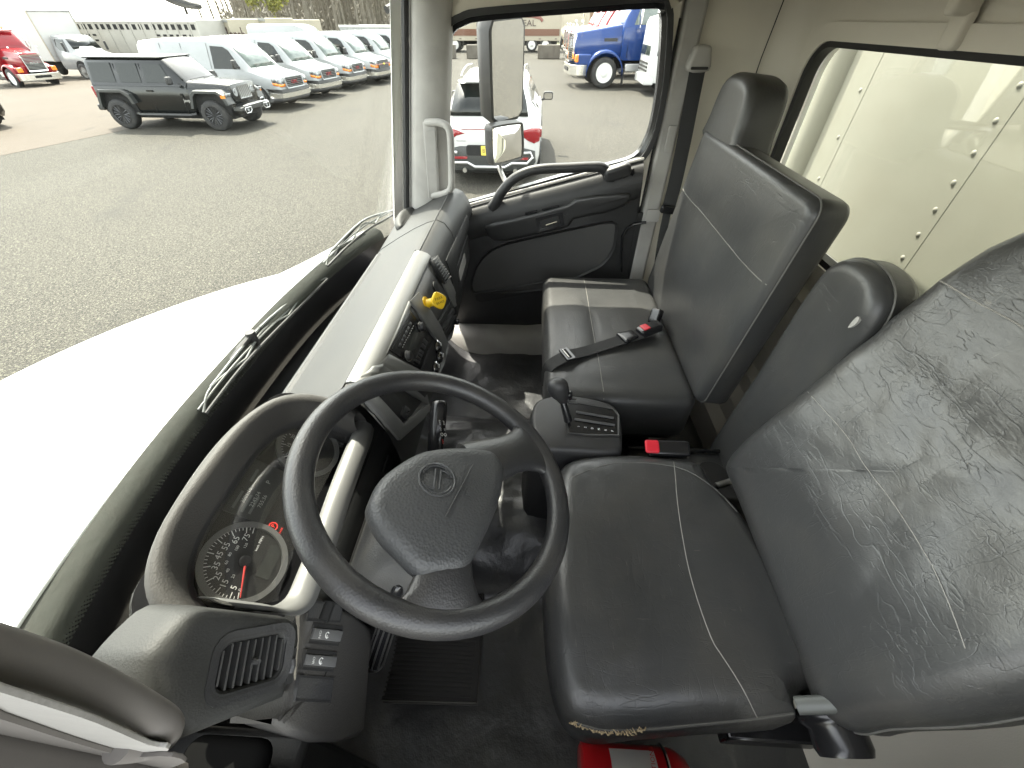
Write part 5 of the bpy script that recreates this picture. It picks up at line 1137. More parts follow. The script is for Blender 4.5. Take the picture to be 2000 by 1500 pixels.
class Body:
    """closed body shell lofted from stations measured back from the front bumper"""
    def __init__(s, L, st): s.L = L; s.st = st
    def par(s, xf):
        st = s.st
        if xf <= st[0][0]: return st[0][1:]
        for a, b in zip(st, st[1:]):
            if xf <= b[0]: t = (xf-a[0])/max(1e-6,b[0]-a[0]); return [p+(q-p)*t for p,q in zip(a[1:], b[1:])]
        return st[-1][1:]
    def ring(s, xf, p):
        zb, zm, zt, wb, wm, wt = p; x = s.L/2-xf; r = min(.07,(zt-zm)*.4+.005)
        h = [(wb*.6,zb),(wb,zb+.01),(wm-.01,zb+(zm-zb)*.25),(wm,zb+(zm-zb)*.6),(wm-.008,zm-.02),(wm-.02,zm),(wt+(wm-wt)*.5-.01,(zm+zt-r)/2),(wt,zt-r),(wt-.03,zt-r*.35),(wt-.10,zt),(wt*.45,zt+.018)]
        return [V((x,y,z)) for y,z in h]+[V((x,-y,z)) for y,z in h[::-1]]
    def mesh(s): return MB().loft([s.ring(a[0], a[1:]) for a in s.st])
    def y(s, xf, z):
        zb, zm, zt, wb, wm, wt = s.par(xf)
        if z <= zm: return wm-(.02 if z > zm-.02 else 0)
        t = (z-zm)/max(.01,zt-zm); return (wm-.02)+(wt-(wm-.02))*min(1,t)
    def top(s, xf): return s.par(xf)[2]
    def sidepanel(s, poly, side, out=.008, mb=None, deep=.03):
        mb = mb or MB(); a = [V((s.L/2-xf, side*(s.y(xf,z)+out), z)) for xf,z in poly]; b = [p-V((0,side*deep,0)) for p in a]
        return mb.loft([a,b])
def wheel(parent, x, y, r, w, face, rim='alloy', style='car', z=None):
    z = r if z is None else z; s = face
    ty = MB().lathe((x,y-s*w/2,z),(0,s,0),((r*.60,0),(r*.9,.0),(r*.97,w*.1),(r,w*.22),(r,w*.78),(r*.97,w*.9),(r*.9,w),(r*.66,w),(r*.63,w*.9)),28).build('tyre', M['tyre'], parent, ang=50)
    if style == 'truck':
        MB().lathe((x,y+s*w/2,z),(0,s,0),((r*.66,-.02),(r*.64,.0),(r*.60,-.05),(r*.50,-.085),(r*.30,-.07),(r*.28,-.02),(r*.26,.02),(r*.12,.035),(0,.036)),28).build('rim', M[rim], ty, ang=40)
        mb = MB()
        for k in range(10): a = 2*pi*k/10; mb.lathe((x+r*.40*cos(a),y+s*(w/2-.075),z+r*.40*sin(a)),(0,s,0),((.022,0),(.022,.02),(.01,.03)),8)
        mb.build('wheel_nut', M['steel_grey'], ty)
        mb = MB()
        for a in (pi/2,-pi/2): mb.lathe((x+r*.52*cos(a),y+s*(w/2-.066),z+r*.52*sin(a)),(0,s,0),((.045,0),(.045,.004)),10)
        mb.build('hand_hole', M['under'], ty)
    else:
        MB().lathe((x,y+s*w/2,z),(0,s,0),((r*.67,-.015),(r*.65,.002),(r*.60,-.03),(r*.58,-.09),(0,-.09)),28).build('rim_well', M['under'], ty)
        n = 5 if style == 'car' else 8
        mb = MB()
        for k in range(n):
            a = 2*pi*k/n+.3; c = V((x,y+s*(w/2-.03),z)); d = V((cos(a),0,sin(a))); e = V((-sin(a),0,cos(a)))
            for q in ((-1,1) if style == 'jeep' else (0,)):
                mb.tube([c+d*r*.10+e*q*r*.05, c+d*r*.61+e*q*r*.13+V((0,s*.012,0))],[r*(.085 if style=='car' else .04),r*(.10 if style=='car' else .045)],6)
        mb.lathe((x,y+s*(w/2-.06),z),(0,s,0),((r*.18,0),(r*.16,.04),(0,.045)),12).build('rim', M[rim], ty)
        MB().torus(Fr((x,y+s*(w/2-.004),z),(1,0,0),(0,0,1)),r*.63,r*.035,28,6).build('rim_edge', M[rim], ty)
def arch(b, xf, r, side, parent, zc=None, mat_='under', out=.004):
    zc = zc or r; return b.sidepanel([(xf+(r*1.22)*cos(a), max(.22,zc+(r*1.22)*sin(a))) for a in [pi*k/14 for k in range(15)]]+[(xf-r*1.22,.26),(xf+r*1.22,.26)], side, out).build('wheel_arch', M[mat_], parent)
def line(b, pts, side, parent, name='panel_gap', m='under', w=.006):
    mb = MB(); mb.tube([V((b.L/2-xf, side*(b.y(xf,z)+.002), z)) for xf,z in pts], w, 5); return mb.build(name, M[m], parent)
def ftext(mb, t, fr, size, **k): return mb.text(t, fr, size, **k)
# ---------------------------------------------------------------- white delivery van
def make_van(kind, label, loc, rz, paintm='van_white'):
    L = 5.7; r = .37
    st = [(0.00,.42,.62,.80,.70,.86,.78),(.05,.36,.80,1.00,.80,.93,.86),(.30,.34,.96,1.10,.86,.97,.88),(.75,.32,1.10,1.18,.90,.99,.88),(1.02,.32,1.18,1.26,.92,1.0,.86),(1.35,.32,1.22,1.62,.93,1.0,.80),(1.72,.32,1.22,1.93,.94,1.0,.77),(2.05,.32,1.22,2.04,.94,1.0,.80),(2.6,.32,1.22,2.10,.94,1.0,.82),(4.6,.32,1.22,2.11,.94,1.0,.82),(5.55,.36,1.22,2.05,.94,1.0,.80),(5.70,.42,1.22,1.95,.90,.97,.76)]
    b = Body(L, st); t = thing('delivery_van', loc, label, 'van', 'row of parked white vans', rz, cab=False)
    b.mesh().build('body', M[paintm], t, ang=50)
    X = lambda xf: L/2-xf
    for s in (-1,1):
        b.sidepanel([(1.40,1.27),(1.78,1.80),(1.95,1.90),(2.45,1.93),(2.50,1.27)], s).build('side_window', M['car_glass'], t)
        line(b, [(1.12,1.2),(1.15,.6),(1.30,.42)], s, t); line(b, [(2.58,2.0),(2.60,1.2),(2.56,.42)], s, t); line(b, [(3.7,2.0),(3.7,.42)], s, t); line(b,[(4.6,2.0),(4.6,.42)],s,t); line(b, [(1.6,.40),(4.6,.38)], s, t)
        b.sidepanel([(2.48,1.02),(2.48,1.15),(2.56,1.15),(2.56,1.02)], s, .02).build('door_handle', M['trim_black'], t)
        arch(b, 1.0, r, s, t); arch(b, 4.45, r, s, t)
        for xf in (1.0, 4.45): wheel(t, X(xf), s*.90, r, .24, s, 'alloy')
        MB().pad(Fr((X(1.48),s*1.16,1.42),(0,1,0),(0,0,1)), rrect(0,0,.20,.26,.05), .10,.03,fill=(.5,)).build('door_mirror', M['trim_black'], t)
        MB().tube([(X(1.45),s*.92,1.33),(X(1.47),s*1.1,1.36)],.025,6).build('mirror_arm', M['trim_black'], t)
        # head lamp wraps the corner
        hx = [(0.02,.58,.97),(0.005,.84,.93),(.10,.93,.99),(.28,.975,1.02)]
        up = [V((X(x)+.018, s*y, z)) for x,y,z in hx]; lo = [V((X(x)+.018+.02, s*(y+.0), z2)) for (x,y,z),z2 in zip(hx,(.74,.74,.76,.80))]
        md = [p.lerp(q,.62) for p,q in zip(up,lo)]
        if kind == 'bar': md = [p.lerp(q,.45) for p,q in zip(up,lo)]
        MB().grid([up,md]).build('headlight', M['lamp_clear'], t, solid=.03); 
        MB().grid([md,lo] if kind!='bar' else [[p.lerp(q,.35) for p,q in zip(md,lo)],[q+V((0,0,-.03)) for q in lo]]).build('indicator', M['lamp_orange'], t, solid=.03)
    # grille
    gf_ = Fr((X(0)+.03,0,.84),(0,1,0),(-.12,0,1))
    if kind == 'grid':
        MB().hole(gf_, rrect(0,0,1.16,.36,.05,4), rrect(0,0,1.08,.29,.04,4), -.04,.025,.02).build('grille_surround', M[paintm], t)
        MB().extr(gf_, rrect(0,0,1.1,.30,.04,4), -.04,.0).build('grille', M['under'], t)
        mb = MB()
        for k in range(5): mb.box((-.53,-.115+.055*k,.0),(.53,-.105+.055*k,.012), gf_)
        mb.build('grille_bar', M['steel_grey'], t)
        MB().text('GMC', gf_, .17, n=.02, ext=.006, sx=1.15).build('badge', M['lamp_redc'], t) ; MB().text('GMC', gf_.at(0,0), .175, n=.014, ext=.004, sx=1.17).build('badge_edge', M['chrome'], t)
    else:
        MB().extr(gf_, rrect(0,0,1.14,.36,.05,4), -.04,.012).build('grille', M['trim_black'], t)
        MB().extr(gf_, [V(p) for p in ((-.86,.0),(-.5,-.02),(.5,-.02),(.86,.0),(.86,.05),(.5,.035),(-.5,.035),(-.86,.05))], .0,.03).build('grille_bar', M['chrome'], t)
        MB().extr(gf_, [V(p) for p in ((-.10,-.012),(-.04,-.012),(-.04,-.035),(.04,-.035),(.04,-.012),(.10,-.012),(.085,.03),(.04,.03),(.04,.052),(-.04,.052),(-.04,.03),(-.115,.03))], .03,.045).build('badge', M['plate_yellow'], t)
    # bumper
    bp_ = lambda z,o: [V((X(x)+o, y, z)) for x,y in ((.55,-1.0),(.20,-1.01),(.02,-.92),(-.06,-.6),(-.08,0),(-.06,.6),(.02,.92),(.20,1.01),(.55,1.0))]
    MB().grid([bp_(.66,-.02),bp_(.66,.03),bp_(.56,.05),bp_(.54,.0)]).build('bumper_top', M['trim_black'], t, solid=.02)
    MB().grid([bp_(.56,.02),bp_(.54,.06),bp_(.40,.05),bp_(.38,.0)]).build('bumper', M['chrome_pale'] if 'chrome_pale' in M else mat('chrome_pale',(.62,.60,.54),.25,metal=.75), t, solid=.02)
    MB().grid([bp_(.39,.01),bp_(.30,-.02),bp_(.24,-.12)]).build('air_dam', M['trim_black'], t, solid=.02)
    MB().box((X(5.5),-.9,.22),(X(.3),.9,.34)).build('underbody', M['under'], t)
    # windscreen
    ws = [(1.07,.80,1.285),(1.35,.74,1.60+.035),(1.68,.67,1.915)]
    MB().grid([[V((X(x)+.012+(.02 if abs(q)<.9 else 0), y*q, z+.014)) for q in (-1,-.6,0,.6,1)] for x,y,z in ws]).build('windscreen', M['glass_painted_pale'], t, solid=.015)
    mb = MB()
    for q in (-.55,.05): mb.tube([V((X(1.03),q,1.285)),V((X(1.10),q+.25,1.36)),V((X(1.08),q+.5,1.33))],.014,5)
    mb.build('wiper', M['trim_black'], t)
    return t
# heading: local +x is forward
def heading(dx, dy): return atan2(dy, dx)
van_spots = VAN = [((526,215),'grid'),((600,193),'grid'),((662,176),'grid'),((716,165),'bar'),((763,155),'bar'),((801,147),'grid'),((832,141),'grid')]
vlab = ['white delivery van directly behind the black off-roader, nearest of the van row','white delivery van, second from the black off-roader in the row','white delivery van, third in the row, the last with a grid grille and badge','white van with chrome grille bar, nearest of the two of that kind','white van with chrome grille bar, last before the windscreen pillar','white van almost hidden by the windscreen pillar, showing only roof and windscreen','white van hidden behind the windscreen pillar at the far end of the row']
hd = heading(-.16,-1)
vv = {}
for i, ((px_, kd), lb_) in enumerate(zip(van_spots, vlab)):
    c_ = P(px_[0]-10, px_[1], Z=-H); rz = hd+(-.02 if i%2 else .015)
    # near front wheel (local x = L/2-1.0, y = -0.9 : its right side)
    R_ = Matrix.Rotation(rz,2); o_ = V((c_.x,c_.y))-R_@V((5.7/2-1.0,-.95))*.9; loc = (o_.x,o_.y,gz(o_.x,o_.y))
    if kd not in vv: vv[kd] = make_van(kd, lb_, loc, rz)
    else:
        t = copy_tree(vv[kd]); t.location = loc; t.rotation_euler = (0,0,rz); t['label'] = lb_
    (vv[kd] if i in (0,3) else t).scale = (.9,.9,.9)
# high roofed white vans behind the row
for (x_,y_,lb_) in ((31.5,14.5,'tall white panel van roof seen behind the row of vans'),):
    L=6.0; b=Body(L,[(0,.4,.6,.9,.7,.85,.75),(.5,.34,1.1,1.25,.85,.97,.85),(1.1,.34,1.3,1.5,.9,1.0,.85),(1.9,.34,1.3,2.45,.92,1.0,.78),(2.4,.34,1.3,2.62,.92,1.0,.80),(5.8,.34,1.3,2.62,.92,1.0,.80),(6.0,.4,1.3,2.5,.9,.97,.76)])
    t=thing('panel_van',(x_,y_,gz(x_,y_)),lb_,'van',None,hd,cab=False); t.scale = (.9,.9,.82); b.mesh().build('body',M['van_white'],t,ang=50)
    b.sidepanel([(1.6,1.4),(2.0,2.0),(2.6,2.1),(2.7,1.4)],-1).build('side_window',M['car_glass'],t)
    MB().grid([[V((L/2-x+.02,y*q,z+.02)) for q in (-1,0,1)] for x,y,z in ((1.12,.82,1.55),(1.85,.74,2.35))]).build('windscreen',M['glass_painted_pale'],t,solid=.01)
    for xf in (1.0,4.6):
        for s in (-1,1): wheel(t,L/2-xf,s*.9,.36,.24,s)
# ---------------------------------------------------------------- black off-roader
def make_offroader(loc, rz, label):
    L = 4.55; r = .41
    st = [(0.28,.55,1.00,1.16,.50,.56,.50),(.30,.52,1.05,1.19,.56,.62,.56),(.55,.50,1.08,1.22,.60,.68,.60),(1.30,.50,1.12,1.27,.66,.76,.68),(1.50,.46,1.12,1.28,.74,.80,.70)]
    t = thing('offroad_car', loc, label, 'car', None, rz, cab=False); X = lambda xf: L/2-xf
    b = Body(L, st); b.mesh().build('hood', M['jeep_black'], t, ang=40)
    st2 = [(1.48,.42,1.16,1.26,.74,.80,.72),(1.56,.42,1.18,1.34,.76,.80,.71),(1.98,.42,1.20,1.80,.76,.80,.66),(2.05,.42,1.20,1.83,.76,.80,.66),(4.30,.42,1.20,1.84,.76,.80,.66),(4.42,.44,1.20,1.78,.74,.79,.65)]
    c = Body(L, st2); c.mesh().build('body', M['jeep_black'], t, ang=35)
    MB().pad(Fr((X(3.22),0,1.835),(1,0,0),(0,1,0)), rrect(0,0,2.42,1.36,.10), .035,.02,fill=(.7,.3)).build('roof', M['roof_grey'] if 'roof_grey' in M else mat('roof_grey',(.02,.022,.021),.5,spec=.2), t)
    for s in (-1,1):
        for nm, pl_ in (('front_window',[(1.88,1.25),(2.06,1.70),(2.60,1.72),(2.66,1.25)]),('rear_door_window',[(2.80,1.25),(2.80,1.72),(3.42,1.72),(3.46,1.25)]),('quarter_window',[(3.60,1.25),(3.60,1.73),(4.28,1.73),(4.33,1.25)])):
            c.sidepanel(pl_, s, .006).build('side_window', M['car_glass'], t)
        for xx in ((1.72,),(2.72,),(3.52,)): line(c, [(xx[0],1.72 if xx[0]>2 else 1.2),(xx[0],.5)], s, t)
        c.sidepanel([(1.6,1.16),(1.6,1.205),(4.4,1.205),(4.4,1.16)], s, .012).build('belt_moulding', M['jeep_black'], t)
        for xx in (2.56,3.40): c.sidepanel([(xx,1.02),(xx,1.06),(xx+.18,1.06),(xx+.18,1.02)], s, .03).build('door_handle', M['jeep_black'], t)
        for xx in (1.66,1.70): c.sidepanel([(xx,.85),(xx,.98),(xx+.03,.98),(xx+.03,.85)], s, .02).build('hinge', M['jeep_black'], t)
        # flares and wheels
        for xf, f0, f1 in ((.86,.30,1.48),(3.83,3.25,4.40)):
            o = [V((X(a), 0, z)) for a,z in ((f1,.62),(f1-.12,.98),(xf+.36,1.08),(xf-.36,1.08),(f0+.02,.96),(f0-.04,.72))]
            i_ = [V((X(a), 0, z)) for a,z in ((f1-.08,.60),(f1-.19,.90),(xf+.33,1.0),(xf-.33,1.0),(f0+.10,.88),(f0+.05,.70))]
            y0, y1 = s*.62, s*.94
            MB().grid([[V((p.x,y0,p.z)) for p in o],[V((p.x,y1-s*.03,p.z)) for p in o],[V((p.x,y1,p.z-.02)) for p in o],[V((p.x,y1,p.z)) for p in i_],[V((p.x,y0,p.z)) for p in i_]]).build('fender_flare', M['trim_black2'] if 'trim_black2' in M else mat('trim_black2',(.03,.032,.031),.42), t, ang=30)
            MB().box((X(xf-.52),s*.45,.45),(X(xf+.52),s*.80,1.0)).build('wheel_arch', M['under'], t)
            wheel(t, X(xf), s*.80, r, .26, s, 'dark_alloy', 'jeep')
        MB().tube([(X(1.45),s*.84,.44),(X(1.6),s*.90,.42),(X(3.2),s*.90,.42),(X(3.35),s*.84,.44)],.045,8).build('side_step', M['trim_black'], t)
        MB().lathe((X(.285),s*.43,.98),(1,0,0),((.105,0),(.105,.03),(.09,.045),(0,.05)),24).build('headlight', M['lamp_clear'], t)
        MB().box((X(.30),s*.68,.93),(X(.24),s*.90,1.0)).build('indicator', M['lamp_clear'], t, bevel=.01)
        MB().box((X(.42),s*.90,.88),(X(.30),s*.945,.96)).build('side_marker', M['lamp_orange'], t)
        MB().pad(Fr((X(1.80),s*.98,1.32),(0,1,0),(0,0,1)), rrect(0,0,.18,.20,.04), .09,.03,fill=(.5,)).build('door_mirror', M['trim_black'], t)
        MB().pad(Fr((X(4.44),s*.70,.98),(0,1,0),(0,0,1)), rrect(0,0,.14,.30,.02), .05,.01,fill=(.5,)).build('tail_lamp', M['lamp_redc'], t) if False else MB().box((X(4.42),s*.62,.84),(X(4.50),s*.78,1.14)).build('tail_lamp', M['lamp_redc'], t, bevel=.01)
        MB().text('Jeep', Fr((X(1.62),s*(.803+.012),.80),(-s,0,0) if s>0 else (1,0,0),(0,0,1)), .13, ext=.002).build('badge', M['brushed_metal'], t) if False else MB().text('Jeep', Fr((X(1.60),s*.822,.80),(s*-1.0,0,0),(0,0,1)), .12, ext=.002).build('badge', M['alloy'], t)
    # grille with seven slots framed pale
    g_ = Fr((X(.27),0,.97),(0,1,0),(-.06,0,1))
    MB().extr(g_, rrect(0,.0,1.22,.46,.10,5), -.06,.012,.01).build('grille_panel', M['jeep_black'], t, ang=40)
    for k in range(7):
        u_ = -.255+.085*k; sl = MB().hole(g_, rrect(u_,.0,.066,.34,.03,4), rrect(u_,.0,.046,.32,.02,4), 0,.022,.018).build('grille_slot', M['alloy'], t, ang=50)
    MB().extr(g_, rrect(0,0,.60,.31,.02,3), .0,.0135).build('grille_mesh', M['under'], t)
    MB().box((X(.30),-.76,.52),(X(.02),.76,.62)).box((X(.10),-.40,.62),(X(.0),.40,.68)).build('bumper', M['trim_black2'], t, bevel=.02)
    MB().box((X(.05),-.62,.635),(X(-.01),.62,.665)).build('bumper_strip', M['alloy'], t, bevel=.008)
    for s in (-1,1): MB().tube([V((X(0)+.01,s*y,z)) for y,z in ((.34,.60),(.62,.60),(.66,.55),(.62,.46),(.42,.46),(.34,.52))],.014,6,closed=True).build('fog_lamp_ring', M['alloy'], t); MB().lathe((X(0)-.0,s*.50,.53),(1,0,0),((.05,0),(.04,.02),(0,.02)),14).build('fog_lamp', M['lamp_clear'], t)
    MB().grid([[V((X(x)+.012,y*q,z)) for q in (-1,-.5,0,.5,1)] for x,y,z in ((1.56,.70,1.31),(1.99,.63,1.77))]).build('windscreen', M['car_glass'], t, solid=.02)
    MB().tube([(X(1.46),-.5,1.31),(X(1.44),.1,1.33)],.012,5).tube([(X(1.46),.1,1.31),(X(1.44),.6,1.33)],.012,5).build('wiper', M['trim_black'], t)
    MB().quad((X(1.60),-.62,1.36),(X(1.62),-.38,1.37),(X(1.86),-.58,1.62)).build('windscreen_tag', M['hiviz'], t, solid=.004, label='yellow tag in the corner of the windscreen') if False else MB().grid([[V((X(1.62)+.05,-.66,1.33)),V((X(1.62)+.05,-.42,1.33))],[V((X(1.80)+.05,-.64,1.52)),V((X(1.80)+.05,-.60,1.52))]]).build('windscreen_tag', M['hiviz'], t, solid=.006, label='yellow tag in the corner of the windscreen')
    MB().box((X(4.3),-.70,.30),(X(.4),.70,.46)).build('underbody', M['under'], t); MB().box((X(4.62),-.80,.50),(X(4.42),.80,.66)).build('rear_bumper', M['trim_black'], t, bevel=.03)
    MB().lathe((X(4.44),.05,1.02),(-1,0,0),((.40,0),(.40,.2),(.36,.24),(0,.24)),24).build('spare_wheel', M['tyre'], t)
    return t
A = P(255,252,Z=-H); B = P(440,256,Z=-H); d = V((B.x-A.x,B.y-A.y)).normalized(); rz = heading(d.x,d.y); R_ = Matrix.Rotation(rz,2)
o_ = V((A.x,A.y))-R_@V(((4.55/2-3.83)*.95,-.90*.95)); jp = make_offroader((o_.x,o_.y,0), rz, 'black four-door off-road car with seven-slot grille parked in front of the white vans'); jp.scale = (.95,.95,.88)
# ---------------------------------------------------------------- white crossover, seen from behind through the side window
def make_suv(loc, rz, label, paintm='car_white', nm='parked_car'):
    L = 4.6; r = .36; X = lambda xf: L/2-xf
    st = [(0,.35,.60,.72,.6,.75,.65),(.2,.25,.75,.92,.8,.90,.80),(.9,.22,.90,1.06,.86,.93,.80),(1.3,.22,.98,1.10,.87,.93,.76),(2.05,.22,1.00,1.60,.87,.93,.62),(2.6,.22,1.02,1.665,.87,.93,.60),(3.6,.22,1.05,1.64,.87,.93,.58),(4.20,.24,1.08,1.56,.87,.93,.55),(4.38,.28,1.06,1.28,.86,.925,.66),(4.52,.34,1.0,1.12,.84,.91,.72),(4.60,.42,.78,.88,.78,.86,.70)]
    b = Body(L, st); t = thing(nm, loc, label, 'car', None, rz, cab=False); b.mesh().build('body', M[paintm], t, ang=60)
    for s in (-1,1):
        b.sidepanel([(1.55,1.06),(2.1,1.50),(2.9,1.54),(3.6,1.50),(4.05,1.30),(4.0,1.10)], s, .006).build('side_window', M['car_glass'], t)
        MB().tube([V((X(x),s*(b.y(x,z)+.012),z)) for x,z in ((1.6,1.07),(2.1,1.06),(3.2,1.09),(4.0,1.12),(4.08,1.30))],.012,5).build('window_trim', M['alloy'], t)
        MB().tube([V((X(x),s*y,z)) for x,y,z in ((1.95,.60,1.60),(2.2,.585,1.70),(3.0,.57,1.735),(3.7,.55,1.70),(4.0,.54,1.64))],.014,6).build('roof_rail', M['steel_grey'], t)
        MB().pad(Fr((X(1.72),s*1.06,1.10),(0,1,0),(0,0,1)), rrect(0,0,.22,.16,.05), .10,.03,fill=(.5,)).build('door_mirror', M['trim_black'], t)
        MB().extr(Fr((X(1.72)-.002,s*1.06,1.10),(0,-1,0),(0,0,1)), rrect(0,0,.18,.12,.04), 0,.004).build('mirror_glass', M['mirror'], t)
        MB().tube([(X(1.70),s*.90,1.02),(X(1.70),s*1.0,1.05)],.025,6).build('mirror_arm', M['trim_black'], t)
        arch(b,.88,r,s,t); arch(b,3.62,r,s,t)
        for xf in (.88,3.62): wheel(t,X(xf),s*.82,r,.23,s,'dark_alloy')
        b.sidepanel([(1.3,.24),(1.3,.40),(3.1,.40),(3.1,.24)], s, .01).build('sill_cladding', M['trim_black'], t)
        # tail lamp wraps corner
        tl_ = [V((s*a,z)) for a,z in ((.44,.865),(.60,.915),(.80,.955),(.90,.955),(.925,.90),(.915,.76),(.82,.715),(.70,.76),(.60,.825))]
        MB().extr(Fr((X(4.48),0,0),(0,1,0),(0,0,1)) if False else Fr((X(4.44),0,0),(0,-1,0),(0,0,1)), [V((-p.x,p.y)) for p in tl_], 0,.175,.02).build('tail_lamp', M['lamp_redc'], t, ang=40)
        MB().box((X(4.50),s*.915,.80),(X(4.22),s*.945,.93)).build('side_lamp', M['lamp_redc'], t, bevel=.01)
        MB().box((X(4.60),s*.42,.46),(X(4.67),s*.72,.50)).build('reflector', M['lamp_redc'], t, bevel=.005)
        mb=MB(); mb.tube([V((X(4.66),s*y,z)) for y,z in ((.0,.33),(.28,.33),(.42,.40),(.70,.40),(.80,.50),(.76,.58),(.60,.57))],.026,6); mb.build('skid_trim', M['alloy'], t)
        MB().lathe((X(4.62),s*.48,.27),(-1,0,0),((.04,0),(.04,.06),(.03,.06)),10).build('exhaust_tip', M['brushed_metal'], t)
    cl = [(-.86,.42),(-.84,.60),(-.55,.66),(.55,.66),(.84,.60),(.86,.42),(.74,.26),(-.74,.26)]
    MB().extr(Fr((X(4.56),0,0),(0,-1,0),(0,0,1)), [V(p) for p in cl], -.05,.075,.02).build('rear_cladding', M['trim_black2'], t, ang=40)
    MB().extr(Fr((X(4.64),0,.60),(0,-1,0),(0,0,1)), rrect(0,0,.86,.17,.04,3), -.02,.004).build('plate_recess', M['under'], t)
    pf_ = Fr((X(4.647),0,.60),(0,-1,0),(0,0,1)); MB().extr(pf_, rrect(0,0,.31,.155,.01,2), 0,.006).text('B13', pf_.at(-.03,.0), .11, n=.0 ).build('licence_plate', M['plate_yellow'], t)
    MB().text('B13', pf_.at(-.055,-.005), .10, n=.0075).text('NEW JERSEY', pf_.at(0,.055), .028, n=.0075).build('plate_number', M['dark_print'], t)
    MB().grid([[V((X(x)-.012,y*q,z)) for q in (-1,-.6,0,.6,1)] for x,y,z in ((4.225,.58,1.56),(4.385,.66,1.31),(4.53,.70,1.13))]).build('rear_window', M['car_glass'], t, solid=.02)
    MB().pad(Fr((X(4.26),0,1.585),(1,0,0),(0,1,0)), rrect(0,0,.22,1.10,.05), .03,.012,fill=(.5,)).build('spoiler', M[paintm], t)
    bf_ = Fr((X(4.625),0,.84),(0,-1,0),(-.25,0,1)); MB().text('KIA', bf_, .085, ext=.004).build('badge', M['alloy'], t)
    MB().text('Sportage', bf_.at(-.52,-.10,.0), .05, ext=.002).build('badge_small', M['steel_grey'], t)
    MB().tube([V((X(4.60)-.012,y,.93)) for y in (-.5,0,.5)],.006,5).build('light_bar', M['lamp_redc'], t)
    MB().tube([(X(4.50)-.03,-.02,1.15),(X(4.42)-.03,-.22,1.22),(X(4.37)-.03,-.42,1.27)],.008,5).build('wiper', M['trim_black'], t)
    MB().box((X(4.4),-.8,.16),(X(.3),.8,.26)).build('underbody', M['under'], t)
    MB().grid([[V((X(x)+.015,y*q,z+.012)) for q in (-1,0,1)] for x,y,z in ((1.34,.74,1.13),(1.98,.60,1.56))]).build('windscreen', M['car_glass'], t, solid=.01)
    return t
xr = 8.45; yc = (P(867,258,X=xr).y+P(1053,258,X=xr).y)/2
make_suv((xr+2.3,yc,0), radians(-1.0), 'white crossover seen from behind with yellow licence plate, just outside the passenger window')
q_ = P(-145,262,Z=-H)
make_suv((q_.x+.8,q_.y+.9,0), radians(-100), 'black car cut off by the left edge of the picture', 'jeep_black', 'parked_car')
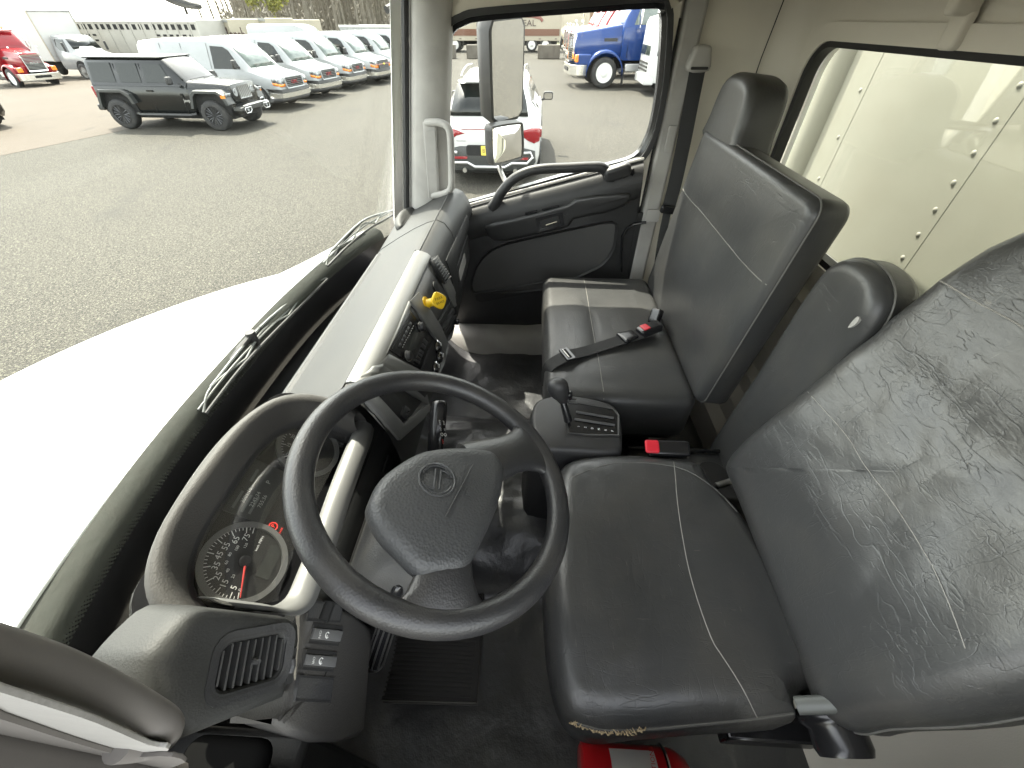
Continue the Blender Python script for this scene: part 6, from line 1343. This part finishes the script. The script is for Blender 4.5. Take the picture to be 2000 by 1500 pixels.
# ---------------------------------------------------------------- conventional road tractors
def make_tractor(loc, rz, label, paintm, group=None, text='MACK', sleeper=False, nm='road_tractor'):
    t = thing(nm, loc, label, 'truck', group, rz, cab=False); L = 7.0; X = lambda xf: L/2-xf; r = .52
    hood = Body(L,[(.05,.95,1.45,1.66,.50,.56,.48),(.12,.92,1.55,1.78,.54,.60,.52),(.9,.95,1.62,1.88,.62,.68,.56),(1.9,1.0,1.70,2.02,.74,.80,.66)])
    hood.mesh().build('hood', M[paintm], t, ang=40)
    cab = Body(L,[(1.88,.95,1.95,2.05,.95,1.0,.86),(2.0,.90,1.95,2.30,.98,1.04,.86),(2.40,.90,1.95,2.88,.98,1.04,.84),(2.6,.90,1.95,2.98,.98,1.04,.86),(3.9,.90,1.95,3.0,.98,1.04,.88),(3.95,.92,1.95,2.95,.96,1.02,.86)])
    cab.mesh().build('cab', M[paintm], t, ang=40)
    MB().grid([[V((X(x)+.015,y*q,z)) for q in (-1,-.5,0,.5,1)] for x,y,z in ((2.0,.84,2.14),(2.37,.80,2.80))]).build('windscreen', M['glass_painted_pale'], t, solid=.02)
    MB().box((X(2.36),-.80,2.84),(X(2.20),.80,2.90)).build('sun_visor', M[paintm], t, bevel=.02)
    for s in (-1,1):
        cab.sidepanel([(2.25,2.0),(2.52,2.72),(3.32,2.74),(3.36,2.0)], s, .006).build('side_window', M['car_glass'] if paintm!='blue_paint' else M['glass_painted_pale'], t)
        for xx,z1 in ((2.1,1.95),(3.45,2.85)): line(cab,[(xx,z1),(xx,1.0)],s,t,w=.01)
        cab.sidepanel([(3.28,1.40),(3.28,1.48),(3.42,1.48),(3.42,1.40)], s, .02).build('door_handle', M['trim_black'], t)
        hood.sidepanel([(1.2,1.50),(1.2,1.60),(1.72,1.60),(1.72,1.50)], s, .012).build('hood_vent', M['trim_black'], t)
        # fender: arched shell over wheel
        xf = 1.25; o=[]; 
        for a in [radians(-12+204*k/12) for k in range(13)]: o.append((xf-.72*cos(a)*1.05, .56+.68*sin(a)))
        MB().grid([[V((X(a),s*.60,z+.06)) for a,z in o],[V((X(a),s*1.08,z+.02)) for a,z in o],[V((X(a),s*1.16,z-.04)) for a,z in o],[V((X(a)*.98+X(xf)*.02,s*1.16,z-.10)) for a,z in o]]).build('front_fender', M[paintm], t, ang=60, solid=.02)
        MB().box((X(.1),s*.55,.75),(X(.7),s*1.02,1.12)).build('fender_nose', M[paintm], t, bevel=.06)
        MB().box((X(.04),s*.78,.86),(X(.16),s*1.06,1.10)).build('headlight', M['lamp_orange'], t, bevel=.03)
        wheel(t, X(xf), s*1.0, r, .30, s, 'lamp_white' if 'lamp_white' in M else mat('lamp_white',(.62,.62,.60),.35,metal=.2).name, 'truck')
        for xx in (5.6,6.7): wheel(t, X(xx), s*.85, r, .5, s, 'alloy', 'truck')
        MB().lathe((X(3.0),s*.86,.66),(-1,0,0),((.0,0),(.28,0),(.30,.03),(.30,1.25),(.28,1.28),(0,1.28)),24).build('fuel_tank', M['alloy'], t, ang=50)
        mb=MB()
        for xx in (3.25,3.7,4.1): mb.torus(Fr((X(xx),s*.86,.66),(0,1,0),(0,0,1)),.305,.012,24,5)
        mb.build('tank_strap', M['trim_black'], t)
        MB().box((X(2.12),s*.78,.55),(X(2.75),s*1.02,.80)).build('battery_box', M['alloy'], t, bevel=.02)
        MB().box((X(2.05),s*.90,.12),(X(2.10),s*1.06,.62)).build('mud_flap', M['trim_black'], t)
        MB().box((X(2.44),s*1.22,2.0),(X(2.36),s*1.40,2.62)).build('door_mirror', M['chrome'], t, bevel=.03)
        MB().tube([(X(2.4),s*1.0,2.66),(X(2.4),s*1.32,2.66),(X(2.4),s*1.32,1.92),(X(2.4),s*1.0,1.86)],.016,6).build('mirror_arm', M['chrome'], t)
        MB().tube([(X(.30),s*.62,1.62),(X(.26),s*.72,2.15)],.008,5).lathe((X(.25),s*.74,2.1),(0,0,1),((.04,-.05),(.05,0),(.03,.05)),10).build('hood_mirror', M['chrome'], t)
        MB().lathe((X(4.05),s*.88,.9),(0,0,1),((.07,0),(.07,2.4),(.06,2.4)),14).build('exhaust_stack', M['chrome'], t)
    g_ = Fr((X(.05),0,1.30),(0,1,0),(-.03,0,1))
    MB().hole(g_, rrect(0,.0,1.06,.86,.08,5), rrect(0,0,.94,.74,.05,5), -.1,.06,.05).build('grille_surround', M['chrome'], t, ang=50)
    MB().extr(g_, rrect(0,0,.96,.76,.05,4), -.1,.0).build('grille', M['under'], t)
    for k in range(11): MB().box((-.50,-.36+.068*k,.0),(.50,-.335+.068*k,.075), g_).build('grille_bar', M['chrome'] if paintm=='blue_paint' else M['steel_grey'], t)
    MB().text(text, g_, .17, n=.085, ext=.005).build('badge', M['chrome'], t)
    MB().grid([[V((X(x),y,z)) for x,y in ((.5,-1.12),(.1,-1.10),(-.12,-.85),(-.16,0),(-.12,.85),(.1,1.10),(.5,1.12))] for z in (.42,.45,.76,.78)]).build('bumper', M['chrome_pale'], t, solid=.04, ang=40)
    MB().box((X(-.17),-.45,.55),(X(-.13),.45,.68)).build('bumper_slot', M['under'], t)
    MB().box((X(6.9),-.42,.62),(X(.6),.42,.95)).build('chassis', M['under'], t)
    mb=MB()
    for y_ in (-.5,-.25,0,.25,.5): mb.box((X(2.62),y_-.04,3.0),(X(2.52),y_+.04,3.06))
    mb.build('roof_marker', M['lamp_orange'], t)
    return t
def place(pxw, side, hdx, hdy, L, xf, w, k=1):     # put the front wheel nearest us on a ground pixel
    c_ = P(pxw[0],pxw[1],Z=-H); rz = heading(hdx,hdy); R_ = Matrix.Rotation(rz,2); o_ = V((c_.x,c_.y))-R_@V((L/2-xf, side*w))*k; return (o_.x,o_.y,gz(o_.x,o_.y)), rz
loc, rz = place((1176,173), 1, -.10, 1, 7.0, 1.25, 1.12, 1.1)
bl_ = make_tractor(loc, rz, 'bright blue road tractor with chrome grille seen through the passenger window', 'blue_paint'); bl_.scale = (1.1,1.1,1.1)
red0 = make_tractor((loc[0]+4.3,loc[1]-.05,0), rz, 'red road tractor right behind the blue one', 'red_paint', 'red tractors lined up behind the blue one')
for i in range(1,4):
    c_ = copy_tree(red0); c_.location = (loc[0]+4.3*(i+1), loc[1]-.05-.06*i, 0); c_['label'] = ('red road tractor second behind the blue one','red road tractor third behind the blue one','red road tractor farthest from the blue one')[i-1]
loc2, rz2 = place((30,162), -1, -.40, -1, 7.0, 1.25, 1.12, .76)
c_ = copy_tree(red0); c_.location = loc2; c_.scale = (.76,.76,.76); c_.rotation_euler = (0,0,rz2); c_['label'] = 'dark red road tractor with bright bumper at the left edge'; del c_['group']
# white medium truck with cargo box
def make_box_truck(loc, rz, label):
    L = 8.6; X = lambda xf: L/2-xf; t = thing('box_truck', loc, label, 'truck', None, rz, cab=False)
    b = Body(L,[(0,.5,.9,1.05,.6,.75,.6),(.15,.5,1.15,1.32,.8,.95,.78),(1.0,.55,1.3,1.48,.85,1.0,.80),(1.35,.55,1.4,1.58,.9,1.02,.82),(1.75,.55,1.4,2.15,.95,1.03,.80),(2.0,.55,1.4,2.25,.95,1.03,.82),(2.9,.55,1.4,2.27,.95,1.03,.84),(2.95,.55,1.4,2.2,.95,1.0,.82)]); b.mesh().build('cab', M['van_white'], t, ang=45)
    MB().box((X(3.15),-1.2,.95),(X(8.6),1.2,3.42)).build('cargo_box', M['box_grey'], t, bevel=.05)
    for s in (-1,1):
        MB().box((X(3.12),s*1.19,.95),(X(3.22),s*1.215,3.44)).build('corner_post', M['cream'], t, bevel=.01)
        b.sidepanel([(1.68,1.46),(1.92,2.08),(2.62,2.10),(2.7,1.75),(2.5,1.55)], s).build('side_window', M['car_glass'], t); line(b,[(1.5,1.4),(1.55,.7)],s,t); line(b,[(2.75,2.1),(2.75,.7)],s,t)
        MB().box((X(1.5),s*1.2,1.5),(X(1.42),s*1.32,1.95)).build('door_mirror', M['trim_black'], t, bevel=.02)
        arch(b,1.15,.45,s,t,zc=.5)
        for xf in (1.15,6.8): wheel(t,X(xf),s*.95,.45,.28,s,'steel_grey','truck')
    MB().box((X(3.1),-1.19,3.40),(X(3.6),1.19,3.47)).build('roof_cap', M['van_white'], t, bevel=.03)
    MB().grid([[V((X(x)+.015,y*q,z+.012)) for q in (-1,0,1)] for x,y,z in ((1.38,.84,1.60),(1.72,.78,2.12))]).build('windscreen', M['car_glass'], t, solid=.01)
    MB().box((X(8.4),-.45,.55),(X(.6),.45,.9)).build('chassis', M['under'], t); MB().box((X(.1),-1.0,.42),(X(-.05),1.0,.68)).build('bumper', M['trim_black'], t, bevel=.04)
    return t
loc3, rz3 = place((168,148), -1, -.30, -1, 8.6, 1.15, 1.1, .88)
bt_ = make_box_truck(loc3, rz3, 'white box truck behind the red tractor at the left'); bt_.scale = (.88,.88,.86)
# white cab-over nosing in at the right edge of the window
def make_cabover(loc, rz, label):
    t = thing('cabover_truck', loc, label, 'truck', None, rz, cab=False); L = 6.0; X = lambda xf: L/2-xf
    b = Body(L,[(0,.45,1.2,2.3,.9,.95,.80),(.08,.42,1.2,2.45,.98,1.02,.84),(.5,.42,1.2,2.55,1.0,1.05,.88),(1.7,.42,1.2,2.55,1.0,1.05,.88),(1.75,.42,1.2,2.5,1.0,1.03,.86)]); b.mesh().build('cab', M['car_white'], t, ang=50)
    MB().grid([[V((X(x)+.02,y*q,z)) for q in (-1,0,1)] for x,y,z in ((.0,.86,1.30),(.06,.80,2.2))]).build('windscreen', M['glass_painted_pale'], t, solid=.02)
    MB().box((X(-.10),-1.02,.35),(X(.3),1.02,.68)).build('bumper', M['car_white'], t, bevel=.05)
    mb=MB()
    for z in (.78,.90,1.02): mb.box((X(0)+.01,-.8,z),(X(0)+.04,.8,z+.06))
    mb.build('grille_slot', M['under'], t)
    for s in (-1,1):
        b.sidepanel([(.25,1.3),(.30,2.2),(1.3,2.25),(1.35,1.3)], s).build('side_window', M['car_glass'], t); wheel(t,X(1.0),s*.92,.42,.26,s,'alloy','truck'); wheel(t,X(4.8),s*.85,.42,.4,s,'alloy','truck')
    MB().box((X(5.9),-.4,.5),(X(1.0),.4,.8)).build('chassis', M['under'], t); MB().box((X(6.0),-1.1,.9),(X(1.85),1.1,3.0)).build('cargo_box', M['car_white'], t, bevel=.03)
    return t
q_ = P(1262,188,Z=-H); make_cabover((q_.x+1.1,q_.y-3.0+.1,0), radians(90), 'white cab-over truck nosing in at the rear edge of the passenger window')
# ---------------------------------------------------------------- trailers
def trailer(name, loc, rz, L, W, z0, z1, m, label, group=None, wheels=True, extra=None):
    t = thing(name, loc, label, 'trailer', group, rz, cab=False)
    MB().box((-L/2,-W/2,z0),(L/2,W/2,z1)).build('box', M[m], t, bevel=.04)
    if wheels:
        for x_ in (-L/2+1.4,-L/2+2.7,L/2-2.2,L/2-3.5):
            for s in (-1,1): wheel(t,x_,s*(W/2-.2),.52,.4,s,'alloy','truck')
        MB().box((-L/2+.3,-.45,z0-.35),(L/2-.3,.45,z0)).build('chassis', M['under'], t)
    if extra: extra(t)
    return t
def veal(t):
    MB().box((-6.6,1.30,1.18),(6.3,1.34,1.66)).build('brown_stripe', M['brown_stripe'], t)
    MB().box((-6.75,1.305,.84),(6.75,1.33,1.06)).build('lower_rail', M['cream'], t)
    for k in range(9): MB().box((-6.4+1.5*k,1.33,.93),(-6.2+1.5*k,1.335,.99)).build('marker', M['dark_print'], t)
    for k in range(5): MB().box((-6.75+3.35*k,1.30,1.06),(-6.68+3.35*k,1.33,3.2)).build('panel_joint', M['cream'], t)
    ff_ = Fr((0,1.335,0),(-1,0,0),(0,0,1)); a_ = P(1029,50,X=50); u_ = (VC-a_.y); zc_ = 2.05
    MB().text('VEAL', ff_.at(u_,zc_), .62, ext=.01, sx=1.2).build('lettering', M['dark_print'], t)
    MB().tube([ff_(u_-1.0,zc_+.42),ff_(u_-.3,zc_+.52),ff_(u_+.5,zc_+.50),ff_(u_+1.2,zc_+.38),ff_(u_+1.45,zc_+.15)],.12,6,flat=.2,upv=ff_.N).build('banner', M['brown_print'], t)
v0 = P(1096,60,X=50); VC = v0.y+6.75
vt = trailer('veal_trailer', (50+1.3, VC, 0), radians(90), 13.5, 2.6, .80, 3.3, 'cream', 'cream livestock trailer lettered VEAL above a brown stripe')
ABS[vt.name] = V((0,0,0)); veal(vt)
for i,(a_,b_) in enumerate(((872,891),(913,955),(1050,1092))):
    p0 = P(a_,114,Z=-H); p1 = P(b_,114,Z=-H); w_ = abs(p0.y-p1.y) if i != 0 else 1.8; yc_ = (p0.y+p1.y)/2 if i != 0 else p1.y+.9
    t = thing('concrete_barrier', (41.5,yc_,0), ('weathered concrete block at the front edge of the window opening','weathered concrete block half hidden by the outside mirror','weathered concrete block in front of the trailer wheels')[i], 'barrier', 'concrete blocks along the yard edge', 0, cab=False)
    MB().box((-.3,-w_/2,0),(.3,w_/2,.86)).build('block', M['concrete'], t, bevel=.04); MB().box((-.05,-.2,.86),(.05,.2,.9)).build('lifting_lug', M['concrete'], t, bevel=.01)
# cream road tractors and a pale shed beyond the red row
for i,(x_,y_,lb_) in enumerate(((58,-3.6,'cream sleeper cab parked beside the lettered trailer'),(64,-6.5,'cream cab half hidden behind the red tractors'))):
    t = thing('cream_cab', (x_,y_,0), lb_, 'truck', 'cream cabs beyond the red tractors', radians(180), cab=False)
    b = Body(5,[(0,.6,1.2,1.5,.6,.8,.6),(1.3,.6,1.5,1.9,.8,1.1,.8),(1.5,.6,1.8,3.0,1.1,1.2,1.0),(1.9,.6,1.8,3.5,1.1,1.2,1.0),(4.9,.6,1.8,3.6,1.1,1.2,1.0),(5,.6,1.8,3.5,1.1,1.1,1.0)]); b.mesh().build('cab', M['cream'], t, ang=45)
    MB().grid([[V((2.5-x+.02,y*q,z)) for q in (-1,0,1)] for x,y,z in ((1.45,.95,2.0),(1.52,.9,2.9))]).build('windscreen', M['car_glass'], t, solid=.02)
    for s in (-1,1):
        wheel(t,1.4,s*1.0,.52,.3,s,'alloy','truck'); b.sidepanel([(1.9,2.0),(1.9,2.8),(2.7,2.8),(2.7,2.0)],s).build('side_window',M['car_glass'],t)
t = thing('storage_shed', (85,-6,0), 'long pale grey shed behind the trucks', 'building', None, 0, cab=False)
MB().box((0,-16,0),(12,12,4.6)).build('wall', mat('shed_wall',(.42,.42,.40),.7,bump=(('wave',2,.4,.05,(0,1,0)),)), t); MB().extr(Fr((0,0,4.6),(0,1,0),(0,0,1)), [V(p) for p in ((-16.3,0),(12.3,0),(12.3,.2),(-2,1.7),(-16.3,.2))], -12.2,.3).build('roof', M['steel_grey'], t)
for k in range(4): MB().box((-.03,-13+6*k,2.4),(0,-10.5+6*k,3.4)).build('window', M['car_glass'], t)
pl_t = thing('utility_pole', (47,-4.6,0), 'brown wooden utility pole rising behind the red tractors', 'pole', None, 0, cab=False)
MB().tube([(0,0,0),(0,0,9)],[.16,.12],8).build('shaft', mat('wood_pole',(.16,.10,.06),.9), pl_t); MB().box((-.06,-1,8.2),(.06,1,8.35)).build('cross_arm', M['wood_pole'], pl_t)
# grey slatted stock trailer behind the vans, with rows of openings
def stock(t, L, W, z0, z1, m, rows_):
    for s in (-1,1):
        for (zz,hh,x0_,x1_,pt) in rows_:
            k = 0; x_ = x0_
            mb = MB()
            while x_ < x1_: mb.box((x_,s*W/2-.01*s,zz),(x_+pt*.55,s*W/2+.012*s,zz+hh)); x_ += pt
            mb.build('air_slot_row', M['under'], t)
        MB().box((-L/2,s*(W/2),z1-.12),(L/2,s*(W/2+.04),z1+.02)).build('top_rail', M['alloy'], t)
        for k in range(12): MB().box((-L/2+.2+L/12*k,s*W/2,z0),(-L/2+.28+L/12*k,s*(W/2+.03),z1-.12)).build('post', M[m], t)
        MB().box((-L/2,s*W/2,z0-.02),(L/2,s*(W/2+.03),z0+.12)).build('bottom_rail', M['alloy'], t)
def stock_trailer(px0, px1, dist0, dist1, ztop, m, label, h=3.0, rows_=None, pt=.45):
    a = ray(*px0); a = V((a.x,a.y)).normalized()*dist0; b = ray(*px1); b = V((b.x,b.y)).normalized()*dist1
    c_ = (a+b)/2; d_ = (b-a); L = d_.length; rz = atan2(d_.y,d_.x); z = ztop-3.9
    t = thing('stock_trailer', (c_.x,c_.y,z), label, 'trailer', None, rz, cab=False)
    MB().box((-L/2,-1.25,1.0),(L/2,1.25,3.9)).build('box', M[m], t, bevel=.05)
    stock(t, L, 2.5, 1.0, 3.9, m, rows_ or [(3.45,.24,-L/2+.4,L/2-.4,pt),(3.15,.09,-L/2+.4,-L/2+2.4,pt),(2.9,.09,-L/2+.4,-L/2+2.4,pt)]+[(3.15-.25*q_,.09,L/2-3.0,L/2-.4,pt) for q_ in range(6)])
    for x_ in (-L/2+1.3,-L/2+2.6,L/2-1.3,L/2-2.6):
        for s in (-1,1): wheel(t,x_,s*1.05,.5,.3,s,'alloy','truck')
    return t
def pz_at(px, dist):                            # height above the yard of the sight line at this ground distance
    d = ray(*px); return H+d.z/sqrt(d.x*d.x+d.y*d.y)*dist
stock_trailer((150,44),(408,30),44,37,(pz_at((150,46),44)+pz_at((408,29),37))/2,'stock_grey','grey stock trailer with rows of open air slots behind the first van')
stock_trailer((683,55),(806,47),48,44,pz_at((745,49),46),'van_white','white stock trailer with a line of small square openings above the far vans',rows_=[(3.35,.22,-4,4,.34)])
# cream trailers with partial lettering between the two
def cream_box(px0, px1, d0, ztp, label, lettering=None, m='cream'):
    a = ray(*px0); a = V((a.x,a.y)).normalized()*d0; b = ray(*px1); b = V((b.x,b.y)).normalized()*(d0-2)
    c_ = (a+b)/2; d_ = b-a; L = d_.length; rz = atan2(d_.y,d_.x); t = thing('cream_trailer', (c_.x,c_.y,ztp-3.6), label, 'trailer', 'cream trailers behind the vans', rz, cab=False)
    MB().box((-L/2,-1.25,1.0),(L/2,1.25,3.6)).build('box', M[m], t, bevel=.05)
    MB().box((-L/2,-1.29,3.45),(L/2,-1.25,3.6)).build('top_rail', M['steel_grey'], t); MB().box((-.05,-1.28,1.0),(.05,-1.25,3.5)).build('post', M['steel_grey'], t)
    for x_ in (-L/2+1,L/2-1):
        for s in (-1,1): wheel(t,x_,s*1.05,.5,.3,s,'alloy','truck')
    if lettering:
        ffc = Fr((0,-1.27,0),(1,0,0),(0,0,1)); MB().text(lettering, ffc.at(-L/2+2.6,2.85), 1.0, ext=.01).build('lettering', M['dark_print'], t)
        MB().extr(ffc, circ(-L/2+.8,2.5,.6,16), .0,.02).build('round_emblem', M['lamp_redc'], t)
    return t
cream_box((440,40),(480,37),40,pz_at((460,37),39),'cream trailer front with dark red emblem and lettering beginning Merch','Merch')
cream_box((482,38),(545,36),41,pz_at((515,35),40),'plain cream trailer in the middle of the line behind the vans')
cream_box((548,40),(598,39),43,pz_at((572,38),42),'plain low cream trailer at the right end of the line behind the vans')
# ---------------------------------------------------------------- bare trees
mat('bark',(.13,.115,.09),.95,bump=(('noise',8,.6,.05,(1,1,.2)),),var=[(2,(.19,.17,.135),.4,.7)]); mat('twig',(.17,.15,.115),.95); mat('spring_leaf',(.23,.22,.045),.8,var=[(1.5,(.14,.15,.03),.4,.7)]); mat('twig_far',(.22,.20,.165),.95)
def tree_meshes(seed, hh, spread, leaf=False):
    rnd = random.Random(seed); tr = MB(); br = MB()
    lean = rnd.uniform(-.06,.06); pts = [V((lean*hh*t*t+rnd.uniform(-.08,.08),rnd.uniform(-.1,.1),hh*t)) for t in (0,.2,.4,.6,.8,1)]
    tr.tube(pts, [.17,.14,.11,.08,.05,.02], 6)
    def branch(p, d, l, r, dep):
        q = p+d*l*.5+V((0,0,l*.04)); e = p+d*l+V((0,0,l*.18)); br.tube([p,q,e],[r,r*.7,r*.35],4,cap=False)
        if leaf and dep >= 1:
            for _ in range(26):
                c_ = p.lerp(e,rnd.random())+V([rnd.uniform(-.4,.4) for _ in range(3)]); a_ = V([rnd.uniform(-.16,.16) for _ in range(3)]); b_ = V([rnd.uniform(-.16,.16) for _ in range(3)]); lf_.quad(c_,c_+a_,c_+a_+b_,c_+b_)
        if dep < 3:
            for _ in range(3 if dep < 2 else 3):
                t_ = rnd.uniform(.25,1); nd = (d+V((rnd.uniform(-.8,.8),rnd.uniform(-.8,.8),rnd.uniform(-.1,.9)))).normalized(); branch(p.lerp(e,t_), nd, l*rnd.uniform(.45,.7), r*.55, dep+1)
    lf_ = MB()
    for _ in range(13):
        t_ = rnd.uniform(.22,.95); i = int(t_*5); p = pts[i].lerp(pts[min(5,i+1)], t_*5-i); a_ = rnd.uniform(0,2*pi)
        branch(p, V((cos(a_)*spread,sin(a_)*spread,rnd.uniform(.5,1.1))).normalized(), hh*rnd.uniform(.12,.26), .045*(1.1-t_*.6), 0)
    return tr, br, (lf_ if leaf else None)
protos = []
def make_tree(seed, hh, spread, x, y, label, leaf=False):
    t = thing('bare_tree' if not leaf else 'budding_tree', (x,y,gz(x,min(y,90))), label, 'tree', 'bare trees behind the yard' if not leaf else None, 0, cab=False)
    tr, br, lf_ = tree_meshes(seed, hh, spread, leaf); tr.build('trunk', M['bark'], t, ang=80); br.build('branches', M['twig'], t, kind='stuff', ang=80)
    if lf_: lf_.build('foliage', M['spring_leaf'], t, kind='stuff')
    return t
rnd = random.Random(3)
TL = 'slender leafless tree in the grey-brown wood behind the parked vans'
pr = [make_tree(s_, h_, .8, 60, 40, TL) for s_,h_ in ((1,11),(2,13),(3,12),(4,14),(5,10))]
def px_ground(px, dist): d = ray(px, 60); d = V((d.x,d.y)).normalized()*dist; return d.x, d.y
spots = []
for i in range(118):
    px_ = 455+ (i/118.)**.8*370+rnd.uniform(-6,6); dist = rnd.uniform(60,92); spots.append((px_,dist))
for px_,dist in [(425,75),(440,80),(405,85)]: spots.append((px_,dist))
for i,(px_,dist) in enumerate(spots):
    x_,y_ = px_ground(px_,dist); o = pr[i] if i < 5 else copy_tree(pr[i%5]); o.location = (x_,y_,gz(x_,min(y_,90))-.5); o.rotation_euler = (0,0,rnd.uniform(0,6.28)); sc_ = rnd.uniform(.8,1.25); o.scale = (sc_,sc_,sc_)
for px_,dist,lb_ in ((196,120,'sprig of bare tree showing above the left end of the grey stock trailer'),(345,110,'thin bare tree above the middle of the grey stock trailer'),(300,130,'distant bare tree top barely rising over the grey stock trailer')):
    x_,y_ = px_ground(px_,dist); o = copy_tree(pr[2]); o.location = (x_,y_,-12 if px_!=345 else -9.5); o['label'] = lb_; del o['group']
x_,y_ = px_ground(535,56); make_tree(21,9.5,.9,x_,y_,'tree with fresh yellow-green leaves in front of the bare wood',True)
# far wood reading as one mass
mb = MB(); rnd = random.Random(9)
for i in range(1500):
    px_ = 470+rnd.random()*370; dist = rnd.uniform(95,125); x_,y_ = px_ground(px_,dist); h_ = rnd.uniform(8,15); z_ = gz(x_,min(y_,90))-1; l_ = rnd.uniform(-.8,.8)
    mb.tube([(x_,y_,z_),(x_+l_*.4,y_+l_*.3,z_+h_*.5),(x_+l_,y_+l_*.8,z_+h_)],[.12,.08,.02],3,cap=False)
    for k in range(5):
        zz = z_+h_*rnd.uniform(.25,.95); a_ = rnd.uniform(0,6.28); l2 = rnd.uniform(.8,2.0); mb.tube([(x_+l_*.5,y_,zz),(x_+l_*.5+cos(a_)*l2,y_+sin(a_)*l2,zz+l2*rnd.uniform(.3,1))],[.05,.015],3,cap=False)
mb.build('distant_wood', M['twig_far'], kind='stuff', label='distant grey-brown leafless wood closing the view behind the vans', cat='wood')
mb = MB()
for i in range(9000):
    px_ = 440+rnd.random()*400; dist = rnd.uniform(70,110); x_,y_ = px_ground(px_,dist); z_ = gz(x_,min(y_,90))+rnd.random()**1.5*4.0; a_ = V([rnd.uniform(-.25,.25) for _ in range(3)]); b_ = V([rnd.uniform(-.25,.25) for _ in range(3)]); c_ = V((x_,y_,z_)); mb.quad(c_,c_+a_,c_+a_+b_,c_+b_)
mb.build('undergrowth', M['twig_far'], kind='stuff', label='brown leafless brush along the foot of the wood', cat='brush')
